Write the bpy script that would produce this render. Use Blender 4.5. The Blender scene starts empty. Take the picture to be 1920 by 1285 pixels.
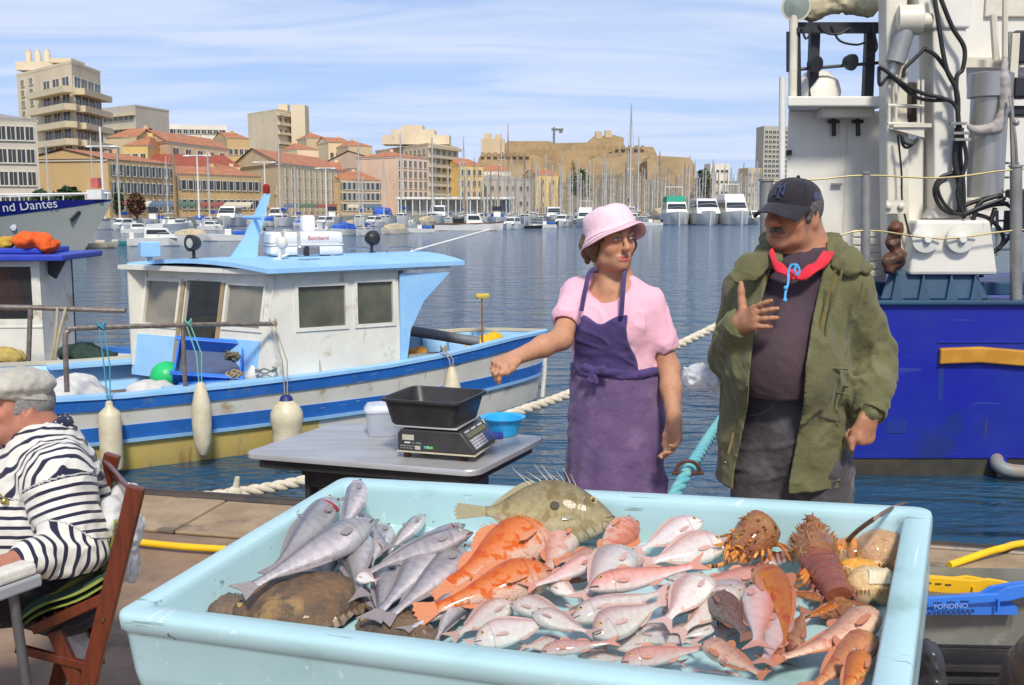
import bpy, bmesh, math, random
import numpy as np
from mathutils import Vector, Matrix, noise as mnoise
random.seed(7); rng = np.random.default_rng(7)
SC = bpy.context.scene; COL = SC.collection; PI = math.pi; R = math.radians

# ------------------------------------------------ camera, sky, sun, exposure
EYE = 1.62
FPX, PCX, PCY, HOR = 1950.0, 960.0, 642.5, 394.0      # focal length and horizon of the photograph, in its pixels
PITCH = math.atan((PCY - HOR) / FPX)
cd = bpy.data.cameras.new('camera'); cam = bpy.data.objects.new('camera', cd); COL.objects.link(cam)
cam.location = (0, 0, EYE); cam.rotation_euler = (PI/2 - PITCH, 0, 0)
cd.sensor_width = 36; cd.lens = FPX / 1920 * 36; cd.clip_start = .05; cd.clip_end = 6000
SC.camera = cam
SUN_EL, SUN_AZ = R(48), R(172)       # azimuth measured clockwise from +Y (view direction): behind the camera, to the right
SKY_STRENGTH, SUN_STRENGTH = .14, 3.1
SC.view_settings.view_transform = 'Standard'; SC.view_settings.look = 'None'
SC.view_settings.gamma = 1; SC.view_settings.use_curve_mapping = False
SC.view_settings.exposure = .24
w = bpy.data.worlds.new('World'); SC.world = w; w.use_nodes = True
def build_world():
    nt = w.node_tree; N = nt.nodes; L = nt.links
    bg = N['Background']; bg.inputs[1].default_value = SKY_STRENGTH
    sky = N.new('ShaderNodeTexSky'); sky.sky_type = 'NISHITA'; sky.sun_disc = False
    sky.sun_elevation = SUN_EL; sky.sun_rotation = SUN_AZ; sky.air_density = 1.0; sky.dust_density = .35; sky.ozone_density = 3.5
    tc = N.new('ShaderNodeTexCoord'); sp = N.new('ShaderNodeSeparateXYZ'); L.new(tc.outputs['Generated'], sp.inputs[0])
    def M(op, a, b=None, clamp=False):
        n = N.new('ShaderNodeMath'); n.operation = op; n.use_clamp = clamp
        for i, v in enumerate((a, b)):
            if v is None: continue
            if isinstance(v, (int, float)): n.inputs[i].default_value = v
            else: L.new(v, n.inputs[i])
        return n.outputs[0]
    z = M('ADD', M('MAXIMUM', sp.outputs[2], 0.0), .10)        # a flat cloud layer seen in perspective
    u = M('DIVIDE', sp.outputs[0], z); v = M('DIVIDE', sp.outputs[1], z)
    cb = N.new('ShaderNodeCombineXYZ'); L.new(M('MULTIPLY', u, .30), cb.inputs[0]); L.new(M('MULTIPLY', v, .95), cb.inputs[1])
    def noise(scale, detail, rough, dist):
        n = N.new('ShaderNodeTexNoise'); n.inputs['Scale'].default_value = scale; n.inputs['Detail'].default_value = detail
        n.inputs['Roughness'].default_value = rough; n.inputs['Distortion'].default_value = dist
        L.new(cb.outputs[0], n.inputs['Vector']); return n.outputs['Fac']
    n1 = noise(1.9, 7, .56, .9); n2 = noise(.55, 3, .5, .3)
    s = M('ADD', M('MULTIPLY', n1, .62), M('MULTIPLY', n2, .45))
    mr = N.new('ShaderNodeMapRange'); mr.interpolation_type = 'SMOOTHSTEP'
    mr.inputs[1].default_value = .40; mr.inputs[2].default_value = .66; mr.inputs[3].default_value = .12; mr.inputs[4].default_value = .84
    L.new(s, mr.inputs[0])
    tint = N.new('ShaderNodeMix'); tint.data_type = 'RGBA'; tint.blend_type = 'MULTIPLY'; tint.inputs[0].default_value = 1
    L.new(sky.outputs[0], tint.inputs[6]); tint.inputs[7].default_value = (.66, .69, .80, 1)
    mx = N.new('ShaderNodeMix'); mx.data_type = 'RGBA'
    L.new(mr.outputs[0], mx.inputs[0]); L.new(tint.outputs[2], mx.inputs[6]); mx.inputs[7].default_value = (4.5, 5.0, 6.2, 1)
    hz = N.new('ShaderNodeMix'); hz.data_type = 'RGBA'; hr = N.new('ShaderNodeMapRange'); hr.interpolation_type = 'SMOOTHSTEP'      # milky air towards the horizon
    for i, v_ in enumerate((0., .26, .72, 0.)): hr.inputs[i+1].default_value = v_
    L.new(sp.outputs[2], hr.inputs[0]); L.new(hr.outputs[0], hz.inputs[0]); L.new(mx.outputs[2], hz.inputs[6])
    h2 = N.new('ShaderNodeMix'); h2.data_type = 'RGBA'; L.new(mr.outputs[0], h2.inputs[0]); h2.inputs[6].default_value = (2.5, 3.35, 5.7, 1); h2.inputs[7].default_value = (4.4, 4.9, 6.1, 1); L.new(h2.outputs[2], hz.inputs[7])
    L.new(hz.outputs[2], bg.inputs[0])
build_world()
sd = bpy.data.lights.new('sun', 'SUN'); sun = bpy.data.objects.new('sun', sd); COL.objects.link(sun)
sd.energy = SUN_STRENGTH; sd.angle = R(9); sd.color = (1, .94, .84)
sdir = Vector((math.sin(SUN_AZ)*math.cos(SUN_EL), math.cos(SUN_AZ)*math.cos(SUN_EL), math.sin(SUN_EL)))
sun.rotation_euler = sdir.to_track_quat('Z', 'Y').to_euler()

# ------------------------------------------------ measuring: where a sight line of the photograph meets a depth or a height
_s, _c = math.sin(PITCH), math.cos(PITCH)
def sight(px, py):
    x, y = (px - PCX)/FPX, -(py - PCY)/FPX
    return np.array([x, y*_s + _c, y*_c - _s])
def at(px, py, Y):
    d = sight(px, py); return np.array([0, 0, EYE]) + d*(Y/d[1])
def onz(px, py, z):
    d = sight(px, py); return np.array([0, 0, EYE]) + d*((z - EYE)/d[2])
def onplane(px, py, p0, n):
    d = sight(px, py); o = np.array([0, 0, EYE]); return o + d*(np.dot(np.asarray(p0)-o, n)/np.dot(d, n))
def unit(v): v = np.asarray(v, float); return v/np.linalg.norm(v)

# ------------------------------------------------ materials
MATS = {}
def mat(name, col, col2=None, scale=8., rough=.6, metal=0., bump=0., bscale=None, detail=5, lo=.35, hi=.65, coat=0., stretch=(1, 1, 1),
        spec=.5, trans=0., alpha=1., sss=0., vcol=False, grime=None, rvar=0., ior=1.45, sheen=0., hvar=0.):
    """Noise-varied principled material in object space; vcol multiplies in the mesh colour layer; rvar varies roughness; hvar varies value per object."""
    if name in MATS: return MATS[name]
    m = bpy.data.materials.new(name); MATS[name] = m; m.use_nodes = True
    nt = m.node_tree; N = nt.nodes; L = nt.links; b = N['Principled BSDF']
    b.inputs['Roughness'].default_value = rough; b.inputs['Metallic'].default_value = metal
    b.inputs['Coat Weight'].default_value = coat; b.inputs['Specular IOR Level'].default_value = spec; b.inputs['IOR'].default_value = ior
    b.inputs['Transmission Weight'].default_value = trans; b.inputs['Alpha'].default_value = alpha
    if sss: b.inputs['Subsurface Weight'].default_value = sss; b.inputs['Subsurface Radius'].default_value = (.012, .005, .003); b.inputs['Subsurface Scale'].default_value = 1
    if sheen: b.inputs['Sheen Weight'].default_value = sheen
    tc = N.new('ShaderNodeTexCoord'); mp = N.new('ShaderNodeMapping'); L.new(tc.outputs['Object'], mp.inputs[0]); mp.inputs['Scale'].default_value = stretch
    def noise(sc, d=detail, off=0):
        n = N.new('ShaderNodeTexNoise'); n.inputs['Scale'].default_value = sc; n.inputs['Detail'].default_value = d; n.inputs['Roughness'].default_value = .6
        L.new(mp.outputs[0], n.inputs['Vector']); return n.outputs['Fac']
    def mixc(f, a, c, mode='MIX'):
        x = N.new('ShaderNodeMix'); x.data_type = 'RGBA'; x.blend_type = mode
        for i, v in ((0, f), (6, a), (7, c)):
            if isinstance(v, (int, float)): x.inputs[i].default_value = v
            elif isinstance(v, tuple): x.inputs[i].default_value = (*v[:3], 1)
            else: L.new(v, x.inputs[i])
        return x.outputs[2]
    def ramp(f, a, c, o0=0., o1=1.):
        r = N.new('ShaderNodeMapRange'); r.interpolation_type = 'SMOOTHSTEP'
        for i, v in enumerate((a, c, o0, o1)): r.inputs[i+1].default_value = v
        L.new(f, r.inputs[0]); return r.outputs[0]
    c2 = col2 or tuple(x*.86 for x in col[:3])
    nf = noise(scale); out = mixc(ramp(nf, lo, hi), tuple(col), tuple(c2))
    if grime:      # (colour, scale, threshold): blotches of dirt or rust, or a painted reflection
        g = noise(grime[1], 6); out = mixc(ramp(g, grime[2], grime[2]+.12), out, tuple(grime[0]))
    if vcol:
        a = N.new('ShaderNodeAttribute'); a.attribute_name = 'Col'; out = mixc(1., out, a.outputs['Color'], 'MULTIPLY')
    if hvar:
        oi = N.new('ShaderNodeObjectInfo'); hs = N.new('ShaderNodeHueSaturation'); L.new(out, hs.inputs['Color'])
        L.new(ramp(oi.outputs['Random'], 0, 1, 1-hvar, 1+hvar), hs.inputs['Value']); wn = N.new('ShaderNodeTexWhiteNoise'); wn.noise_dimensions = '1D'; L.new(oi.outputs['Random'], wn.inputs['W']); L.new(ramp(wn.outputs[0], 0, 1, 1-1.6*hvar, 1+1.6*hvar), hs.inputs['Saturation']); out = hs.outputs[0]
    L.new(out, b.inputs['Base Color'])
    if rvar: L.new(ramp(nf, .3, .7, max(0, rough-rvar), min(1, rough+rvar)), b.inputs['Roughness'])
    if bump:
        bn = noise(bscale or scale*3, 6); bp = N.new('ShaderNodeBump'); bp.inputs['Strength'].default_value = min(1, bump); bp.inputs['Distance'].default_value = .01*max(1, bump)
        L.new(bn, bp.inputs['Height']); L.new(bp.outputs[0], b.inputs['Normal'])
    return m

def scuff(m, col, stretch, scale, thr, soft=.03, rot=(0, 0, 0)):
    """scratches, runs or dabs of wear mixed over a material's colour"""
    nt = m.node_tree; N = nt.nodes; L = nt.links; b = N['Principled BSDF']; src = b.inputs['Base Color'].links[0].from_socket
    tc = N.new('ShaderNodeTexCoord'); mp = N.new('ShaderNodeMapping'); mp.inputs['Scale'].default_value = stretch; mp.inputs['Rotation'].default_value = rot; L.new(tc.outputs['Object'], mp.inputs[0])
    n = N.new('ShaderNodeTexNoise'); n.inputs['Scale'].default_value = scale; n.inputs['Detail'].default_value = 4; L.new(mp.outputs[0], n.inputs['Vector'])
    r = N.new('ShaderNodeMapRange'); r.inputs[1].default_value = thr; r.inputs[2].default_value = thr+soft; r.inputs[4].default_value = .85; L.new(n.outputs['Fac'], r.inputs[0])
    x = N.new('ShaderNodeMix'); x.data_type = 'RGBA'; L.new(r.outputs[0], x.inputs[0]); L.new(src, x.inputs[6]); x.inputs[7].default_value = (*col, 1); L.new(x.outputs[2], b.inputs['Base Color'])
# ------------------------------------------------ objects
def tag(o, label=None, cat=None, group=None, kind=None):
    for k, v in (('label', label), ('category', cat), ('group', group), ('kind', kind)):
        if v: o[k] = v
    return o
def thing(name, label, cat, loc=(0, 0, 0), rot=0., group=None):
    o = bpy.data.objects.new(name, None); COL.objects.link(o); o.empty_display_size = .1
    o.location = tuple(loc)
    o.rotation_euler = rot if isinstance(rot, (tuple, list)) else (0, 0, rot)
    return tag(o, label, cat, group)
def link(name, me, m=None, parent=None, loc=None, rot=None, bevel=0., seg=2, world=False):
    o = bpy.data.objects.new(name, me); COL.objects.link(o)
    if m is not None and not me.materials: me.materials.append(m)
    if parent is not None: o.parent = parent
    if loc is not None: o.location = tuple(loc)
    if rot is not None: o.rotation_euler = rot
    if bevel:
        b = o.modifiers.new('bevel', 'BEVEL'); b.width = bevel; b.segments = seg; b.limit_method = 'ANGLE'; b.angle_limit = R(40); b.harden_normals = False
    return o
def kids(o): return list(o.children)
def copy_tree(o, parent=None):
    c = o.copy(); COL.objects.link(c); c.parent = parent
    for ch in kids(o): copy_tree(ch, c)
    return c
def put_at(o, loc, rot=None, label=None, scale=None):
    o.location = tuple(loc)
    if rot is not None: o.rotation_euler = rot if isinstance(rot, (tuple, list)) else (0, 0, rot)
    if label: o['label'] = label
    if scale: o.scale = scale if isinstance(scale, (tuple, list)) else (scale,)*3
    return o

class MB:
    """Collects shapes into one mesh."""
    def __init__(s): s.v = []; s.f = []; s.c = []; s.col = None
    def add(s, vs, fs, col=None):
        n = len(s.v); s.v += [tuple(map(float, p)) for p in vs]; s.f += [tuple(int(i)+n for i in f) for f in fs]
        if col is not None or s.c:
            s.c += [(1, 1, 1)]*(n - len(s.c)); s.c += [col or (1, 1, 1)]*len(vs)
        return s
    def box(s, c, d, rot=None, taper=1.):
        """centre, full sizes; taper scales the top in x and y"""
        x, y, z = d[0]/2, d[1]/2, d[2]/2; t = taper
        vs = np.array([(-x, -y, -z), (x, -y, -z), (x, y, -z), (-x, y, -z), (-x*t, -y*t, z), (x*t, -y*t, z), (x*t, y*t, z), (-x*t, y*t, z)])
        if rot is not None:
            m = np.array(Matrix.Rotation(rot, 3, 'Z')) if isinstance(rot, (int, float)) else np.array(rot)[:3, :3]
            vs = vs @ m.T
        return s.add(vs + np.asarray(c, float), [(0, 3, 2, 1), (4, 5, 6, 7), (0, 1, 5, 4), (1, 2, 6, 5), (2, 3, 7, 6), (3, 0, 4, 7)])
    def hexa(s, b, t):
        """8-corner block from a bottom and a top quad"""
        return s.add(list(b)+list(t), [(0, 3, 2, 1), (4, 5, 6, 7), (0, 1, 5, 4), (1, 2, 6, 5), (2, 3, 7, 6), (3, 0, 4, 7)])
    def rings(s, rs, caps=True, closed=True, loop=False):
        n = len(rs[0]); vs = [p for r in rs for p in r]; fs = []; m = len(rs)
        for i in range(m if loop else m-1):
            j = (i+1) % m
            for k in range(n if closed else n-1):
                k2 = (k+1) % n; fs.append((i*n+k, i*n+k2, j*n+k2, j*n+k))
        if caps and not loop and closed: fs += [tuple(range(n))[::-1], tuple((m-1)*n+k for k in range(n))]
        return s.add(vs, fs)
    def tube(s, path, r, n=8, caps=True, flat=None):
        """swept circle; r a number or one per point"""
        P = np.asarray(path, float); m = len(P); rr = np.full(m, r) if np.isscalar(r) else np.asarray(r, float)
        T = np.gradient(P, axis=0); T /= np.linalg.norm(T, axis=1)[:, None] + 1e-12
        up = np.array([0, 0, 1.]) if abs(T[0][2]) < .9 else np.array([1., 0, 0])
        a = np.cross(T[0], up); a /= np.linalg.norm(a); rs = []
        for i in range(m):
            a = a - T[i]*np.dot(a, T[i]); a /= np.linalg.norm(a) + 1e-12; b = np.cross(T[i], a)
            rs.append([P[i] + rr[i]*(math.cos(2*PI*k/n)*a + math.sin(2*PI*k/n)*b*(flat or 1)) for k in range(n)])
        return s.rings(rs, caps)
    def rod(s, a, b, r, r2=None, n=8): return s.tube([a, b], [r, r if r2 is None else r2], n)
    def lathe(s, prof, n=20, c=(0, 0, 0), axis=None):
        """profile of (radius, height) turned about z or about AXIS"""
        A = unit(axis) if axis is not None else np.array([0, 0, 1.])
        u = np.cross(A, [0, 0, 1.]) if abs(A[2]) < .9 else np.array([1., 0, 0]); u = unit(u - A*np.dot(u, A)); v = np.cross(A, u); c = np.asarray(c, float)
        return s.rings([[c + A*z + max(r, 1e-4)*(u*math.cos(2*PI*k/n) + v*math.sin(2*PI*k/n)) for k in range(n)] for r, z in prof])
    def ball(s, c, r, n=12, m=8, rot=None):
        r = np.array([r]*3 if np.isscalar(r) else r, float)
        rs = [[(math.sin(t)*math.cos(2*PI*k/n), math.sin(t)*math.sin(2*PI*k/n), -math.cos(t)) for k in range(n)] for t in [max(.02, min(PI-.02, PI*i/m)) for i in range(m+1)]]
        vs = np.array(rs)*r
        if rot is not None: vs = vs @ np.array(rot)[:3, :3].T
        return s.rings(vs + np.asarray(c, float))
    def prism(s, poly, a, b):
        """polygon of 3-D points moved from offset a to offset b (vectors)"""
        P = np.asarray(poly, float); return s.rings([P + np.asarray(a, float), P + np.asarray(b, float)])
    def grid(s, G, closed_u=False):
        G = np.asarray(G, float); m, n = G.shape[:2]; fs = []
        for i in range(m-1):
            for k in range(n if closed_u else n-1):
                k2 = (k+1) % n; fs.append((i*n+k, i*n+k2, (i+1)*n+k2, (i+1)*n+k))
        return s.add(G.reshape(-1, 3), fs)
    def mesh(s, name, smooth=None, colors=None):
        me = bpy.data.meshes.new(name); me.from_pydata(s.v, [], s.f)
        bm = bmesh.new(); bm.from_mesh(me); bmesh.ops.recalc_face_normals(bm, faces=bm.faces); bm.to_mesh(me); bm.free()
        if s.c and colors is None: colors = np.array(s.c + [(1, 1, 1)]*(len(s.v)-len(s.c)))
        if colors is not None:
            at_ = me.color_attributes.new('Col', 'FLOAT_COLOR', 'POINT')
            at_.data.foreach_set('color', np.c_[np.asarray(colors, np.float32), np.ones(len(s.v), np.float32)].ravel())
        if smooth:
            me.polygons.foreach_set('use_smooth', np.ones(len(me.polygons), bool))
            if smooth is not True: me.set_sharp_from_angle(angle=R(smooth))
        me.update(); return me
    def build(s, name, m=None, parent=None, smooth=40, bevel=0., seg=2, loc=None, rot=None, label=None, cat=None, group=None, kind=None):
        o = link(name, s.mesh(name, smooth), m, parent, loc, rot, bevel, seg); return tag(o, label, cat, group, kind)

def spline(pts, n=8):
    """Catmull-Rom through the points"""
    P = np.asarray(pts, float); P = np.vstack([2*P[0]-P[1], P, 2*P[-1]-P[-2]]); out = []
    for i in range(1, len(P)-2):
        for t in np.linspace(0, 1, n, endpoint=False):
            a, b, c, d = P[i-1], P[i], P[i+1], P[i+2]
            out.append(.5*(2*b + (c-a)*t + (2*a-5*b+4*c-d)*t*t + (3*b-a-3*c+d)*t**3))
    out.append(P[-2]); return np.array(out)
def rrect(w, h, r, n=4):
    """rounded rectangle outline in 2-D, anticlockwise"""
    out = []
    for cx, cy, a0 in ((w/2-r, h/2-r, 0), (-w/2+r, h/2-r, 90), (-w/2+r, -h/2+r, 180), (w/2-r, -h/2+r, 270)):
        for k in range(n+1): a = R(a0 + 90*k/n); out.append((cx + r*math.cos(a), cy + r*math.sin(a)))
    return out
def text(name, body, size, m, parent, loc, rot, ext=.001, align='LEFT', bold=0.):
    cu = bpy.data.curves.new(name, 'FONT'); cu.body = body; cu.size = size; cu.extrude = ext; cu.align_x = align; cu.offset = bold
    tmp = bpy.data.objects.new('tmp', cu); COL.objects.link(tmp)
    dg = bpy.context.evaluated_depsgraph_get(); me = bpy.data.meshes.new_from_object(tmp.evaluated_get(dg)); bpy.data.objects.remove(tmp)
    me.materials.clear(); return link(name, me, m, parent, loc, rot)

# ------------------------------------------------ bodies: distance fields blended on a grid, skinned by surface nets
def surface_nets(D, org, h):
    S = D < 0; nx, ny, nz = D.shape
    corners = [(i, j, k) for i in (0, 1) for j in (0, 1) for k in (0, 1)]
    sub = lambda A, o: A[o[0]:nx-1+o[0], o[1]:ny-1+o[1], o[2]:nz-1+o[2]]
    c0 = sub(S, (0, 0, 0)); act = np.zeros(c0.shape, bool)
    for c in corners[1:]: act |= sub(S, c) != c0
    I = np.nonzero(act); val = {c: sub(D, c)[I] for c in corners}; n = len(I[0]); acc = np.zeros((n, 3)); cnt = np.zeros(n)
    for a in corners:
        for ax in range(3):
            if a[ax]: continue
            b = list(a); b[ax] = 1; da, db = val[a], val[tuple(b)]; m = (da < 0) != (db < 0)
            t = da[m]/(da[m]-db[m]); p = np.tile(np.array(a, float), (len(t), 1)); p[:, ax] += t; acc[m] += p; cnt[m] += 1
    idx = np.full(act.shape, -1, np.int32); idx[I] = np.arange(n)
    V = (np.stack(I, 1) + acc/cnt[:, None])*h + np.asarray(org)
    F = []
    for ax in range(3):
        sl0 = [slice(None)]*3; sl1 = [slice(None)]*3; sl0[ax] = slice(0, -1); sl1[ax] = slice(1, None)
        J = np.array(np.nonzero(S[tuple(sl0)] != S[tuple(sl1)])).T; u, v = (ax+1) % 3, (ax+2) % 3
        J = J[(J[:, u] > 0) & (J[:, v] > 0) & (J[:, u] < S.shape[u]-1) & (J[:, v] < S.shape[v]-1)]
        if not len(J): continue
        ins = S[tuple(J.T)]; q = []
        for du, dv in ((1, 1), (0, 1), (0, 0), (1, 0)):
            K = J.copy(); K[:, u] -= du; K[:, v] -= dv; q.append(idx[tuple(K.T)])
        q = np.stack(q, 1); q[~ins] = q[~ins][:, ::-1]; F.append(q)
    return V, np.concatenate(F)
class Field:
    def __init__(s, lo, hi, h):
        s.lo = np.asarray(lo, float); s.h = h; s.n = np.maximum(4, np.ceil((np.asarray(hi)-s.lo)/h).astype(int)); s.D = np.full(s.n, 1., np.float32)
    def region(s, lo, hi):
        a = np.clip(np.floor((np.asarray(lo)-s.lo)/s.h).astype(int), 0, s.n); b = np.clip(np.ceil((np.asarray(hi)-s.lo)/s.h).astype(int)+1, 0, s.n)
        if np.any(b <= a): return None, None
        sl = tuple(slice(a[i], b[i]) for i in range(3))
        g = np.meshgrid(*[(s.lo[i] + s.h*np.arange(a[i], b[i])).astype(np.float32) for i in range(3)], indexing='ij')
        return sl, np.stack(g, -1)
    def blend(s, lo, hi, fn, k=.01, op='add'):
        pad = k + 3*s.h; sl, P = s.region(np.asarray(lo)-pad, np.asarray(hi)+pad)
        if sl is None: return s
        d = fn(P).astype(np.float32); a = s.D[sl]
        if op == 'add':
            e = np.maximum(k - np.abs(a-d), 0)/k; s.D[sl] = np.minimum(a, d) - e*e*k*.25
        elif op == 'cut':
            d = -d; e = np.maximum(k - np.abs(a-d), 0)/k; s.D[sl] = np.maximum(a, d) + e*e*k*.25
        return s
    def limb(s, a, b, ra, rb, k=.02, flat=None, op='add'):
        """tapered limb; flat = (direction, factor) squashes the section along a direction"""
        a = np.asarray(a, np.float32); b = np.asarray(b, np.float32); ab = b-a; L2 = float(ab@ab)+1e-9; m = max(ra, rb)*(1.6 if flat and flat[1] > 1 else 1)
        def fn(P):
            q = P-a; t = np.clip((q@ab)/L2, 0, 1); r = q - t[..., None]*ab; rad = ra + (rb-ra)*t
            if flat is not None:
                d = unit(flat[0]).astype(np.float32); c = r@d; r = r + d*(c*(1/flat[1]-1))[..., None]
            l = np.linalg.norm(r, axis=-1); return (l-rad)*(min(1, flat[1]) if flat else 1)
        return s.blend(np.minimum(a, b)-m, np.maximum(a, b)+m, fn, k, op)
    def chain(s, pts, rs, k=.02, flat=None):
        for i in range(len(pts)-1): s.limb(pts[i], pts[i+1], rs[i], rs[i+1], k, flat)
        return s
    def egg(s, c, r, rot=None, k=.02, op='add'):
        c = np.asarray(c, np.float32); r = np.array([r]*3 if np.isscalar(r) else r, np.float32); m = float(r.max())
        M = None if rot is None else np.array(rot, np.float32)[:3, :3]
        def fn(P):
            q = P-c
            if M is not None: q = q@M
            k0 = np.linalg.norm(q/r, axis=-1); k1 = np.linalg.norm(q/(r*r), axis=-1)+1e-9; return k0*(k0-1)/k1
        return s.blend(c-m, c+m, fn, k, op)
    def func(s, fn): 
        sl, P = s.region(s.lo, s.lo+s.n*s.h); s.D = fn(s.D, P).astype(np.float32); return s
    def mesh(s, name, colfn=None, origin=(0, 0, 0), relax=1):
        V, F = surface_nets(s.D, s.lo, s.h)
        for _ in range(relax):
            e = np.concatenate([F[:, [i, (i+1) % 4]] for i in range(4)]); acc = np.zeros_like(V); n = np.zeros(len(V))
            np.add.at(acc, e[:, 0], V[e[:, 1]]); np.add.at(acc, e[:, 1], V[e[:, 0]]); np.add.at(n, e[:, 0], 1); np.add.at(n, e[:, 1], 1)
            V = V*.5 + .5*acc/np.maximum(n, 1)[:, None]
        me = bpy.data.meshes.new(name); W = V - np.asarray(origin)
        me.vertices.add(len(W)); me.vertices.foreach_set('co', W.astype(np.float32).ravel())
        me.loops.add(F.size); me.loops.foreach_set('vertex_index', F.astype(np.int32).ravel())
        me.polygons.add(len(F)); me.polygons.foreach_set('loop_start', (np.arange(len(F))*4).astype(np.int32)); me.update(calc_edges=True)
        me.polygons.foreach_set('use_smooth', np.ones(len(F), bool))
        if colfn is not None:
            c = colfn(V); a = me.color_attributes.new('Col', 'FLOAT_COLOR', 'POINT')
            a.data.foreach_set('color', np.c_[np.clip(c, 0, 1), np.ones(len(V))].astype(np.float32).ravel())
        me.validate(); return me
def crease(P, f, seed=0):
    """narrow ridges along the zero lines of the wrinkle noise"""
    return np.clip(1-np.abs(wave(P, f, seed))*2.6, 0, 1)**1.4
def wave(P, f, seed=0):
    """cheap smooth wrinkle noise in about -1..1 for arrays of points"""
    r = np.random.default_rng(seed); out = 0.; Q = P*f
    for o in range(4):
        a = r.normal(size=(3, 3)); a /= np.linalg.norm(a, axis=1)[:, None]; ph = r.uniform(0, 6.28, 3); g = 1.55**o
        out = out + (np.sin(g*(Q@a[0])+ph[0]+1.3*np.sin(g*.7*(Q@a[1])+ph[1])))/(1.4**o)
    return out/2.4
def sstep(a, b, x):
    t = np.clip((x-a)/(b-a), 0, 1); return t*t*(3-2*t)
# ================================================ the setting: water, quays
WATER = -.75
def water_material():
    m = bpy.data.materials.new('harbour_water'); m.use_nodes = True; nt = m.node_tree; N = nt.nodes; L = nt.links; b = N['Principled BSDF']
    b.inputs['Base Color'].default_value = (.018, .068, .125, 1); b.inputs['Roughness'].default_value = .06; b.inputs['IOR'].default_value = 1.33; b.inputs['Specular IOR Level'].default_value = .36
    tc = N.new('ShaderNodeTexCoord'); nrm = None
    for sc, st, dist in (((.55, 1.5, 1), 1., .22), ((2.2, 5.0, 1), 1., .07), ((8, 15, 1), .7, .014)):
        mp = N.new('ShaderNodeMapping'); mp.inputs['Scale'].default_value = sc; mp.inputs['Rotation'].default_value = (0, 0, R(12)); L.new(tc.outputs['Object'], mp.inputs[0])
        n = N.new('ShaderNodeTexNoise'); n.inputs['Scale'].default_value = 1; n.inputs['Detail'].default_value = 3; n.inputs['Distortion'].default_value = .5; L.new(mp.outputs[0], n.inputs['Vector'])
        bp = N.new('ShaderNodeBump'); bp.inputs['Strength'].default_value = st; bp.inputs['Distance'].default_value = dist; L.new(n.outputs['Fac'], bp.inputs['Height'])
        if nrm: L.new(nrm, bp.inputs['Normal'])
        nrm = bp.outputs[0]
    L.new(nrm, b.inputs['Normal']); return m
m_water = water_material()
MB().add([(-3000, -40, WATER), (3000, -40, WATER), (3000, 4000, WATER), (-3000, 4000, WATER)], [(0, 1, 2, 3)]).build('water', m_water, smooth=None, kind='structure')

# near quay: ground sheet behind a kerb of long stone blocks with a steel edge
m_ground = mat('quay_ground', (.30, .195, .12), (.21, .135, .085), 3, .75, bump=.35, bscale=60, grime=((.09, .07, .06), 1.7, .55), rvar=.12)
m_kerb = mat('kerb_stone', (.40, .29, .175), (.30, .21, .125), 5, .85, bump=.5, bscale=70, grime=((.16, .12, .09), 3, .56))
m_steel_dark = mat('dark_steel_edge', (.07, .065, .06), (.12, .09, .07), 6, .45, .6, bump=.2)
QA, QB = onz(300, 927, 0), onz(1850, 1033, 0)           # two points of the quay's edge
qd = unit(QB - QA); qn = np.array([-qd[1], qd[0], 0.])   # along the edge; away over the water
if qn[1] < 0: qn = -qn
def quay(s, o, z=0.): return QA + qd*s + qn*o + np.array([0, 0, z])
MB().hexa([quay(-30, -.62, -2.5), quay(30, -.62, -2.5), quay(30, -25, -2.5), quay(-30, -25, -2.5)][::-1],
          [quay(-30, -.62, -.012), quay(30, -.62, -.012), quay(30, -25, -.012), quay(-30, -25, -.012)][::-1]).build('quay_ground', m_ground, smooth=None, kind='structure')
kerb = MB()
kq = lambda s0, s1, z0, z1: kerb.hexa([quay(s0, -.04, z0), quay(s1, -.04, z0), quay(s1, -.612, z0), quay(s0, -.612, z0)], [quay(s0, -.04, z1), quay(s1, -.04, z1), quay(s1, -.612, z1), quay(s0, -.612, z1)])
kq(-30, 30, -2.5, -.03); kb = kerb.build('quay_kerb', m_kerb, smooth=None, kind='structure')
s = -29.9; k = 0
while s < 29.9:
    L_ = 1.35 + .25*((k*37) % 5)/5; e = .008*((k*13) % 3)
    if -6 < s < 9:
        MB().hexa([quay(s, -.05, -.02), quay(s+L_-.009, -.05, -.02), quay(s+L_-.009, -.60, -.02), quay(s, -.60, -.02)], [quay(s, -.05, e*.3+.004), quay(s+L_-.009, -.05, e*.3+.004), quay(s+L_-.009, -.60, e*.3), quay(s, -.60, e*.3)]).build('kerb_block', m_kerb, kb, smooth=None, bevel=.008)
    s += L_; k += 1
MB().tube([quay(-20, .0, -.01), quay(20, .0, -.01)], .042, 10).build('steel_edge', m_steel_dark, kb)
# yellow hose on the ground
m_hose = mat('yellow_hose', (.85, .55, .01), (.75, .45, .01), 5, .4)
hp = [onz(-200, 985, .02), onz(60, 1000, .02), onz(210, 1012, .02), onz(330, 1024, .02), onz(420, 1030, .02), onz(620, 1042, .02), onz(900, 1060, .02)]
tag(MB().tube(spline(hp, 8), .017, 10).build('hose', m_hose), 'yellow water hose lying along the quay kerb behind the folding chair', 'hose', 'yellow hoses')
hp = [onz(1780, 1060, .02), onz(1850, 1036, .045), onz(1880, 1028, .05), onz(1920, 1019, .04), onz(2050, 1010, .02), onz(2300, 1030, .02)]
tag(MB().tube(spline(hp, 8), .017, 10).build('hose', m_hose), 'yellow hose curving over the quay edge near the yellow plastic crate', 'hose', 'yellow hoses')
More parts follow.
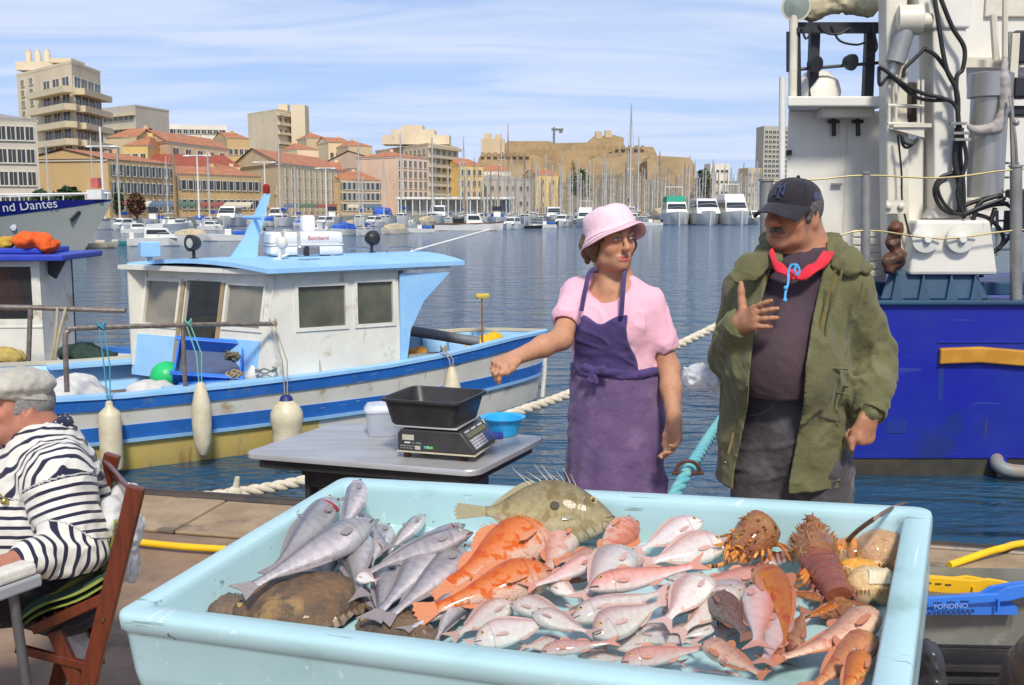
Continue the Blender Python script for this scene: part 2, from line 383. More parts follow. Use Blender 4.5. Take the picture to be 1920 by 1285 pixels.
# ================================================ the fish display: a tilted turquoise tub
m_tub = mat('tub_gel', (.46, .67, .69), (.41, .62, .63), 2.5, .34, spec=.5, bump=.05, bscale=9, grime=((.27, .44, .40), 2.6, .57), coat=.15)
P_BL, P_BR, P_FL, P_FR = np.array([-.427, 2.537, .960]), np.array([.818, 1.973, 1.046]), np.array([-.735, 1.837, .884]), np.array([.51, 1.273, .970])
TC = (P_BL+P_BR+P_FL+P_FR)/4; TU = unit(P_BR-P_BL); TN = unit(np.cross(TU, P_BL-P_FL)); TV = np.cross(TN, TU)
TW, TD, TDEPTH = np.linalg.norm(P_BR-P_BL), np.linalg.norm(P_BL-P_FL), .100
def tubw(u, v, h): return TC + TU*u + TV*v + TN*h             # tub axes: across, away, up from the rim plane
TROT = Matrix(np.array([TU, TV, TN]).T)
def tub_floor(px, py, h=0.):
    p = onplane(px, py, tubw(0, 0, -TDEPTH+h), TN)
    if (p-TC) @ TV > TD/2 - .078: p = onplane(px, py, tubw(0, TD/2-.078, 0), TV)      # leans on the back wall instead
    if (p-TC) @ TU > TW/2 - .072: p = onplane(px, py, tubw(TW/2-.072, 0, 0), TU)
    return p
scuff(m_tub, (.20, .30, .28), (1.2, 14, 14), 3.2, .66); scuff(m_tub, (.13, .17, .16), (5, 5, 5), 9, .735, .01); scuff(m_tub, (.62, .74, .74), (10, 1., 10), 4, .68)
tub = thing('display_tub', 'turquoise fibreglass display tub full of fish on the quay', 'display tub', TC, tuple(TROT.to_euler()))
def tub_mesh():
    b = MB(); O = lambda dw, r, z, n=6: [(x, y, z) for x, y in rrect(TW+dw, TD+dw, r, n)]
    rg = [O(-.10, .05, -.195), O(-.045, .045, -.187), O(-.016, .04, -.165), O(-.010, .034, -.12), O(-.008, .032, -.045), O(-.004, .032, -.036), O(.003, .03, -.032), O(.004, .03, -.011), O(-.001, .028, -.003), O(-.012, .026, .0),
          O(-.088, .022, .0), O(-.096, .022, -.005), O(-.102, .024, -.018), O(-.112, .026, -TDEPTH+.03), O(-.126, .03, -TDEPTH+.008), O(-.166, .04, -TDEPTH)]
    b.rings(rg); return b.mesh('tub_body', 50)
tb = link('tub_body', tub_mesh(), m_tub, tub)
# a stand of grey fish boxes under the tub
m_box = mat('grey_plastic', (.20, .20, .18), (.15, .15, .14), 6, .55, bump=.1)
# ---------------- fish: lofted bodies lying on their side; x nose to tail, z towards the back, y the flank that faces up
def fish_mat(name, **k):
    m = mat(name, (1, 1, 1), k.get('mott', (.86, .84, .84)), k.get('ms', 30), k.get('rough', .27), vcol=True, bump=k.get('bump', .5), bscale=k.get('bs', 150), coat=k.get('coat', .45), spec=.6,
            lo=k.get('lo', .35), hi=k.get('hi', .7), grime=k.get('grime'), hvar=.16, metal=k.get('metal', 0))
    m.node_tree.nodes['Principled BSDF'].inputs['Coat Roughness'].default_value = .07
    return m
m_silver = fish_mat('silver_skin', mott=(.74, .72, .74), ms=22, rough=.3, metal=.35, coat=.9)
m_pink = fish_mat('pink_skin', mott=(.90, .84, .83), ms=16, rough=.28, metal=.22, coat=.9, grime=((.96, .66, .58), 7, .62))
m_red = fish_mat('red_skin', mott=(1., .98, .95), ms=34, rough=.36, bump=.8, bs=120, grime=((.92, .50, .36), 13, .48))
m_gurn = fish_mat('gurnard_skin', mott=(.86, .72, .60), ms=26, rough=.33, grime=((.82, .22, .10), 13, .54))
m_dory = fish_mat('dory_skin', mott=(.70, .66, .55), ms=18, rough=.5, coat=.08, bump=.4, bs=150, grime=((.62, .52, .30), 10, .52))
m_dark = fish_mat('dark_skin', mott=(.45, .38, .30), ms=40, rough=.42, bump=1., bs=110, grime=((.75, .28, .12), 12, .60))
m_pupil = mat('fish_pupil', (.012, .012, .014), rough=.08, coat=.6)
def eyemat(n, c): return mat(n, c, tuple(x*.7 for x in c), 40, .15, coat=.8)
m_eye_gold, m_eye_pale, m_eye_red = eyemat('fish_iris_gold', (.62, .44, .10)), eyemat('fish_iris_pale', (.66, .62, .50)), eyemat('fish_iris_red', (.65, .16, .06))
m_mouth = mat('fish_mouth', (.09, .035, .035), rough=.5)
m_gill = mat('gill_flesh', (.40, .05, .06), (.22, .02, .03), 30, .35, coat=.4)

KINDS = dict(
    # top, bottom outlines and half thickness as (x, value) pairs, all relative to the length
    hake=dict(top=[(0, .0), (.06, .035), (.16, .068), (.27, .082), (.42, .080), (.6, .06), (.78, .034), (.9, .020), (1, .022)], bot=[(0, -.014), (.06, -.040), (.16, -.066), (.30, -.090), (.45, -.085), (.6, -.058), (.78, -.028), (.9, -.017), (1, -.022)],
        wid=[(0, .012), (.08, .045), (.2, .064), (.32, .070), (.5, .058), (.7, .032), (.9, .012), (1, .006)], back=(.22, .205, .21), mid=(.50, .46, .46), belly=(.84, .77, .75), edge=(.05, .12), eye=(.115, .022, .016), m=None, iris='pale', fork=.25, tail=.12, tailh=.075, dors=[(.33, .42, .05), (.46, .88, .032)], anal=[(.5, .86, .028)], pec=(.27, -.02, .13), finc=(.36, .30, .29)),
    bream=dict(top=[(0, .0), (.05, .060), (.13, .125), (.25, .172), (.38, .178), (.55, .142), (.72, .085), (.88, .038), (.95, .033), (1, .038)], bot=[(0, -.018), (.06, -.07), (.15, -.105), (.28, -.132), (.42, -.135), (.58, -.110), (.74, -.066), (.88, -.034), (.95, -.03), (1, -.036)],
        wid=[(0, .012), (.07, .050), (.18, .080), (.32, .088), (.5, .072), (.7, .040), (.88, .017), (1, .006)], back=(.64, .42, .37), mid=(.82, .73, .67), belly=(.88, .85, .76), edge=(.02, .14), eye=(.125, .042, .026), m=None, iris='gold', fork=.55, tail=.20, tailh=.15, dors=[(.30, .84, .045)], anal=[(.58, .83, .03)], pec=(.27, -.03, .21), finc=(.80, .50, .42)),
    mullet=dict(top=[(0, .0), (.04, .045), (.11, .085), (.22, .108), (.36, .110), (.55, .085), (.75, .048), (.9, .028), (1, .03)], bot=[(0, -.02), (.05, -.045), (.14, -.062), (.28, -.078), (.42, -.078), (.58, -.062), (.76, -.036), (.9, -.024), (1, -.028)],
        wid=[(0, .014), (.07, .05), (.18, .068), (.32, .072), (.5, .058), (.7, .034), (.88, .016), (1, .006)], back=(.66, .30, .24), mid=(.80, .48, .42), belly=(.88, .76, .70), edge=(.01, .12), eye=(.12, .034, .022), m=None, iris='gold', fork=.5, tail=.17, tailh=.11, dors=[(.28, .42, .06), (.54, .72, .04)], anal=[(.56, .7, .03)], pec=(.26, -.02, .15), finc=(.82, .36, .25)),
    scorpion=dict(top=[(0, .02), (.05, .075), (.12, .135), (.18, .145), (.28, .178), (.42, .165), (.6, .115), (.78, .062), (.92, .044), (1, .048)], bot=[(0, -.03), (.06, -.085), (.16, -.125), (.3, -.150), (.45, -.130), (.62, -.09), (.78, -.05), (.92, -.038), (1, -.045)],
        wid=[(0, .03), (.07, .085), (.18, .122), (.3, .128), (.48, .095), (.68, .052), (.88, .022), (1, .008)], back=(.70, .20, .095), mid=(.82, .36, .225), belly=(.88, .66, .55), edge=(.02, .13), eye=(.135, .085, .028), m=None, iris='red', fork=.0, tail=.17, tailh=.14, dors=[(.26, .62, .10), (.64, .84, .075)], anal=[(.6, .8, .06)], pec=(.27, -.05, .24), finc=(.86, .30, .12), spiny=1),
    gurnard=dict(top=[(0, .012), (.06, .045), (.13, .085), (.2, .098), (.3, .092), (.45, .076), (.62, .054), (.8, .032), (.93, .022), (1, .024)], bot=[(0, -.03), (.06, -.055), (.15, -.075), (.28, -.082), (.42, -.072), (.6, -.048), (.8, -.027), (.93, -.02), (1, -.023)],
        wid=[(0, .026), (.08, .07), (.18, .092), (.3, .086), (.46, .066), (.65, .042), (.85, .02), (1, .007)], back=(.42, .15, .06), mid=(.60, .25, .10), belly=(.78, .48, .28), edge=(-.02, .10), eye=(.12, .062, .022), m=None, iris='pale', fork=.15, tail=.13, tailh=.085, dors=[(.27, .42, .075), (.45, .86, .04)], anal=[(.46, .84, .03)], pec=(.24, -.04, .24), finc=(.72, .24, .10)),
    dory=dict(top=[(0, -.02), (.06, .055), (.16, .135), (.28, .215), (.42, .265), (.56, .262), (.70, .205), (.84, .110), (.92, .052), (.96, .042), (1, .042)], bot=[(0, -.055), (.05, -.105), (.14, -.165), (.26, -.220), (.40, -.250), (.56, -.238), (.70, -.185), (.84, -.095), (.92, -.045), (.96, -.038), (1, -.038)],
        wid=[(0, .015), (.08, .042), (.2, .062), (.35, .070), (.55, .062), (.75, .036), (.9, .016), (1, .008)], back=(.24, .19, .085), mid=(.45, .36, .14), belly=(.50, .44, .27), edge=(-.05, .2), eye=(.175, .105, .032), m=None, iris='gold', fork=.0, tail=.22, tailh=.09, dors=[(.62, .93, .055)], anal=[(.55, .92, .05)], pec=(.33, -.04, .11), finc=(.45, .40, .22)),
)
MATK = dict(hake=m_silver, bream=m_pink, mullet=m_pink, scorpion=m_red, gurnard=m_gurn, dory=m_dory)
def ease(tab, x):
    X = [p[0] for p in tab]; Y = [p[1] for p in tab]; xs = np.linspace(0, 1, 101); ys = np.interp(xs, X, Y)
    ys2 = np.convolve(np.pad(ys, 3, 'edge'), np.ones(7)/7, 'valid'); ys2[:3] = ys[:3]; return np.interp(x, xs, ys2)
def make_fish(kind, bend=0., skin=None, dark=1., gape=False):
    """bend: curvature of the spine in the plane of the flank (radians over the length)"""
    K = KINDS[kind]; skin = skin or MATK[kind]
    def warp(P):
        P = np.asarray(P, float); x = P[..., 0]; s = np.clip(x-.25, 0, 2)
        a = bend*s*s*.9; cx = x - .16*bend*bend*s**3; dz = .5*bend*s*s
        return np.stack([cx - P[..., 2]*np.sin(a)*.8, P[..., 1] - .05*s*s, P[..., 2]*np.cos(a*.6) + dz], -1)
    root = thing('fish', '', '')
    n = 18; xs = np.r_[0, .012, .035, .065, .10, .14, .18, .215, .238, .25, .30, .36, .43, .5, .57, .64, .71, .78, .85, .91, .96, 1.0]
    b = MB(); cols = []; rs = []
    for x in xs:
        t, bo, wd = ease(K['top'], x), ease(K['bot'], x), ease(K['wid'], x)
        gill = 1.035 if .2 < x < .242 else 1.
        mz, hz = (t+bo)/2, (t-bo)/2*(.995 + .005*gill); ring = []
        for k in range(n):
            a = 2*PI*k/n; ca, sa = math.cos(a), math.sin(a)
            y = wd*gill*math.copysign(abs(ca)**.85, ca); z = mz + hz*math.copysign(abs(sa)**1.02, sa); ring.append((x, y, z))
            f = (z-mz)/max(hz, 1e-4)*.19; e0, e1 = K['edge']
            u = sstep(e0, e1, f); v = sstep(-.17, -.02, f)
            c = np.array(K['belly'])*(1-v) + np.array(K['mid'])*v; c = c*(1-u) + np.array(K['back'])*u
            if x < .12: c = c*(1-.25*(1-x/.12))
            if .236 < x < .246: c = c*.74
            cols.append(c*dark)
        rs.append(warp(ring))
    b.rings(rs); me = b.mesh('fish_body', 60, np.array(cols)); link('body', me, skin, root)
    fc = tuple(np.array(K['finc'])*dark); mf = mat('%s_fin_%d' % (kind, dark*100), fc, tuple(x*.75+.06 for x in fc), 45, .4, stretch=(.5, 1, 3), coat=.3, bump=.6, bscale=90)
    zt, zb = ease(K['top'], .99), ease(K['bot'], .99)
    def fin(name, outline, y=0., th=.004):
        m = MB(); O = [(x, y, z) for x, z in outline]; m.prism(warp(O), (0, -th/2, 0), (0, th/2, 0)); return m.build(name, mf, root, smooth=None)
    T, H = K['tail'], K['tailh']*.72; fk = K['fork']
    ns = 5; up = [(1-.02, zt*.8)] + [(1+T*q, zt*.8 + (H-zt*.8)*q**.8) for q in (.35, .7, 1.)]
    lo = [(x, -z) for x, z in up][::-1]; mid = [(1+T*(1-fk) + T*fk*abs(q)**1.2*.95, H*q*.86) for q in (.66, .33, 0, -.33, -.66)]
    if not fk: mid = [(1+T*(1.0+.05*(1-q*q)) + (.014 if i % 2 else -.008), H*q*.86) for i, q in enumerate((.75, .5, .25, 0, -.25, -.5, -.75))]
    # rayed tail: ridged sheet
    fin('tail_fin', up + mid + lo, 0, .006)
    for nm, lst, sg in (('dorsal_fin', K['dors'], 1), ('anal_fin', K['anal'], -1)):
        for x0, x1, hh in lst:
            q = np.linspace(0, 1, 9 if not K.get('spiny') else 13); base = K['top'] if sg > 0 else K['bot']
            prof = np.sin(PI*np.clip(q*.9+.12, 0, 1))**.6; rag = [(.82 if i % 2 else 1.)*(1 if K.get('spiny') else 1) for i in range(len(q))] if K.get('spiny') else np.ones(len(q))
            fold = .55     # fins of a dead fish lie half folded
            top = [(x0+(x1-x0)*t + hh*.45, float(ease(base, x0+(x1-x0)*t)) + sg*hh*fold*p*r) for t, p, r in zip(q, prof, rag)]
            bot = [(x0+(x1-x0)*t, float(ease(base, x0+(x1-x0)*t)) - sg*.012) for t in q][::-1]
            fin(nm, top + bot)
    px, pz, pl = K['pec']; pl *= .8; yw = ease(K['wid'], px)
    for sgn in (1, -1):
        m = MB(); O = [(px, pz+.010), (px+pl*.5, pz+.016), (px+pl*.95, pz+.004), (px+pl, pz-.008), (px+pl*.8, pz-.024), (px+pl*.4, pz-.022), (px, pz-.010)]
        G = warp([(x, sgn*(yw*1.0+.004 + .10*max(0, x-px)*(.5 if kind != 'scorpion' else 1) - .35*max(0, x-px-.06)**1.2*(yw/.07)*.4), z) for x, z in O]); m.prism(G, (0, -.0025, 0), (0, .0025, 0)); m.build('pectoral_fin', mf, root, smooth=None)
        ex, ez, er = K['eye']; ey = ease(K['wid'], ex); mz = (ease(K['top'], ex)+ease(K['bot'], ex))/2; hz = (ease(K['top'], ex)-ease(K['bot'], ex))/2
        yy = ey*max(.1, 1-((ez-mz)/hz)**2)**.5
        P = warp([(ex, sgn*(yy-.2*er), ez)])[0]
        e = MB().ball(P, (er, er*.55, er), 12, 8).build('eye', {'gold': m_eye_gold, 'pale': m_eye_pale, 'red': m_eye_red}[K['iris']], root, True)
        MB().ball(P + np.array([0, sgn*er*.34, 0]), (er*.55, er*.30, er*.55), 10, 6).build('pupil', m_pupil, e, True)
    # mouth slit along the jaw
    mp = [(.006 + q*.075, s_*(ease(K['wid'], .006+q*.075)*.985), -.008 - .30*q*.075) for s_ in (1,) for q in (0, .25, .5, .75, 1)]
    m = MB()
    for s_ in (1, -1): m.tube(warp([(x, y*s_, z) for x, y, z in mp]), .0045, 5)
    m.build('mouth', m_mouth, root)
    if kind == 'hake' and gape:    # gill opening
        m = MB(); m.ball((.235, .052, -.015), (.022, .02, .058), 10, 8); m.build('gill', m_gill, root, True)
    if K.get('spiny'):
        m = MB()
        for i in range(8):
            x = .27 + .045*i; z = float(ease(K['top'], x)); m.rod(warp([(x, 0, z-.01)])[0], warp([(x+.05, .004*(-1)**i, z+.055+.02*math.sin(i))])[0], .006, .001, 5)
        for x, z in ((.1, .11), (.16, .14), (.2, .10), (.22, .03), (.2, -.04)):
            m.rod((x, ease(K['wid'], x)*.8, z*.9), (x+.04, ease(K['wid'], x)*.8+.025, z+.015), .008, .001, 5)
        m.build('spines', mf, root)
    return root
FISH = {}
FISHTALLY = []
def proto(key):
    if key not in FISH:
        k, b, *r = key; o = make_fish(k, b, *r); FISH[key] = [o, False]
    r = FISH[key]
    if not r[1]: r[1] = True; return r[0]
    return copy_tree(r[0])
def put_fish(kind, nose, tail, h, label, back=(0, -1), bend=0., roll=0., h2=None, name=None, cat=None, group=None, skin=None, dark=1., thick=1., fat=1., gape=False, lean=1.1):
    """nose and tail as seen; back = which way the back points in the picture (x, y down)"""
    key = (kind, bend, skin, dark, gape); o = proto(key)
    a, t = tub_floor(*nose, h), tub_floor(*tail, h if h2 is None else h2); L_ = 1 + KINDS[kind]['tail']; x = t-a; ln = np.linalg.norm(x)/L_; x = unit(x)
    cen = (a+t)/2; view = unit(np.array([0, 0, EYE]) - cen); y = unit(TN + lean*view); y = unit(y - x*np.dot(y, x))     # heaped fish lean their flank outwards
    z = np.cross(x, y); want = TU*back[0] - TV*back[1]
    if z @ want < 0: y, z = -y, -z
    M = Matrix(np.array([x, y, z]).T).to_4x4(); M = M @ Matrix.Rotation(R(roll) * (1 if y @ TN > 0 else -1), 4, 'X')
    M.translation = Vector(a); M = M @ Matrix.Diagonal((ln, ln*thick*1.2, ln*fat*(1.4 if kind == 'bream' else 1.26), 1))
    o.name = name or {'hake': 'hake', 'bream': 'sea_bream', 'mullet': 'red_mullet', 'scorpion': 'scorpionfish', 'gurnard': 'gurnard', 'dory': 'flat_fish'}[kind]
    o.matrix_world = M; tag(o, label, cat or 'fish', group)
    return o
# ---------------- the catch, fish by fish
def hk(n, t, h, label, **k): return put_fish('hake', n, t, h, label, group='silver hake heaped at one end of the tub', **k)
hk((658, 962), (735, 1040), .050, 'dull grey brown hake lying behind the topmost hake, head against the big one', back=(.3, -1))
hk((796, 966), (724, 1036), .035, 'pale hake reaching towards the back wall between two gill-cut hake', back=(-1, -.3))
hk((872, 984), (752, 1022), .050, 'hake with a cut gill lying just behind the staring hake head', back=(0, -1), gape=True, roll=14)
hk((671, 903), (660, 1000), .095, 'hake with its head propped upright in the back corner of the tub', back=(-1, -.2), bend=.3)
hk((628, 936), (508, 1072), .075, 'hake with wide open dark gill behind the largest hake', back=(-1, -.5), gape=True, roll=-18, fat=.92)
hk((724, 986), (690, 1062), .045, 'plump grey hake nose-up in the middle of the silver heap', back=(-1, -.1), fat=1.35, thick=1.2)
hk((700, 1000), (688, 1072), .030, 'slim hake half covered by the plump grey hake', back=(1, -.1))
hk((664, 996), (670, 1112), .055, 'hake hanging straight down the heap with a forked tail', back=(-1, .1), fat=1.2, roll=10)
hk((622, 1024), (607, 1092), .045, 'short hake under the belly of the largest hake', back=(-1, 0), fat=1.25)
hk((568, 1060), (622, 1088), .020, 'hake back showing just above the big brown flatfish', back=(0, -1))
hk((634, 1072), (662, 1100), .028, 'small hake belly showing beside the flatfish rim', back=(0, 1), fat=1.4)
hk((664, 1096), (712, 1152), .020, 'pale hake slanting down beside the big brown flatfish', back=(1, -.3), fat=1.2)
hk((734, 1050), (708, 1160), .040, 'white bellied hake pointing nose-up below the yellowish cut head', back=(-1, 0), fat=1.15)
hk((818, 1008), (736, 1158), .058, 'large silver hake slanting down the middle of the heap', back=(-1, -.4), fat=1.1, bend=.25)
hk((868, 1024), (750, 1168), .050, 'smooth pale hake lying beside the red scorpionfish', back=(-1, -.4), bend=.25, fat=1.05)
hk((886, 998), (664, 1062), .088, 'grey hake lying across the heap with a staring golden eye', back=(0, -1), bend=-.2)
hk((697, 976), (462, 1112), .098, 'largest dark silver hake with a black tipped tail on top of the heap', back=(-.5, -1), bend=.12, fat=1.08)
hk((856, 1112), (792, 1190), .030, 'short pale hake lying alone in front of the scorpionfish tail', back=(-1, -.3), fat=1.35, bend=.4)
hk((889, 1124), (784, 1198), .030, 'slim bent hake lying along the short pale hake', back=(.5, 1), bend=.5)
put_fish('bream', (668, 1082), (712, 1092), .066, 'small yellowish bream head amid the silver hake', back=(0, -1), fat=1.3, thick=1.6, name='small_bream')
# John Dory leaning on the back wall
def dory():
    o = proto(('dory', 0., None, 1., False)); a = tub_floor(1154, 967, .075); t = tub_floor(856, 956, .12); x = t-a; ln = np.linalg.norm(x)/(1.22); x = unit(x)
    up = unit(TN*.86 + TV*.60); z = unit(up - x*np.dot(up, x)); y = np.cross(z, x); M = Matrix(np.array([x, y, z]).T).to_4x4(); M.translation = Vector(a)
    M = M @ Matrix.Diagonal((ln, ln, ln, 1)); o.matrix_world = M; o.name = 'john_dory'
    tag(o, 'big olive flat-sided fish with one dark round spot, leaning on the tub wall', 'fish')
    body = [c for c in o.children if c.name.startswith('body')][0]
    mfin = MATS['dory_fin_100']; b = MB()
    for i in range(9):
        x0 = .30 + .045*i; z0 = float(ease(KINDS['dory']['top'], x0)); L_ = .11 + .05*math.sin(i*1.7)
        b.rod((x0, 0, z0-.01), (x0+.05+.012*i, .012*(-1)**i, z0+L_*.8), .004, .001, 5)
    b.build('spines', mat('dory_spines', (.62, .58, .46), (.45, .40, .30), 40, .4), o)
    for sg in (1, -1):
        yy = ease(KINDS['dory']['wid'], .47)
        MB().ball((.47, sg*yy*.985, .045), (.036, .006, .036), 20, 8).build('flank_spot', mat('dory_spot', (.06, .048, .03), (.08, .065, .04), 30, .7), o, True)
        # the big jaw line and gill edge
        b = MB(); W = lambda x, z: (x, sg*(ease(KINDS['dory']['wid'], x)*max(.1, 1-((z-.0)/.26)**2)**.5+.001), z)
        b.tube([W(.02, -.09), W(.07, -.05), W(.11, -.055), W(.10, -.10), W(.07, -.13)], .005, 5)
        b.tube(spline([W(.24, .13), W(.27, .05), W(.275, -.04), W(.25, -.12), W(.19, -.18)], 5), .004, 5)
        b.tube(spline([W(.16, .05), W(.19, -.02), W(.19, -.09), W(.15, -.14)], 5), .003, 5)
        b.build('gill_edge', mat('dory_line', (.30, .25, .15), (.22, .18, .10), 40, .45), o)
    return o
dory()
SG = 'orange red scorpionfish in the middle of the tub'
def sc(n, t, h, label, **k): return put_fish('scorpion', n, t, h, label, group=SG, **k)
sc((1024, 992), (822, 1112), .050, 'large orange scorpionfish with its head under the olive flat fish', back=(-.6, -1), bend=.1)
sc((1034, 1074), (782, 1146), .052, 'large mottled red scorpionfish with a yellowish tail lying across the first', back=(-.3, -1), fat=.92)
sc((1014, 1076), (930, 1124), .030, 'small orange scorpionfish tucked below the mottled red one', back=(0, -1))
sc((1066, 992), (1022, 1072), .040, 'red scorpionfish standing nose-up against the olive flat fish', back=(-1, -.2), fat=1.05)
sc((1122, 1040), (1040, 1052), .045, 'orange scorpionfish head with dark eye beside the palest bream', back=(0, -1), fat=1.15)
sc((1186, 976), (1104, 1062), .042, 'bright orange scorpionfish under the snout of the olive flat fish', back=(1, -.3))
sc((1108, 1074), (1058, 1098), .022, 'scrap of red scorpionfish showing under the slim pink fish', back=(0, -1))
BG = 'pink and silver sea bream spread over the tub'
def br(n, t, h, label, **k): k.setdefault('roll', 8*math.sin(n[0]*.7)); return put_fish('bream', n, t, h, label, group=BG, **k)
MG = 'slender pink red fish among the bream'
def ml(n, t, h, label, **k): return put_fish('mullet', n, t, h, label, group=MG, **k)
br((1318, 976), (1180, 1038), .040, 'bream nearest the back wall, nose pointing up at the wall', back=(-.3, -1), fat=.85)
br((1374, 1030), (1282, 992), .022, 'bream mostly hidden behind the brown lobster legs', back=(.2, -1), fat=.8)
br((1362, 1018), (1196, 1056), .048, 'broad silver bream lying in front of the bream nearest the back wall', back=(.1, -1))
ml((1490, 1042), (1392, 1068), .022, 'pink fish lying under the orange lobster legs', back=(0, -1), fat=1.2)
ml((1456, 1080), (1236, 1108), .040, 'long pink fish stretching below the lobster antenna', back=(0, -1))
br((1236, 1074), (1320, 1092), .044, 'small bream head peeping above the long pink red fish', back=(0, -1), fat=.8)
br((1398, 1124), (1312, 1072), .045, 'pink bream with its snout hanging down over its neighbours', back=(.5, -1), bend=-.35, fat=.85)
br((1184, 1062), (1212, 1030), .048, 'small bluish bream standing on end between two bigger bream', back=(1, .3), fat=.9)
ml((1122, 1044), (998, 1114), .058, 'slim mauve pink fish sloping over the small orange scorpionfish', back=(-.5, -1), bend=.3, dark=.95)
br((1030, 1096), (1094, 1122), .040, 'small bream with a dark line through its eye', back=(.2, -1), fat=.95)
br((1184, 1030), (1084, 1124), .068, 'palest bream standing diagonally with its nose up', back=(-1, -.6), fat=.95)
ml((1104, 1102), (1330, 1066), .082, 'long rose red fish lying flat across the top of the bream', back=(0, -1), bend=.1, fat=1.05)
br((965, 1130), (838, 1196), .030, 'olive tinged bream lying against the front wall near the slim hake', back=(-.4, -1), dark=.80, fat=.85)
br((958, 1132), (1084, 1158), .045, 'yellowish bream with a brown snout below the small orange scorpionfish', back=(.2, -1), fat=.82, dark=.95)
br((1070, 1162), (1266, 1108), .064, 'long white bream with a bluish head in the middle of the pile', back=(-.2, -1), fat=.72)
br((1300, 1192), (1230, 1172), .020, 'dull pink bream deep under the white and yellow ones', back=(0, -1))
br((1342, 1176), (1274, 1196), .026, 'mauve bream lying beside the dark spiny fish', back=(0, -1))
br((1386, 1106), (1262, 1190), .050, 'long greyish bream slanting under the dark spiny fish', back=(-.3, -1), fat=.85)
br((1332, 1082), (1236, 1170), .072, 'plump white bream with a dark speck pointing nose-up', back=(-.8, -1), fat=.95)
br((1176, 1186), (1322, 1210), .030, 'yellowish bream tapering to a narrow tail in front', back=(0, -1), fat=.75)
br((1112, 1192), (1258, 1124), .064, 'shiny white bream with a golden eye and a red tail', back=(-.3, -1), fat=.95)
br((888, 1204), (1056, 1160), .050, 'big white bream with a golden eye at the front rim', back=(-.2, -1), fat=.9)
br((998, 1150), (1124, 1196), .064, 'olive bream with a pale forehead lying over the big white bream', back=(.4, -1), fat=.72, dark=.84)
br((1084, 1230), (1190, 1238), .018, 'pale bream sunk down at the front rim', back=(0, -1), fat=.7)
ml((1014, 1222), (1164, 1204), .052, 'rosy fish with orange fins lying along the front rim', back=(-.1, -1), fat=1.05)
ml((1164, 1242), (1340, 1214), .044, 'pink fish with a yellow eye beside the front rim', back=(-.1, -1), fat=1.15)
GG = 'orange brown gurnards at the lobster end of the tub'
def gu(n, t, h, label, **k): k.setdefault('roll', -18); return put_fish('gurnard', n, t, h, label, group=GG, **k)
gu((1574, 1136), (1502, 1160), .030, 'grey brown gurnard half hidden behind the broad spread gurnard', back=(0, -1), dark=.85)
gu((1482, 1222), (1508, 1146), .040, 'dark brown gurnard with its blunt head pointing down', back=(-1, 0), dark=.72, fat=1.35, roll=-16)
ml((1417, 1102), (1422, 1234), .062, 'white and pink slender fish standing nose-up beside the dark spiny fish', back=(1, .1), fat=1.15, thick=1.3)
ml((1464, 1146), (1430, 1260), .052, 'rusty pink slender fish leaning on the white and pink one', back=(1, .2), fat=1.2, dark=.86)
gu((1542, 1124), (1470, 1108), .040, 'small gurnard with an open red mouth below the big lobster', back=(0, -1), fat=1.2)
gu((1420, 1070), (1548, 1196), .076, 'brown gurnard bent like a bow with a thin orange tail', back=(.7, -1), bend=-.7, fat=1.1)
gu((1642, 1148), (1500, 1262), .050, 'broad orange gurnard under the tail fan of the big lobster, tail curling down', back=(-.6, -1), bend=.5, fat=1.25, roll=12)
gu((1636, 1196), (1520, 1290), .058, 'red flecked gurnard lying in front of the curled one', back=(-.6, -1), fat=1.2, roll=-14)
gu((1622, 1226), (1574, 1316), .068, 'brown gurnard cut off by the front of the tub, red patches on its back', back=(-1, -.4), fat=1.25, roll=-14)
put_fish('scorpion', (1340, 1118), (1408, 1206), .060, 'dark brown spiny fish with ragged fins between bream and gurnards', back=(1, -.7), skin=m_dark, dark=.42, fat=.85, group=None, name='spiny_fish')
gu((1320, 1206), (1440, 1274), .060, 'bright orange gurnard with a yellow belly nearest the front rim', back=(.4, -1), fat=1.3, roll=-10)
ml((1392, 1268), (1300, 1254), .012, 'thin orange fish tail lying on the bare tub floor', back=(0, -1), fat=.5, thick=.6)
for n_, t_, h_, lb, kk in (((1150, 1130), (1060, 1140), .022, 'bream glimpsed under the long white bream with the bluish head', 'bream'), ((1240, 1150), (1330, 1130), .024, 'bream sunk between the plump white and the long greyish one', 'bream'), ((1130, 1076), (1040, 1086), .026, 'pink fish showing under the long rose red one', 'mullet'), ((1290, 1040), (1200, 1066), .022, 'bream beneath the banded lobster antenna', 'bream'), ((1390, 1150), (1340, 1210), .024, 'pale bream under the dark brown spiny fish', 'bream'), ((960, 1180), (870, 1206), .022, 'bream below the olive tinged one at the front wall', 'bream'), ((1230, 1206), (1120, 1214), .022, 'bream under the yellowish one in front', 'bream'), ((1500, 1104), (1410, 1126), .024, 'brownish pink fish under the bow bent gurnard', 'mullet'), ((1060, 1206), (970, 1212), .024, 'white bellied bream wedged at the front rim under the olive one', 'bream'), ((1470, 1180), (1540, 1150), .022, 'rusty fish under the blunt headed gurnard', 'mullet'), ((620, 1100), (700, 1080), .018, 'hake deep in the heap behind the flatfish', 'hake'), ((800, 1080), (760, 1150), .022, 'hake under the smooth pale one', 'hake'), ((1210, 1230), (1290, 1246), .016, 'pale pink bream flat on the floor at the front rim', 'bream')):
    put_fish(kk, n_, t_, h_, lb, back=(0, -1), fat=.95, group={'bream': BG, 'mullet': MG}.get(kk))
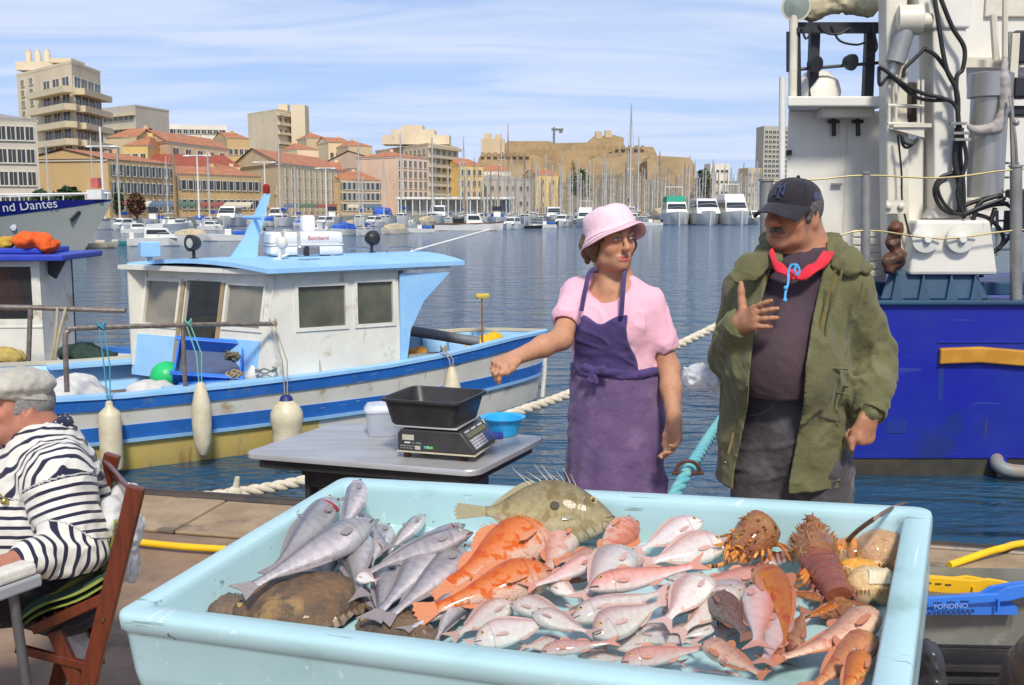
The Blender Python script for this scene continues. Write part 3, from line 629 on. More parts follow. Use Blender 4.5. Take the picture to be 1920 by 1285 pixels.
# brown flatfish: domed discs with a frilled rim
m_flat = mat('flatfish_skin', (.22, .135, .075), (.10, .072, .05), 16, .55, bump=.9, bscale=70, coat=.08, grime=((.34, .22, .11), 11, .55), hvar=.08)
m_flatfin = mat('flatfish_fin', (.20, .13, .08), (.12, .08, .05), 60, .5, coat=.2)
def flatfish(c, rx, ry, hh, ang, label):
    p = tub_floor(*c, .012); o = thing('flatfish', label, 'fish', p, None or tuple((Matrix(np.array([TU, TV, TN]).T).to_4x4() @ Matrix.Rotation(R(ang), 4, 'Z')).to_euler()), 'brown flatfish at the front of the tub')
    G = []; n = 44
    for i in range(13):
        q = i/12; ring = []
        for k in range(n):
            a = 2*PI*k/n; e = 1 - .10*abs(math.sin(a))**3*0 + .05*math.cos(a); rr = math.sin(q*PI/2)
            z = hh*math.cos(q*PI/2)**.8 + .0 + .10*hh*math.cos(3*a+q*4)*q*(1-q)*2
            ring.append((rx*rr*e*math.cos(a), ry*rr*e*math.sin(a), z + .004*mnoise.noise((5*math.cos(a)*rr*2, 5*math.sin(a)*rr*2, q))))
        G.append(ring)
    MB().grid(G, True).build('body', m_flat, o, True)
    G = [[((rx*(.965+.10*j*(1 + .12*(k % 2)))*(1+.05*math.cos(2*PI*k/88)))*math.cos(2*PI*k/88), (ry*(.965+.13*j*(1 + .12*(k % 2))))*(1+.05*math.cos(2*PI*k/88))*math.sin(2*PI*k/88), .012 - .012*j + .004*(k % 2) + .005*j*math.sin(k*.9)) for k in range(88)] for j in (0, .5, 1)]
    MB().grid(G, True).build('fin_frill', m_flatfin, o, 30)
    b = MB(); b.prism([(-rx*1.0, -.02, .004), (-rx*1.16, -.04, .002), (-rx*1.32, -.05, .001), (-rx*1.35, 0, .002), (-rx*1.32, .05, .001), (-rx*1.16, .04, .002), (-rx*1.0, .02, .004)], (0, 0, 0), (0, 0, .006)); b.build('tail_fin', m_flatfin, o)
    for s_ in (.35, -.05):
        e = MB().ball((rx*.80, ry*s_, hh*.55), .0085, 10, 8).build('eye', m_eye_gold, o, True); MB().ball((rx*.80, ry*s_, hh*.55+.005), .005, 8, 6).build('pupil', m_pupil, e, True)
    return o
flatfish((566, 1142), (.132), .110, .062, 200, 'big brown domed flatfish heaped against the front wall of the tub')
flatfish((430, 1146), .060, .045, .026, 150, 'small brown flatfish in the front corner of the tub')
flatfish((742, 1180), .078, .055, .028, 165, 'middle sized brown flatfish between the big one and the pale hake')
# ---------------- spiny lobsters and box crabs
m_lob = mat('lobster_shell', (.27, .085, .035), (.38, .17, .055), 26, .38, bump=1., bscale=90, coat=.4, grime=((.45, .26, .10), 22, .58))
m_loba = mat('lobster_abdomen', (.21, .055, .035), (.28, .085, .05), 24, .3, bump=.4, bscale=80, coat=.5, grime=((.62, .48, .34), 34, .64))
m_lobl = mat('lobster_leg', (.75, .30, .05), (.50, .15, .03), 50, .4, coat=.3)
m_ant = mat('lobster_antenna', (.42, .15, .05), (.16, .06, .03), 60, .45)
def lob_dir(px0, px1, h0, h1=None):
    a, b = tub_floor(*px0, h0), tub_floor(*px1, h0 if h1 is None else h1); return a, b
def carapace(parent, a, b, wd, ht, spines, name='carapace', m=None):
    """body shell from a (front) to b (rear), local points"""
    x = unit(b-a); L_ = np.linalg.norm(b-a); y = unit(np.cross(TN, x)); z = np.cross(x, y); rs = []; n = 18
    for i in range(15):
        q = i/14; w_ = wd*(.42 + .58*math.sin(min(1, q*1.5+.12)*PI/2)**1.0) * (1 - .18*max(0, q-.75)/.25); h_ = ht*(.5+.5*math.sin(min(1, q*1.6+.1)*PI/2))
        if i in (0, 14): w_ *= .7; h_ *= .7
        rs.append([a + x*L_*q + y*w_*math.cos(2*PI*k/n) + z*h_*(math.sin(2*PI*k/n) if math.sin(2*PI*k/n) > 0 else .5*math.sin(2*PI*k/n))*(1 + (.06 if abs(q-.55) < .04 else 0)) for k in range(n)])
    b_ = MB().rings(rs)
    for i in range(spines):
        q = .05 + .8*rng.random(); an = PI*(.1+.8*rng.random()); w_ = wd*(.42+.58*math.sin(min(1, q*1.5+.12)*PI/2)); h_ = ht*(.5+.5*math.sin(min(1, q*1.6+.1)*PI/2))
        p = a + x*L_*q + y*w_*math.cos(an) + z*h_*math.sin(an); d = unit(y*math.cos(an) + z*math.sin(an)*1.2 - x*.8); b_.rod(p - d*.003, p + d*(.008+.006*rng.random()), .0035, .0006, 5)
    return b_.build(name, m or m_lob, parent, 50), x, y, z, L_
def leg(parent, pts, r=.0042, m=None, name='leg'):
    P = np.array(pts); k = len(P); return MB().tube(spline(P, 4), np.interp(np.linspace(0, 1, (k-1)*4+1), [0, .45, .9, 1], [r, r*.85, r*.6, r*.2]), 7).build(name, m or m_lobl, parent)
# the whole lobster seen from above, head to the back wall
lo = thing('spiny_lobster', 'whole brown spiny lobster with ringed tail, pointing at the back wall', 'lobster', tub_floor(1545, 1060, 0))
O_ = np.array(lo.location); T = lambda px, py, h: tub_floor(px, py, h) - O_
a, b = T(1519, 1006, .045), T(1536, 1056, .052)
_, x, y, z, L_ = carapace(lo, a, b, .042, .040, 60)
rs = []; tail0, tail1 = T(1534, 1052, .05), T(1571, 1118, .036); sx = unit(tail1-tail0); SL = np.linalg.norm(tail1-tail0); sy = unit(np.cross(TN, sx)); sz = np.cross(sx, sy)
for i in range(6):
    q0, q1 = i/6, (i+1.18)/6; m = MB(); rr = []
    for q, e in ((q0, .93), (q0+.02, 1.02), (q1-.03, 1.03), (q1, .95)):
        w_ = .038*(1-.32*q)*e; rr.append([tail0 + sx*SL*q + sy*w_*math.cos(t) + sz*(w_*.85*max(0, math.sin(t)) + .3*w_*min(0, math.sin(t))) for t in np.linspace(0, 2*PI, 18, endpoint=False)])
    m.rings(rr)
    for s_ in (1, -1): m.rod(tail0 + sx*SL*q1*.95 + sy*s_*.036*(1-.3*q0), tail0 + sx*SL*(q1+.05) + sy*s_*.046*(1-.3*q0) - sz*.012, .006, .001, 5)
    m.build('tail_segment', m_loba, lo, 50)
for k in range(5):
    an = (k-2)*.42; c = tail1 + sx*.004; d = sx*math.cos(an) + sy*math.sin(an); e = unit(np.cross(sz, d))
    MB().prism([c + e*.008, c + d*.03 + e*.016, c + d*.055 + e*.014, c + d*.062, c + d*.055 - e*.014, c + d*.03 - e*.016, c - e*.008], sz*(-.004 - .008*abs(an)), sz*(.001 - .008*abs(an))).build('fan_blade', m_lob, lo)
for s_, tip in ((1, (1512, 972)), (-1, (1548, 990))):     # antenna bases
    p0 = a + y*s_*.016 + z*.01; p1 = T(*tip, .085 if tip[0] < 1520 else .07); P = spline([p0, (p0*.6+p1*.4) + z*.012, p1], 4); m = MB().tube(P, np.linspace(.011, .007, len(P)), 8)
    for i in range(10): t = P[rng.integers(1, len(P)-1)]; dd = unit(rng.normal(size=3)); m.rod(t, t + dd*.016, .003, .0005, 4)
    m.build('antenna_base', m_lob, lo)
leg(lo, [T(1586, 1018, .05), T(1610, 994, .10), T(1650, 966, .16), T(1680, 949, .185), T(1702, 942, .19)], .0050, mat('dry_antenna', (.20, .13, .08), (.12, .08, .05), 60, .5), 'antenna')
for i, (p, q, r_) in enumerate((((1552, 1028), (1562, 1003), (1563, 1042)), ((1556, 1036), (1578, 1022), (1592, 1048)), ((1524, 1045), (1500, 1078), (1463, 1076)), ((1524, 1050), (1502, 1086), (1466, 1088)), ((1526, 1054), (1505, 1096), (1475, 1098)))):
    leg(lo, [T(*p, .03), T(*q, .055), T(*r_, .012)])
# the second one, turned with its head forward
lo = thing('spiny_lobster', 'brown spiny lobster with splayed orange legs and a banded antenna, beside the silver bream', 'lobster', tub_floor(1415, 1020, 0))
O_ = np.array(lo.location)
a, b = T(1386, 1046, .035), T(1437, 986, .055); _, x, y, z, L_ = carapace(lo, a, b, .044, .046, 26)
m = MB()
for i in range(46): p = a + x*rng.uniform(-.012, .05) + y*rng.uniform(-.032, .032) + z*rng.uniform(0, .03); m.rod(p, p + unit(-x*.8 + rng.normal(size=3)*.5)*.018, .004, .0006, 5)
m.build('head_spines', m_lobl, lo)
leg(lo, [a + z*.01, T(1350, 1060, .05), T(1290, 1063, .055), T(1232, 1066, .052)], .0048, mat('banded_antenna', (.66, .27, .06), (.05, .02, .015), 14, .45, lo=.46, hi=.54, stretch=(6, .2, .2)), 'antenna')
for p, q, r_ in (((1382, 1022), (1368, 1003), (1338, 1012)), ((1384, 1028), (1370, 1008), (1356, 1050)), ((1388, 1034), (1374, 1012), (1358, 1056)), ((1420, 1034), (1418, 1040), (1402, 1062)), ((1428, 1032), (1430, 1036), (1426, 1064)),
                ((1440, 1030), (1442, 1036), (1446, 1068)), ((1448, 1022), (1466, 1026), (1488, 1060)), ((1452, 1018), (1480, 1028), (1494, 1052))):
    leg(lo, [T(*p, .03), T(*q, .062), T(*r_, .03)])
# box crabs
def box_crab(px, rx, ry, hh, ang, label, cols, tilt=0., under=False):
    p = tub_floor(*px, .03); M = Matrix(np.array([TU, TV, TN]).T).to_4x4() @ Matrix.Rotation(R(ang), 4, 'Z') @ Matrix.Rotation(R(tilt), 4, 'X')
    o = thing('box_crab', label, 'crab', p, tuple(M.to_euler()), 'box crabs in the corner of the tub'); m = mat('crab_' + str(px[0]), cols[0], cols[1], 30, .4, bump=.7, bscale=60, coat=.4, grime=(cols[2], 40, .58))
    G = []; n = 36
    for i in range(10):
        q = i/9*PI/2; ring = []
        for k in range(n):
            an = 2*PI*k/n; e = 1 + (.05 if (k % 3 == 0 and math.sin(an) < .2) else 0)*math.sin(q)
            ring.append((rx*math.sin(q)*math.cos(an)*e, ry*math.sin(q)*math.sin(an)*e*(1.1 if math.sin(an) > 0 else .9), hh*math.cos(q)**.85 + .004*mnoise.noise((an*2, q*4, px[0]))))
        G.append(ring)
    G.append([(.8*v[0], .8*v[1], -.012) for v in G[-1]]); G.append([(0, 0, -.014)]*n)
    MB().grid(G, True).build('carapace', m, o, 60)
    mc = mat('crab_claw', (.70, .52, .30), (.55, .30, .10), 30, .4, coat=.3)
    for s_ in (1, -1):
        c = MB(); c.ball((s_*rx*.42, -ry*.80, .004), (rx*.40, ry*.26, hh*.62), 12, 8)
        for k in range(4): c.rod((s_*rx*(.2+.14*k), -ry*.92, hh*.35), (s_*rx*(.2+.15*k), -ry*1.02, hh*.85), .004, .001, 5)
        c.build('claw', mc, o, 50)
        for k in range(3): leg(o, [(s_*rx*.75, ry*(.1-.3*k), 0), (s_*rx*1.15, ry*(.15-.4*k), .006), (s_*rx*1.22, ry*(-.05-.45*k), -.02)], .005, mc)
    if under:
        c = MB()
        for k in range(5): c.tube(spline([(rx*(-.05+.17*k), ry*.25, hh*.86), (rx*(.0+.17*k), -ry*.15, hh*1.02), (rx*(-.08+.17*k), -ry*.55, hh*.7)], 4), .0055, 7)
        c.build('folded_legs', mat('crab_ivory', (.80, .70, .50), (.72, .58, .36), 30, .35, coat=.4), o)
    return o
box_crab((1597, 1040), .046, .036, .030, 10, 'orange spotted box crab between the big lobster and the other crabs', ((.72, .30, .08), (.62, .22, .06), (.34, .08, .04)))
box_crab((1652, 1042), .052, .048, .044, 20, 'large tan and rose box crab jammed in the back corner of the tub', ((.52, .30, .14), (.58, .34, .20), (.42, .14, .10)), 26)
box_crab((1610, 1072), .040, .028, .024, -8, 'bright yellow orange box crab below the spotted one', ((.80, .42, .06), (.75, .30, .05), (.70, .50, .22)))
box_crab((1632, 1100), .044, .036, .034, 15, 'overturned cream box crab showing its folded legs', ((.66, .42, .18), (.70, .52, .28), (.50, .22, .07)), 18, True)
m = MB().tube(spline([tub_floor(1447, 1232, .004), tub_floor(1452, 1243, .004), tub_floor(1468, 1244, .004), tub_floor(1484, 1246, .004)], 5), .0012, 5)
tag(m.build('string', mat('thread', (.12, .10, .08), rough=.7)), 'short dark bit of thread on the tub floor', 'thread')
# ================================================ the people
def skin_mat(name):
    return mat(name, (1, 1, 1), (.90, .86, .84), 60, .48, vcol=True, bump=.25, bscale=420, sss=.12, spec=.4)
def cloth_mat(name, c, c2=None, sc=14, bump=.35, bs=700, **k): bump, bs = min(1, bump*1.3), 30; return mat(name, c, c2, sc, k.pop('rough', .85), bump=bump, bscale=bs, sheen=k.pop('sheen', .15), spec=.25, **k)
class Head:
    """local axes: a to the person's left, b forward, c up; centre about mid-skull"""
    def __init__(s, c, yaw, pitch=0., roll=0., sc=1.):
        M = Matrix.Rotation(yaw, 3, 'Z') @ Matrix.Rotation(PI, 3, 'Z')      # yaw 0 looks at the camera side (-Y)
        M = M @ Matrix.Rotation(pitch, 3, 'X') @ Matrix.Rotation(roll, 3, 'Y')
        s.R = np.array(M); s.c = np.asarray(c, float); s.k = sc
    def P(s, a, b, c): return s.c + s.R @ np.array([-a, b, c])*s.k
    def V(s, a, b, c): return s.R @ np.array([-a, b, c])
    def rot(s): return s.R
def sculpt_head(F, H, fem=False, old=False):
    k = H.k; E = lambda c, r, kk=.02, op='add': F.egg(H.P(*c), np.array(r)*k, H.rot(), kk*k, op)
    L_ = lambda a, b, ra, rb, kk=.012, op='add', fl=None: F.limb(H.P(*a), H.P(*b), ra*k, rb*k, kk*k, fl, op)
    E((0, -.014, .036), (.073, .094, .083)); E((0, .026, -.025), (.060, .064, .085), .03)
    E((0, .040, -.082), (.044 if fem else .052, .046, .030), .03); E((0, .074, -.098), (.018 if fem else .023, .016, .016), .025)
    for s_ in (1, -1):
        E((s_*.040, .055, -.030), (.024, .024, .024), .022); E((s_*.052, .012, -.072), (.016, .028, .026), .03)
        L_((s_*.010, .090, .024), (s_*.044, .076, .022), .008 if fem else .013, .007 if fem else .009, .016)
        E((s_*.031, .097, .004), (.017, .015, .0115), .012, 'cut')
        E((s_*.031, .0835, .0045), (.0155, .0125, .012), .004)
        E((s_*.0105*(.82 if fem else 1), .103, -.034), (.0080, .010, .008), .008)
        E((s_*.076, -.010, -.006), (.010, .019, .033), .008); E((s_*.084, -.004, -.002), (.006, .010, .020), .004, 'cut')
    nf = .78 if fem else 1.; L_((0, .088, .016), (0, .1130, -.026), .0085*nf, .0125*nf, .012); E((0, .1125, -.030), (.013*nf, .0105, .0105), .008)
    L_((-.022, .085, -.0632), (.022, .085, -.0632), .0070, .0070, .008); E((0, .0935, -.0615), (.014, .007, .006), .006)
    L_((-.017, .085, -.0735), (.017, .085, -.0735), .0080, .0080, .008); E((0, .0915, -.074), (.014, .007, .007), .006)
    L_((-.023, .0985, -.0675), (.023, .0985, -.0675), .0034, .0034, .004, 'cut')
    if old:
        for s_ in (1, -1): L_((s_*.020, .094, -.034), (s_*.034, .076, -.066), .004, .004, .008, 'cut'); E((s_*.034, .048, -.084), (.018, .022, .02), .02)
def head_colours(H, base, lip, extra=()):
    base = np.array(base); tb = [((0, .093, -.0625), (.026, .016, .0055), lip, .85), ((0, .093, -.0745), (.023, .016, .0065), lip, .85)]
    tb += [((s*.042, .07, -.025), (.03, .03, .025), base*(1.06, .84, .78), .5) for s in (1, -1)] + [((0, .115, -.03), (.02, .02, .016), base*(1.06, .82, .76), .5)]
    tb += list(extra)
    def fn(V):
        q = ((V - H.c) @ H.R)/H.k; q[:, 0] *= -1; col = np.tile(base, (len(V), 1))
        for c, r, cc, st in tb:
            d = np.linalg.norm((q-np.array(c))/np.array(r), axis=1); m = (st*sstep(1.35, .7, d))[:, None]; col = col*(1-m) + np.array(cc)*m
        return col
    return fn
def eyes(H, root, o, iris=(.10, .055, .03), open_=1.):
    mw = mat('eyeball', (.50, .45, .41), rough=.25, coat=.4); mi = mat('iris_%d' % (iris[0]*1000), iris, rough=.15, coat=.6); ml = mat('lash', (.03, .02, .015), rough=.7)
    for s_ in (1, -1):
        Rz = np.array(Matrix(H.R) @ Matrix.Rotation(R(14)*s_, 3, 'Z'))
        e = MB().ball(H.P(s_*.031, .0925, .004) - o, np.array((.0125, .0058, .0050*open_))*H.k, 14, 10, Rz).build('eye', mw, root, True)
        MB().ball(H.P(s_*.031, .0960, .004) - o, np.array((.0050, .0030, .0046*open_))*H.k, 10, 8, Rz).build('iris', mi, e, True)
        m = MB(); m.tube([H.P(s_*(.031 + .0140*t), .0975 - .004*t*t - (.003*t if t > 0 else 0), .0055 + .0040*open_*(1-t*t)) - o for t in np.linspace(-1, 1, 7)], .0014*H.k, 5); m.build('eyelash', ml, root)
def brows(H, root, o, m, th=.003, lift=.0):
    for s_ in (1, -1):
        MB().tube([H.P(s_*(.014+.036*t), .1005 - .017*t*t, .021 + lift + .007*math.sin(t*2.4)) - o for t in np.linspace(0, 1, 7)], np.array([.8, 1, 1, .95, .8, .6, .3])*th*H.k, 6).build('eyebrow', m, root)
def hand(F, w, d, n, t, curl, thumb=(.8, .6, -.2), thumb_curl=.35, s=1., fan=.10, k=.006):
    """w wrist, d towards the knuckles, n out of the back of the hand, t towards the thumb; curl per finger (index to little): bend of each joint"""
    d, n = unit(d), unit(n); n = unit(n - d*np.dot(n, d)); t = unit(np.asarray(t) - d*np.dot(t, d) - n*np.dot(t, n)); w = np.asarray(w, float)
    F.limb(w - d*.01, w + d*.03*s, .028*s, .030*s, .012, (n, .72)); F.limb(w + d*.03*s + t*.008*s, w + d*.078*s + t*.014*s, .030*s, .024*s, .012, (n, .52)); F.limb(w + d*.03*s - t*.008*s, w + d*.074*s - t*.020*s, .026*s, .021*s, .012, (n, .52))
    for i in range(4):
        off = (.030, .010, -.0095, -.028)[i]*s; p = w + d*(.082, .087, .083, .074)[i]*s + t*off; L_ = (.072, .081, .075, .058)[i]*s
        a = 0.; dd = unit(d + t*fan*(1.5-i)*.8); pts = [p - d*.012*s, p]
        for j, fr in enumerate((.46, .31, .23)):
            a += curl[i]*(1., 1.15, .8)[j]; p = p + (dd*math.cos(a) - n*math.sin(a))*L_*fr; pts.append(p)
        F.chain(pts, np.array([.0098, .0096, .0086, .0078, .0066])*s, .004)
    b = w + d*.022*s + t*.024*s; td = unit(t*thumb[0] + d*thumb[1] + n*thumb[2]); e = unit(d - td*np.dot(d, td))
    p1 = b + td*.042*s; p2 = p1 + unit(td*math.cos(thumb_curl) + e*math.sin(thumb_curl))*.032*s; p3 = p2 + unit(td*math.cos(2*thumb_curl) + e*math.sin(2*thumb_curl))*.025*s
    F.chain([b, p1, p2, p3], np.array([.0165, .0118, .0102, .0082])*s, .010)
def bodyframe(f):
    f = unit(f); u = np.array([0, 0, 1.]); l = unit(np.cross(u, f)); return l, f, u
# ---------------------------------------------------------------- the fishwife
def woman():
    o = np.array([at(1160, 700, 3.72)[0], 3.72, 0.]); root = thing('person', 'woman in a pink bucket hat, pink shirt and purple apron reaching out one hand', 'person', o)
    l, f, u = bodyframe((-.40, -.92, 0)); B = lambda a, b, c: o + l*a + f*b + u*c
    nb, ch, wa = at(1150, 540, 3.72), at(1151, 605, 3.72), at(1156, 690, 3.72); pe = at(1160, 770, 3.72)
    sL, sR = at(1217, 564, 3.66), at(1082, 545, 3.76); eL, eR = at(1254, 690, 3.64), at(1052, 636, 3.58); wL, wR = at(1264, 786, 3.52), at(966, 671, 3.42)
    H = Head(at(1146, 447, 3.68), R(26), R(-2), R(3), .94)
    F = Field((min(wR[0]-.22, -9), 3.2, .82), (o[0]+.36, 4.0, 1.70), .0036)
    F.lo[0] = at(890, 680, 3.35)[0]; F = Field((F.lo[0], 3.18, .72), (o[0]+.34, 3.98, 1.66), .0036)
    sculpt_head(F, H, True)
    F.limb(H.P(0, -.028, -.05), nb + u*.02 - f*.012, .052, .054, .03); F.limb(nb + u*.0, ch, .075, .125, .05, (f, .66)); F.limb(ch, wa, .125, .115, .05, (f, .7))
    F.limb(sL - u*.02, nb - u*.03, .036, .05, .04); F.limb(sR - u*.02, nb - u*.03, .036, .05, .04)
    for s_, e, w in ((sL, eL, wL), (sR, eR, wR)): F.limb(s_ - u*.02, e, .042, .037, .03); F.limb(e, e*.6+w*.4, .038, .036, .02); F.limb(e*.6+w*.4, w, .036, .025, .02, None)
    for s_ in (1, -1): F.limb(H.P(s_*.045, -.02, -.07), nb + f*.055 + l*s_*.012, .012, .010, .03)
    dR = unit(wR-eR); hand(F, wR, unit(dR*.9 + u*.02 + f*.1), unit(u*.8 + f*.5), -u*.2 + f*1.0, (.55, .85, .95, 1.05), thumb=(.35, .9, -.35), s=.94)
    dL = unit(wL-eL); hand(F, wL, unit(dL + -u*1.4), unit(l*.6 - f*.8), unit(f*.7 - l*.75), (.38, .45, .52, .6), thumb=(.45, .9, -.2), s=.94)
    skin = (.56, .29, .17)
    link('body', F.mesh('woman_body', head_colours(H, skin, (.50, .11, .095)), o), skin_mat('woman_skin'), root)
    mh = mat('brown_hair', (.12, .065, .03), (.21, .115, .055), 90, .5, bump=.8, bscale=300, stretch=(1, 1, .25))
    eyes(H, root, o, (.07, .045, .03), 1.2); brows(H, root, o, mh, .0024, .002)
    G = Field(H.c - .17, H.c + .17, .0035)         # bobbed hair under the hat
    G.egg(H.P(0, -.012, .012), np.array([.077, .090, .060]), H.rot(), .02)
    for s_ in (1, -1):
        for i in range(7): a0 = R(-8 + 24*i); p = lambda z, r: H.P(s_*.079*math.cos(a0)*r, -.012 - .095*math.sin(a0)*r, z); G.chain([p(.0, .97), p(-.03, 1.04), p(-.076 - .010*math.sin(i*2.), 1.08 if i else .98)], [.022, .024, .010], .012)
    face = H
    def cutface(D, P):
        q = ((P-H.c)@H.R.astype(np.float32))/H.k; return np.maximum(D + .0022*wave(P, 170, 5), q[..., 1]-.050-np.maximum(0, q[..., 2]-.02)*1.4)
    G.func(cutface); link('hair', G.mesh('woman_hair', None, o), mh, root)
    for s_ in (1, -1):      # fringe wisps
        m = MB()
        for i in range(6): a = s_*(.012+.010*i); m.tube(spline([H.P(a, .088-.006*i, .07), H.P(a*1.15, .098-.0075*i, .045), H.P(a*1.35, .094-.009*i, .026 - .004*i)], 4), .0032, 5)
        m.build('fringe', mh, root)
    # bucket hat
    mhat = cloth_mat('hat_pink', (.88, .62, .68), (.85, .57, .63), 20)
    tl = Matrix.Rotation(R(17), 3, 'X') @ Matrix.Rotation(R(7), 3, 'Y'); prof = [(.0, .092), (.03, .091), (.056, .086), (.078, .074), (.088, .055), (.093, .034), (.0955, .014), (.0972, .004), (.106, -.012), (.116, -.028), (.126, -.044)]
    def hatpt(r, z, a, off=0.):
        fl = max(0, (r-.0972)/.0285); x = r*math.cos(a); y = r*1.16*math.sin(a)-.018
        z = z + fl*(.034*max(0, math.sin(a))**2 + .007*math.sin(3*a+1) - .012*max(0, -math.sin(a))) + .0025*math.sin(5*a+z*60) + off; v = np.array(tl @ Vector((x, y, z - .02))) + np.array([0, 0, .052])
        return H.P(-v[0], v[1], v[2]) - o
    n = 48; G = [[hatpt(max(r, .001), z, 2*PI*k/n) for k in range(n)] for r, z in prof] + [[hatpt(r-.002, z-.0035, 2*PI*k/n) for k in range(n)] for r, z in prof[::-1][:-1]]
    hat = MB().grid(G, True).build('bucket_hat', mhat, root, True)
    m = MB(); [m.tube([hatpt(r+.0012, z, 2*PI*k/n) for k in range(n+1)], .0011, 5, False) for r, z in ((.112, -.021), (.121, -.036))]; m.build('hat_seam', cloth_mat('hat_thread', (.72, .42, .50)), hat)
    # shirt
    def torso(F, e, sl=True):
        F.limb(nb - u*.035, ch, .088+e, .138+e, .05, (f, .70)); F.limb(ch, wa, .138+e, .136+e, .06, (f, .74)); F.limb(wa, pe, .136+e, .165+e, .06, (f, .76))
        for s_ in (1, -1): F.egg(ch + l*s_*.068 + f*.070 - u*.005, (.070+e, .055+e, .070+e), None, .05)
        F.limb(sL - u*.012, nb - u*.04, .046+e, .062+e, .05); F.limb(sR - u*.012, nb - u*.04, .046+e, .062+e, .05)
    F = Field(o + [-.36, -.42, .82], o + [.34, .30, 1.46], .0042); torso(F, .006)
    for s_, e, q in ((sL, eL, .62), (sR, eR, .58)): F.limb(s_ - u*.008, s_+(e-s_)*q, .052, .056, .025); F.limb(s_+(e-s_)*(q-.10), s_+(e-s_)*(q+.3), .038, .044, .006, None, 'cut'); 
    F.egg(nb + f*.075 + u*.035, (.084, .075, .085), np.array(Matrix(np.array([l, f, u]).T)), .01, 'cut')
    F.limb(nb - u*.02, nb + u*.1, .060, .060, .01, None, 'cut')
    def fold(D, P):
        q = P - o; c = q@u.astype(np.float32); a = q@l.astype(np.float32)
        D = D + .0018*wave(P*np.array([1, 1, .55]), 62, 3) - .0055*crease(P*np.array([.9, .9, .8]), 27, 6) + .003*wave(P, 105, 4)*sstep(1.05, .95, c)
        return np.maximum(D, (wa[2]-.012) - P[..., 2])
    F.func(fold); link('shirt', F.mesh('woman_shirt', None, o, 2), cloth_mat('pink_cotton', (.82, .47, .56), (.80, .44, .53), 10, bump=.25), root)
    # apron: bib, straps, skirt, band, knot
    mb = cloth_mat('apron_navy', (.082, .055, .175), (.062, .042, .14), 12); mk = cloth_mat('apron_purple', (.175, .108, .225), (.135, .085, .19), 7, bump=.5, bs=300, grime=((.21, .135, .25), 6, .56))
    F = Field(o + [-.30, -.42, .92], o + [.26, .22, 1.34], .0042); torso(F, .021)
    def bib(D, P):
        q = P-o; a = q@l.astype(np.float32); b = q@f.astype(np.float32); c = q[..., 2]
        D = D + .002*wave(P*np.array([1, 1, .8]), 70, 8) - .005*crease(P, 30, 10) + .005*wave(P, 95, 9)*sstep(1.16, 1.04, c); D = np.maximum(D, -(D+.011))
        top = 1.262 - .035*np.exp(-((a+.022)/.045)**2); lo = wa[2]-.02; side = np.abs(a+.020) - (.094 + .03*sstep(1.20, 1.06, c))
        return np.maximum(np.maximum(D, np.maximum(c-top, lo-c)), np.maximum(side, -b))
    F.func(bib); link('apron_bib', F.mesh('apron_bib', None, o, 2), mb, root)
    for p in (((1090, 583), (1098, 540), (1109, 508)), ((1165, 593), (1168, 550), (1171, 512))):
        pts = [at(*p[0], 3.545), at(*p[1], 3.565), at(*p[2], 3.62), nb + u*.05 - f*.05 + l*(.03 if p[0][0] > 1100 else -.03)]
        P = spline(pts, 6); G = []
        for i, q in enumerate(P): G.append(q - o)
        MB().tube(G, .0115, 10, True, .7).build('apron_strap', mb, root)
    G = []; n = 84; zs = np.r_[np.linspace(wa[2]+.005, wa[2]-.10, 8), np.linspace(wa[2]-.13, .36, 22)]
    for z in zs:
        q = (wa[2]-z); A = np.interp(q, [0, .08, .25, .65], [.166, .172, .180, .192]); D_ = np.interp(q, [0, .08, .25, .65], [.130, .134, .140, .150]); ring = []
        for k in range(n):
            a = 2*PI*k/n; e = 1 + .022*math.sin(9*a+2)*min(1, q*2.2) + .016*math.sin(17*a+z*7)*min(1, q*3) + .02*math.sin(4*a - 9*z)*min(1, q*2)
            ww = (.012*mnoise.noise((a*1.1, z*34, 3)) + .006*mnoise.noise((a*.8+z*6, z*60, 5)))*min(1, q*5) + .007*mnoise.noise((a*3, z*11, 8)); ring.append(l*(A*e+ww)*math.cos(a) + f*(D_*e+ww)*math.sin(a) + u*z + np.array([wa[0], wa[1], 0]) - o*np.array([1, 1, 0]))
        G.append(ring)
    G += [[v*np.array([.97, .97, 1]) for v in r] for r in G[::-1][:3]]
    MB().grid(G, True).build('apron_skirt', mk, root, True)
    MB().grid([[l*(A)*math.cos(2*PI*k/n) + f*D_*math.sin(2*PI*k/n) + u*(z + .004*math.sin(k*.4)) + wa*np.array([1, 1, 0]) - o*np.array([1, 1, 0]) for k in range(n)] for A, D_, z in ((.158, .122, wa[2]-.016), (.171, .136, wa[2]-.014), (.171, .137, wa[2]+.012), (.152, .118, wa[2]+.018))], True).build('apron_band', mb, root, True)
    kc = at(1113, 697, 3.58); F = Field(kc-.09, kc+.09, .004)
    for a, b, r in (((0, 0), (.03, .01), .016), ((0, 0), (-.028, .014), .015), ((0, 0), (.012, -.035), .010), ((0, 0), (-.014, -.03), .010), ((-.045, .012), (.05, .0), .008)): F.limb(kc + l*a[0] + u*a[1], kc + l*b[0] + u*b[1] + f*.004, r*.7, r, .008, (f, .7))
    F.func(lambda D, P: D + .003*wave(P, 190, 2)); link('apron_knot', F.mesh('apron_knot', None, o), mb, root)
    mt = cloth_mat('dark_trousers', (.03, .03, .04)); F = Field(o + [-.25, -.25, .03], o + [.25, .25, .95], .007)
    for s_ in (1, -1): F.chain([B(s_*.085, 0, .84), B(s_*.09, .01, .47), B(s_*.095, -.01, .09)], [.078, .062, .05], .03)
    link('trousers', F.mesh('woman_trousers', None, o), mt, root)
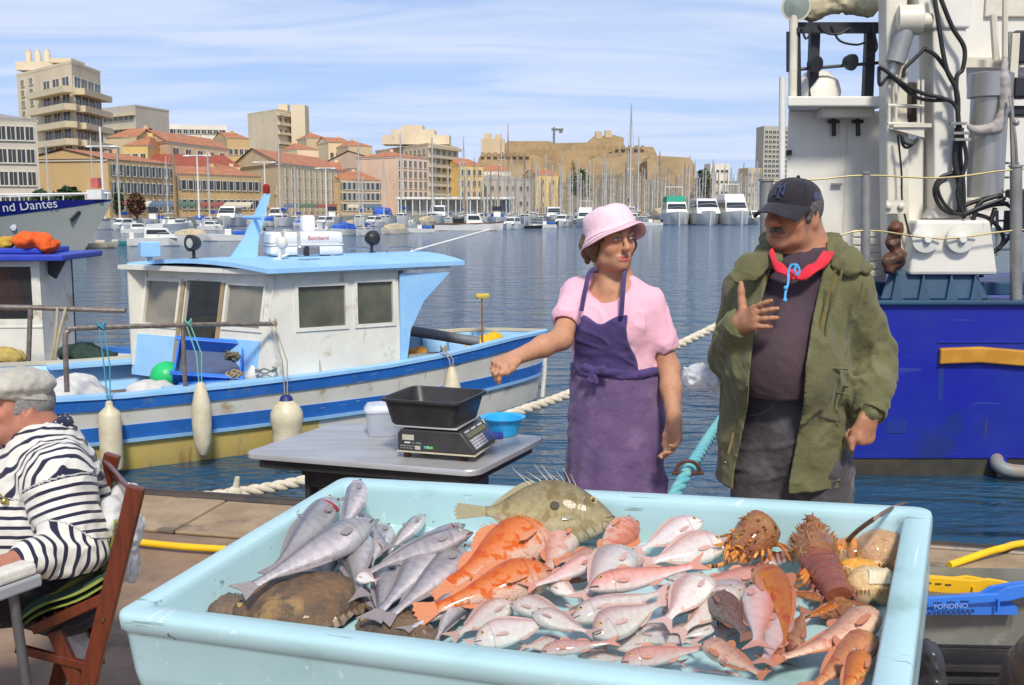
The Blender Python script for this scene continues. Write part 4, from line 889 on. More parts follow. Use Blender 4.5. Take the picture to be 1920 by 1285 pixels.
    for s_ in (1, -1): F = Field(B(s_*.095, .05, 0)-.17, B(s_*.095, .05, 0)+.2, .006); F.limb(B(s_*.095, -.03, .05), B(s_*.11, .14, .038), .05, .038, .02); F.limb(B(s_*.095, -.01, .05), B(s_*.095, -.01, .13), .048, .055, .02); F.func(lambda D, P: np.maximum(D, .004-P[..., 2])); link('boot', F.mesh('boot', None, o), mat('black_rubber', (.02, .02, .022), rough=.4), root)
woman()
# ---------------------------------------------------------------- the man in the parka
def man():
    o = np.array([at(1490, 700, 3.17)[0], 3.17, 0.]); root = thing('person', 'man in a black baseball cap and open olive parka, gesturing with one raised hand', 'person', o)
    l, f, u = bodyframe((-.30, -.954, 0)); B = lambda a, b, c: o + l*a + f*b + u*c; u32, l32, f32 = (v.astype(np.float32) for v in (u, l, f))
    nb, ch, wa, pe = at(1500, 486, 3.19), at(1490, 570, 3.19), at(1475, 700, 3.19), at(1472, 790, 3.20)
    sL, sR = at(1588, 526, 3.12), at(1406, 532, 3.27); eL, eR = at(1641, 672, 3.18), at(1374, 668, 3.24); wL, wR = at(1630, 775, 3.02), at(1388, 606, 3.02)
    H = Head(at(1486, 402, 3.15), R(-44), R(1), R(-4), .91)
    lo = np.minimum.reduce([sR, eR, wR, at(1370, 520, 2.9)]) - .12; F = Field((lo[0], 2.78, .78), (at(1690, 700, 3.1)[0], 3.48, 1.80), .0036)
    sculpt_head(F, H); F.limb(H.P(0, -.03, -.05), nb + u*.01, .064, .070, .03); F.limb(H.P(0, -.05, -.0), nb - f*.04, .05, .07, .04); F.limb(nb, ch, .085, .14, .05, (f, .7)); F.limb(ch, wa, .14, .14, .05, (f, .8))
    for s_, e, w in ((sL, eL, wL), (sR, eR, wR)): F.limb(nb, s_, .06, .055, .04); F.limb(s_, e, .054, .043, .03); F.limb(e, e*.6+w*.4, .045, .043, .02); F.limb(e*.6+w*.4, w, .043, .030, .02)
    hand(F, wR, l*.56 + u*.30 + f*.72, -l*.75 + f*.62 + u*.1, u*.95 - l*.2, (.16, .26, .38, .5), thumb=(.97, .05, .08), thumb_curl=.08, s=.92)
    dL = unit(wL-eL); hand(F, wL, -u + dL*.25 - l*.12, l*.75 + f*.65, f*.75 - l*.66, (1.15, 1.2, 1.22, 1.25), thumb=(.25, .9, -.35), thumb_curl=.3, s=.96)
    skin = np.array((.47, .225, .125)); stub = skin*(.62, .70, .80)
    ex = [((0, .075, -.095), (.040, .035, .020), stub, .35), ((.055, .03, -.08), (.03, .05, .03), stub, .35), ((-.055, .03, -.08), (.03, .05, .03), stub, .35), ((.065, .02, -.02), (.012, .018, .045), np.array((.10, .09, .085)), .6)]
    link('body', F.mesh('man_body', head_colours(H, skin, (.27, .085, .06), ex), o), skin_mat('man_skin'), root)
    mg = mat('grey_hair', (.07, .062, .058), (.20, .185, .175), 120, .6, bump=.8, bscale=400)
    eyes(H, root, o, (.05, .03, .02), .6); brows(H, root, o, mg, .0035, -.002)
    F = Field(H.P(0, .1, -.052)-.06, H.P(0, .1, -.052)+.06, .0025)
    for s_ in (1, -1): F.chain([H.P(0, .1015, -.050), H.P(s_*.014, .098, -.052), H.P(s_*.028, .086, -.062)], [.0055, .0058, .0025], .004)
    F.func(lambda D, P: D + .001*wave(P, 900, 2)); link('moustache', F.mesh('moustache', None, o), mg, root)
    F = Field(H.c-.14, H.c+.14, .004); F.egg(H.P(0, -.018, .028), (.0765, .0955, .080), H.rot(), .01)
    for s_ in (1, -1): F.chain([H.P(s_*.071, .016, .02), H.P(s_*.069, .020, -.008), H.P(s_*.066, .022, -.024)], [.010, .009, .004], .008)
    def cutf(D, P):
        q = ((P-H.c)@H.R.astype(np.float32))/H.k; return np.maximum(np.maximum(D + .0012*wave(P, 400, 5), q[..., 1] - .030 - 0*q[..., 0]), -.055 - q[..., 2])
    F.func(cutf); link('hair', F.mesh('man_hair', None, o), mg, root)
    # baseball cap
    mc = cloth_mat('cap_black', (.022, .018, .024), (.030, .025, .032), 30); n = 40
    def dome(k, q, off=0.):
        a = 2*PI*k/n; h = .084*max(0, math.cos(q))**.8; r = math.sin(q)**.9; return H.P((.080+off)*r*math.cos(a), -.006 + (.108+off)*r*math.sin(a), .034 + (h+off)*(1 + .10*max(0, math.sin(a))*r))
    cap = MB().grid([[dome(k, max(.01, q))-o for k in range(n)] for q in np.linspace(0, PI/2, 12)] + [[dome(k, PI/2, -.003) - H.R@np.array([0, 0, .012]) - o for k in range(n)]], True).build('baseball_cap', mc, root, True)
    G = []
    for th in (0, 1):
        for i in range(9):
            q = i/8; row = []
            for k in range(21):
                t = (k-10)/10; a = .080*t*(1 - .06*q); b0 = -.006 + .108*math.sqrt(max(0, 1-min(1, (a/.0805))**2)); b = b0*(1-q) + q*(.085 + .090*math.sqrt(max(0, 1-abs(t*.98)**2.4)))
                row.append(H.P(a, b, .036 - .050*q*.62 - .022*t*t*(.4+.6*q) - .0035*th) - o)
            G.append(row if not th else row)
    g1, g2 = G[:9], G[9:]; m = MB(); m.grid(g1 + g2[::-1]); m.build('cap_brim', mc, cap, True)
    m = MB(); m.ball(H.P(0, -.012, .122)-o, .006, 8, 6)
    for j in range(6): m.tube([dome(j*n/6 + n/12, q, .0008)-o for q in np.linspace(.05, PI/2, 9)], .0010, 5)
    m.build('cap_seam', mc, cap)
    ml = cloth_mat('cap_logo', (.055, .065, .13), (.04, .05, .10)); m = MB()        # interlocked letters on the front
    def onc(x, y): a = PI/2 - x/.100; q = PI/2*.98 - (y+.014)/.115; k = a/(2*PI)*n; return dome(k, q, .0022) - o
    for st in (((-.020, .004), (-.020, .046)), ((-.020, .046), (.018, .004)), ((.018, .004), (.018, .046)), ((-.014, .058), (.000, .028)), ((.016, .058), (-.004, .020)), ((-.002, .028), (-.002, -.006)), ((-.026, .004), (-.013, .004)), ((.012, .046), (.025, .046)), ((-.020, .058), (-.008, .058)), ((.010, .058), (.022, .058)), ((-.009, -.006), (.006, -.006))):
        m.tube([onc(*(np.array(st[0])*(1-t) + np.array(st[1])*t)) for t in (0, .25, .5, .75, 1)], .0024, 6)
    m.build('cap_emblem', ml, cap)
    m = MB(); m.prism([dome(k, q, .0005)-o for k, q in ((n*.965, 1.12), (n*1.03, 1.12), (n*1.03, 1.42), (n*.965, 1.42))], (0, 0, 0), H.R@np.array([-.003, 0, 0])); m.build('cap_patch', ml, cap)
    # dark sleeveless top with a red hood
    F = Field(o + [-.36, -.46, .84], o + [.34, .28, 1.56], .0045)
    def torso(F, e): F.limb(nb - u*.03, ch, .10+e, .150+e, .05, (f, .72)); F.limb(ch, wa, .150+e, .138+e, .06, (f, .86)); F.egg(at(1462, 676, 3.10), (.128+e, .130+e, .150+e), np.array(Matrix(np.array([l, f, u]).T)), .08); F.limb(wa, pe, .138+e, .15+e, .05, (f, .8)); F.limb(sL*.8+nb*.2, nb-u*.02, .055+e, .07+e, .04); F.limb(sR*.8+nb*.2, nb-u*.02, .055+e, .07+e, .04)
    torso(F, .006); zb = at(1466, 752, 3.0)[2]
    def sh(D, P):
        D = D + .0015*wave(P*np.array([1, 1, .5]), 50, 13) - .003*crease(P*np.array([.7, .7, 1.2]), 26, 12) + .0035*wave(P, 80, 14)*sstep(1.12, 1.02, P[..., 2]); return np.maximum(D, zb - P[..., 2] + .02*np.abs((P-o)@l32 + .02))
    F.func(sh)
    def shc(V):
        q = V - o; a, b, c = q@l, q@f, q[:, 2]; base = np.array((.070, .045, .060)); low_mix = sstep(1.42, 1.10, c)*.5; col = base*(1-low_mix[:, None]) + np.array((.098, .062, .060))*low_mix[:, None]; col = col*(1 - .55*sstep(1.06, .98, c))[:, None]  # tone lightens down the torso, then darkens towards the bottom edge
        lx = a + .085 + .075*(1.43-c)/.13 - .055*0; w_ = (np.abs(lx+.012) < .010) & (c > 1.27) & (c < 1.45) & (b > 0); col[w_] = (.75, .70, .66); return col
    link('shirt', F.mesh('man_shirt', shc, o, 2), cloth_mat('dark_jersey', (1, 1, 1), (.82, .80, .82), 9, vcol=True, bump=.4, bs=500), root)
    mr = cloth_mat('hood_red', (.72, .035, .055), (.60, .02, .04), 18); bk = [nb - f*.05 + l*.075 + u*.045, nb - f*.10 + u*.055, nb - f*.05 - l*.075 + u*.045]
    ri = spline([at(1449, 466, 3.10), at(1459, 489, 3.055), at(1479, 503, 3.04), at(1497, 507, 3.035), at(1521, 495, 3.045), at(1544, 472, 3.09)] + bk + [at(1449, 466, 3.10)], 5)
    ro = spline([at(1441, 473, 3.09), at(1452, 503, 3.03), at(1476, 520, 3.01), at(1497, 525, 3.005), at(1533, 510, 3.015), at(1563, 478, 3.075)] + [p + (p-nb)*.16 - u*.02 for p in bk] + [at(1441, 473, 3.09)], 5)
    G = [[p*(1-t) + q*t + f*.010*math.sin(PI*t) + u*.004*math.sin(k*1.1 + 5*t) - o for k, (p, q) in enumerate(zip(ri, ro))] for t in (0, .2, .45, .7, .9, 1)]; MB().grid(G + [[p - f*.010 - u*.004 for p in r] for r in G[::-1]] + G[:1]).build('hood', mr, root, True)
    mbw = cloth_mat('cord_blue', (.10, .42, .78)); m = MB()
    m.tube(spline([at(1483, 497, 2.995), at(1478, 512, 2.99), at(1478, 530, 2.975), at(1473, 548, 2.955), at(1472, 562, 2.945)], 4)-o, .0034, 7); m.ball(at(1472, 563, 2.943)-o, .0065, 8, 6); m.ball(at(1473, 540, 2.955)-o, .006, 8, 6)
    m.tube(spline([at(1483, 497, 2.995), at(1494, 497, 2.99), at(1499, 508, 2.985), at(1495, 516, 2.985), at(1490, 508, 2.985), at(1493, 498, 2.99)], 4)-o, .0034, 7); m.build('drawstring', mbw, root)
    # trousers
    F = Field(o + [-.30, -.35, .06], o + [.30, .30, 1.10], .006); F.limb(wa - u*.05, pe, .150, .165, .05, (f, .8)); F.limb(pe, pe - u*.1, .16, .15, .05, (f, .85))
    for s_ in (1, -1): F.chain([B(s_*.085, 0, .84), B(s_*.10, .015, .47), B(s_*.11, -.01, .10)], [.100, .080, .068], .02)
    F.func(lambda D, P: np.maximum(D + .002*wave(P*np.array([1, 1, 1.4]), 75, 31) - .007*crease(P*np.array([.7, .7, 1.3]), 30, 32), P[..., 2] - zb - .035)); link('trousers', F.mesh('man_trousers', None, o, 2), cloth_mat('grey_denim', (.085, .080, .082), (.055, .05, .054), 12, bump=.6, bs=900, grime=((.12, .112, .11), 7, .58)), root)
    m = MB()
    for s_ in (1, -1): m.tube([B(s_*.05, .150, zb-.02)-o, B(s_*.085, .140, zb-.05)-o, B(s_*.14, .10, zb-.07)-o], .0022, 5)
    m.build('pocket_seam', MATS['grey_denim'], root)
    for s_ in (1, -1): F = Field(B(s_*.11, .05, 0)-.19, B(s_*.11, .05, 0)+.21, .006); F.limb(B(s_*.11, -.04, .05), B(s_*.125, .16, .038), .052, .042, .02); F.limb(B(s_*.11, -.01, .05), B(s_*.11, -.01, .14), .05, .056, .02); F.func(lambda D, P: np.maximum(D, .004-P[..., 2])); link('shoe', F.mesh('shoe', None, o), mat('black_rubber', (.02, .02, .022), rough=.4), root)
    # open parka: a shell cut open down the front
    mo = cloth_mat('parka_olive', (.150, .143, .066), (.115, .112, .05), 9, bump=.5, bs=600, grime=((.18, .17, .085), 5, .58)); hem = at(1560, 915, 3.1)[2]
    F = Field((at(1322, 700, 3.0)[0], 2.80, hem-.05), (at(1690, 700, 3.1)[0], 3.58, 1.53), .0048)
    F.limb(nb - u*.01, ch, .110, .168, .05, (f, .80)); F.limb(ch, wa, .168, .178, .06, (f, .92)); F.egg(at(1466, 676, 3.10), (.160, .165, .19), None, .08); F.limb(wa, pe, .174, .184, .04, (f, .9)); F.limb(pe, np.array([pe[0]-.005, pe[1], hem-.1]), .188, .212, .05, (f, .84))
    for s_ in (sL, sR): F.limb(s_ - u*.01, nb - u*.03, .056, .078, .05)
    for s_, e, w in ((sL, eL, wL), (sR, eR, wR)):
        w2 = w + (e-w)*.10; F.limb(s_ - u*.01, e, .066, .064, .04); F.limb(e, w2*.75+e*.25, .064, .055, .03); F.limb(w2*.75+e*.25, w2, .054, .048, .015)
    zz = lambda y: at(1450, y, 3.0)[2]
    FL = [(1.60, -.06), (zz(500), -.072), (zz(600), -.108), (zz(680), -.116), (zz(760), -.124), (zz(905), -.166), (.5, -.18)]
    FR = [(1.60, .080), (zz(490), .078), (zz(600), .050), (zz(680), .038), (zz(760), .034), (zz(905), .0), (.5, -.01)]
    def parka(D, P):
        q = P - o.astype(np.float32); a, b, c = q@l32, q@f32, q[..., 2]
        D = D + .0035*wave(P*np.array([1, 1, .45]), 48, 41) - .008*crease(P*np.array([1, 1, .42]), 22, 43) - .004*crease(P*np.array([.8, .8, 1.1]), 30, 44)
        for e, w in ((eL, wL), (eR, wR)):        # bunched folds round the lower sleeves
            ax = unit(w-e).astype(np.float32); t = (P-e.astype(np.float32))@ax; near = sstep(.20, .12, np.linalg.norm(P-((e+w)/2).astype(np.float32), axis=-1)); D = D + .0045*near*np.sin(t*95 + 3*wave(P, 30, 7))
        out = D; inner = -(D + .0135)
        wed = np.maximum(-(a - np.interp(c, [p[0] for p in FL[::-1]], [p[1] for p in FL[::-1]])), a - np.interp(c, [p[0] for p in FR[::-1]], [p[1] for p in FR[::-1]])); wed = np.maximum(wed, -(b - .02))
        D = np.maximum(out, inner); D = np.maximum(D, -wed); return np.maximum(D, hem + .012*np.sin(a*9) - c)
    # sleeves stay filled only where the arm runs through them
    F.func(parka); F.limb(nb - u*.03, nb + u*.2, .078, .09, .01, None, 'cut'); F.limb(nb + f*.06, nb + f*.12 + u*.10, .07, .09, .01, None, 'cut')
    link('parka', F.mesh('parka', None, o, 2), mo, root)
    pk = root.children[-1]; wlk = lambda pts, n_=5: spline([np.asarray(p) for p in pts], n_) - o
    def front(px, py, d=0.):      # a point on the parka's front at that sight line
        s_ = sight(px, py); e = np.array([0, 0, EYE])
        ok, loc, nn, _ = pk.ray_cast(Vector(e - o), Vector(s_)); return (np.array(loc) + np.array(nn)*d + o) if ok else at(px, py, 2.98)
    bpy.context.view_layer.update()
    ml2 = cloth_mat('parka_lining', (.22, .15, .035), (.17, .115, .03)); m = MB()
    for pts in ([(1566, 506), (1552, 560), (1537, 620), (1527, 680)], [(1387, 745), (1378, 800), (1366, 850)]): m.tube(wlk([front(*p, .001) for p in pts]), .0035, 6)
    m.build('zip_tape', ml2, pk); m = MB()
    for pts in ([(1580, 505), (1560, 575), (1545, 640), (1528, 730), (1515, 800), (1503, 880)], [(1528, 720), (1560, 722), (1592, 726)], [(1546, 722), (1560, 735), (1580, 738), (1592, 742)], [(1618, 530), (1614, 560), (1606, 590)], [(1492, 900), (1530, 905), (1575, 900)], [(1560, 690), (1590, 692)]): m.tube(wlk([front(*p, .0005) for p in pts]), .0042, 6)
    m.build('seam_ridge', mo, pk)
    m = MB()
    for p in ((1549, 747), (1374, 737), (1370, 830), (1360, 868)): m.ball(front(*p, .001)-o, .006, 8, 6)
    m.build('snap_button', mat('brass_snap', (.25, .18, .08), rough=.35, metal=.9), pk)
    F = Field(nb + [-.30, -.33, -.16], nb + [.30, .25, .12], .0045)       # wide fallen collar
    F.chain([at(1381, 518, 3.08), at(1408, 500, 3.08), at(1440, 478, 3.13), nb - l*.085 - f*.05 + u*.055, nb - f*.105 + u*.05, nb + l*.085 - f*.05 + u*.05, at(1560, 468, 3.14), at(1592, 488, 3.06), at(1618, 503, 3.06)], [.022, .036, .034, .030, .030, .030, .036, .040, .024], .02, (unit(u*.6 + f*.8), .42))
    F.func(lambda D, P: D + .004*wave(P, 75, 51)); link('collar', F.mesh('collar', None, o, 2), mo, pk)
    for e, w in ((eL, wL), (eR, wR)):
        w2 = w + (e-w)*.10; ax = unit(w-e); F = Field(w2-.12, w2+.12, .004); F.limb(w2 - ax*.055, w2 + ax*.012, .0535, .050, .01); F.limb(w2 - ax*.0, w2 + ax*.05, .040, .043, .006, None, 'cut'); F.func(lambda D, P: D + .002*wave(P, 110, 61)); link('cuff', F.mesh('cuff', None, o), mo, pk)
man()
# ---------------------------------------------------------------- the old man on the folding chair
def old_man():
    o = np.array([at(140, 900, 3.03)[0], 3.03, 0.]); root = thing('person', 'old man in a flat cap and striped sailor jersey sitting at a small table', 'person', o)
    l, f, u = bodyframe((-.90, -.42, 0)); u32, l32, f32 = (v.astype(np.float32) for v in (u, l, f))
    pe, wa, ch, nb = at(118, 1078, 3.05), at(104, 1010, 3.05), at(88, 915, 3.05), at(74, 822, 3.05)
    sL, sR = at(112, 895, 2.89), at(66, 880, 3.22); eL, wL = at(142, 1030, 2.82), at(28, 1052, 2.66); eR, wR = at(-20, 1030, 3.22), at(-60, 1040, 2.95)
    H = Head(at(28, 762, 3.02), R(-42), R(12), R(0), .9)
    F = Field((at(-140, 800, 3.0)[0], 2.5, .62), (at(260, 800, 3.0)[0], 3.45, 1.22), .004)
    sculpt_head(F, H, old=True); F.limb(H.P(0, -.03, -.05), nb, .062, .068, .03); F.limb(nb, ch, .08, .14, .05, (f, .7)); F.limb(ch, wa, .14, .15, .05, (f, .8)); F.limb(H.P(0, .02, -.09), nb + f*.05, .035, .05, .04)
    for s_, e, w in ((sL, eL, wL), (sR, eR, wR)): F.limb(s_, e, .05, .042, .03); F.limb(e, w, .043, .028, .02); d = unit(w-e); hand(F, w, d - u*.1, u + d*.2, unit(np.cross(u, d))*(1 if w is wR else -1), (.35, .4, .45, .5), s=1.)
    skin = np.array((.47, .20, .125)); ex = [((.05, .03, -.07), (.035, .05, .03), skin*(.75, .78, .9), .4), ((0, .07, -.09), (.04, .04, .025), skin*(.78, .8, .9), .4)]
    link('body', F.mesh('old_body', head_colours(H, skin, (.36, .12, .09), ex), o), skin_mat('old_skin'), root)
    mh = mat('white_hair', (.42, .40, .37), (.25, .235, .22), 140, .6, bump=.8, bscale=400); eyes(H, root, o, (.06, .07, .09), .7); brows(H, root, o, mh, .0035, -.002)
    F = Field(H.c-.14, H.c+.14, .004); F.egg(H.P(0, -.020, .022), (.0768, .096, .082), H.rot(), .01)
    for s_ in (1, -1): F.chain([H.P(s_*.070, .018, .02), H.P(s_*.068, .022, -.012)], [.009, .005], .008)
    F.func(lambda D, P: np.maximum(np.maximum(D + .0012*wave(P, 400, 5), ((P-H.c)@H.R.astype(np.float32))[..., 1] - .028), -.05 - ((P-H.c)@H.R.astype(np.float32))[..., 2])); link('hair', F.mesh('old_hair', None, o), mh, root)
    # flat cap
    mc = cloth_mat('cap_linen', (.50, .47, .39), (.42, .40, .34), 26, bump=.6, bs=500); F = Field(H.c-.22, H.c+.22, .0042)
    F.egg(H.P(0, -.002, .076), (.088, .104, .048), np.array(Matrix(H.R) @ Matrix.Rotation(R(-7), 3, 'X')), .01); F.limb(H.P(0, .095, .045), H.P(0, .06, .06), .05, .06, .03, (H.V(0, .2, 1), .3)); F.egg(H.P(0, -.012, .040), (.079, .097, .028), H.rot(), .01)
    F.func(lambda D, P: np.maximum(D + .004*wave(P*np.array([1, 1, 1.6]), 60, 71), .022 - ((P-H.c)@H.R.astype(np.float32))[..., 2])); cp = link('flat_cap', F.mesh('flat_cap', None, o, 2), mc, root)
    m = MB(); m.tube([H.P(.0855*math.cos(a), -.012+.106*math.sin(a), .036)-o for a in np.linspace(-PI, PI, 40)], .0035, 6); m.build('cap_band', mc, cp)
    F = Field(H.P(0, .13, .03)-.10, H.P(0, .13, .03)+.10, .004); F.egg(H.P(0, .105, .034), (.072, .062, .006), H.rot(), .004); link('cap_peak', F.mesh('cap_peak', None, o), mc, cp)
    # scarf with dots
    ms = cloth_mat('scarf_navy', (.018, .020, .055)); F = Field(nb-.2, nb+.2, .004); ring = [nb + l*.072*math.cos(a) + f*(.085*math.sin(a)+.012) + u*(.012 - .030*math.sin(a)) for a in np.linspace(0, 2*PI, 15)]
    F.chain(ring, np.full(15, .021), .012); F.limb(nb + f*.10 - u*.04, nb + f*.12 - u*.075, .026, .014, .02); F.func(lambda D, P: D + .004*wave(P, 110, 81)); sc_ = link('scarf', F.mesh('scarf', None, o), ms, root)
    bpy.context.view_layer.update(); m = MB(); V = np.array([v.co[:] for v in sc_.data.vertices]); NN = np.array([v.normal[:] for v in sc_.data.vertices]); used = []
    for i in rng.permutation(len(V)):
        if len(used) > 110: break
        if all(np.linalg.norm(V[i]-q) > .0135 for q in used): used.append(V[i]); a_ = unit(np.cross(NN[i], [.3, .2, .9])); b_ = np.cross(NN[i], a_); m.prism([V[i] + (a_*math.cos(t)+b_*math.sin(t))*.0028 for t in np.linspace(0, 2*PI, 7)[:-1]], NN[i]*-.001, NN[i]*.0012)
    m.build('scarf_dots', cloth_mat('dot_white', (.62, .62, .64)), sc_, smooth=None)['kind'] = 'stuff'
    # striped jersey: the stripe coordinate is stored per point, the knit is drawn in the material
    F = Field((at(-150, 800, 3.0)[0], 2.5, .62), (at(290, 800, 3.0)[0], 3.6, 1.12), .0048)
    F.limb(nb - u*.035, ch, .105, .180, .05, (f, .78)); F.limb(ch, wa, .182, .195, .06, (f, .86)); F.limb(wa, pe + u*.03, .195, .190, .06, (f, .9)); F.egg(wa + f*.05, (.17, .17, .15), None, .08)
    for s_ in (sL, sR): F.limb(s_, nb - u*.03, .075, .078, .06)
    F.limb(sL, eL, .088, .084, .05); F.limb(eL, eL + (wL-eL)*.8, .084, .05, .03); F.limb(sR, eR, .085, .08, .05); F.limb(eR, eR + (wR-eR)*.8, .08, .05, .03)
    def js(D, P):
        D = D + .003*wave(P*np.array([1, 1, .8]), 55, 91) - .006*crease(P, 26, 92); g = sstep(.22, .05, np.linalg.norm(P-eL.astype(np.float32), axis=-1)); t = (P-eL.astype(np.float32))@unit(sL-eL+(eL-wL)*.4).astype(np.float32); D = D + .007*g*np.sin(t*70 + 2*wave(P, 25, 9)); return np.maximum(D, pe[2] + .005 - P[..., 2])
    F.func(js); F.limb(nb - u*.03, nb + u*.2, .070, .085, .008, None, 'cut'); F.limb(nb + f*.05, nb + f*.08 + u*.1, .062, .08, .008, None, 'cut')
    def stripe(V):
        def seg(a, b): ab = b-a; t0 = ((V-a)@ab)/(ab@ab); t = np.clip(t0, 0, 1); return np.linalg.norm(V-a-t[:, None]*ab, axis=1), np.clip(t0, -.6, 1.6)*np.linalg.norm(ab)
        d1, t1 = seg(sL, eL); d2, t2 = seg(eL, wL); d3, t3 = seg(sR, eR); d4, t4 = seg(eR, wR); q = V-o
        sl = np.where(d1 < d2, t1, np.linalg.norm(eL-sL)+t2); sr = np.where(d3 < d4, t3, np.linalg.norm(eR-sR)+t4)
        inL = (np.minimum(d1, d2) < .105) & (sl > .02); inR = (np.minimum(d3, d4) < .10) & (sr > .02)
        bd = nb[2] - V[:, 2] + .02*np.sin(8*(q@l)) ; yoke = np.abs((V-nb)@l)*1.0 + 0*bd; k = sstep(ch[2]+.005, ch[2]+.03, V[:, 2]); s_ = np.where(V[:, 2] > ch[2]+.018, np.linalg.norm((V-nb)*np.array([1, 1, .35]), axis=1), bd + .008)
        s_ = np.where(inR, sr, s_); s_ = np.where(inL, sl, s_); return np.stack([s_]*3, 1)
    m_ = bpy.data.materials.new('striped_knit'); m_.use_nodes = True; nt = m_.node_tree; N = nt.nodes; L = nt.links; b_ = N['Principled BSDF']; b_.inputs['Roughness'].default_value = .9; b_.inputs['Sheen Weight'].default_value = .2; b_.inputs['Specular IOR Level'].default_value = .2
    at_ = N.new('ShaderNodeAttribute'); at_.attribute_name = 'Col'; sp = N.new('ShaderNodeSeparateColor'); L.new(at_.outputs['Color'], sp.inputs[0])
    def mm(op, a, c): n = N.new('ShaderNodeMath'); n.operation = op; (L.new(a, n.inputs[0]) if not isinstance(a, float) else None); n.inputs[1].default_value = c; return n.outputs[0]
    fr = mm('FRACT', mm('MULTIPLY', sp.outputs[0], 37.), 0.); st = N.new('ShaderNodeValToRGB'); e = st.color_ramp.elements; e[0].position = .60; e[0].color = (.70, .67, .60, 1); e[1].position = .64; e[1].color = (.022, .022, .05, 1); k2 = st.color_ramp.elements.new(.965); k2.color = (.022, .022, .05, 1); k3 = st.color_ramp.elements.new(1.); k3.color = (.70, .67, .60, 1); L.new(fr, st.inputs[0]); L.new(st.outputs[0], b_.inputs['Base Color'])
    tc = N.new('ShaderNodeTexCoord'); nz = N.new('ShaderNodeTexNoise'); nz.inputs['Scale'].default_value = 300; L.new(tc.outputs['Object'], nz.inputs[0]); bp = N.new('ShaderNodeBump'); bp.inputs['Strength'].default_value = .4; bp.inputs['Distance'].default_value = .004; L.new(nz.outputs[0], bp.inputs['Height']); L.new(bp.outputs[0], b_.inputs['Normal'])
    link('jersey', F.mesh('jersey', stripe, o, 2), m_, root)
    m = MB(); m.tube(spline([nb + f*.125 - l*.05, nb + f*.16 - u*.08 - l*.02, at(8, 935, 2.86), nb + f*.16 - u*.08 + l*.03, nb + f*.12 + l*.06], 6)-o, .0015, 5); m.ball(at(8, 940, 2.855)-o, .011, 10, 6); m.build('neck_chain', mat('gold', (.65, .45, .14), rough=.3, metal=1), root)
    # seated trousers and shoes
    F = Field((at(-330, 800, 3.0)[0], 2.5, .02), (at(290, 800, 3.0)[0], 3.6, .80), .007); F.limb(wa - u*.05, pe, .19, .185, .05, (f, .9)); hL, hR = pe + l*.10 - u*.01, pe - l*.10 - u*.01; kL, kR = hL + f*.43 + u*.03 + l*.03, hR + f*.43 + u*.03 - l*.03
    for h, k in ((hL, kL), (hR, kR)): F.limb(h, k, .105, .078, .04); F.limb(k, np.array([k[0], k[1], .10]) - f*.05, .078, .062, .03)
    F.func(lambda D, P: np.maximum(D + .004*wave(P, 60, 33), P[..., 2] - pe[2] - .05)); link('trousers', F.mesh('old_trousers', None, o, 2), cloth_mat('trousers_black', (.020, .019, .024), (.032, .03, .036), 9, bump=.5), root)
    for k in (kL, kR): p = np.array([k[0], k[1], 0]) - f*.05; F = Field(p-.2, p+.25, .007); F.limb(p + u*.045 - f*.05, p + u*.038 + f*.15, .048, .04, .02); F.limb(p + u*.05, p + u*.12, .05, .055, .02); F.func(lambda D, P: np.maximum(D, .004-P[..., 2])); link('shoe', F.mesh('old_shoe', None, o), mat('black_rubber', (.02, .02, .022), rough=.4), root)
old_man()
# ================================================ things on the quay
m_steel = mat('brushed_steel', (.54, .54, .53), (.46, .45, .44), 3, .42, .45, bump=.08, bscale=120, stretch=(1, 5, 1), grime=((.46, .36, .32), 2.2, .60), rvar=.1)  # reddish blotches paint a reflection into the steel's colour
m_black = mat('black_plastic', (.022, .021, .022), (.035, .033, .033), 9, .42, bump=.15, bscale=40, grime=((.07, .065, .06), 12, .66))
m_rust = mat('rusty_iron', (.12, .05, .025), (.06, .03, .02), 25, .8, bump=.5)
# steel table
TZ = .75; tL, tF, tR = onz(453, 849, TZ), onz(893, 884, TZ), onz(1024, 818, TZ); tB = tL + tR - tF; tc_ = (tL+tR)/2; tex = unit(tF-tL); tey = unit(tB-tL); tey = unit(tey - tex*np.dot(tex, tey))
tw_, td_ = np.linalg.norm(tF-tL), np.linalg.norm(tB-tL)
tab = thing('steel_table', 'steel topped table on black crates holding the scale', 'table', tc_*[1, 1, 0]); Z = np.array([0, 0, 1.]); o_ = tc_*[1, 1, 0]
sh_ = (tB-tL) - tey*np.dot(tB-tL, tey)
def tt(x, y, z): return tc_ + tex*x + tey*y + sh_*(y/td_) + Z*(z-TZ) - o_
P2 = rrect(tw_, np.dot(tB-tL, tey), .05, 5); MB().rings([[tt(x*k, y*k, z) for x, y in P2] for z, k in ((TZ-.022, .985), (TZ-.020, 1.), (TZ-.004, 1.), (TZ, .994))]).build('table_top', m_steel, tab, 30)
b = MB(); b.rings([[tt(x*.93, y*.93, z) for x, y in P2] for z in (TZ-.055, TZ-.0225)]); b.build('top_frame', m_black, tab)
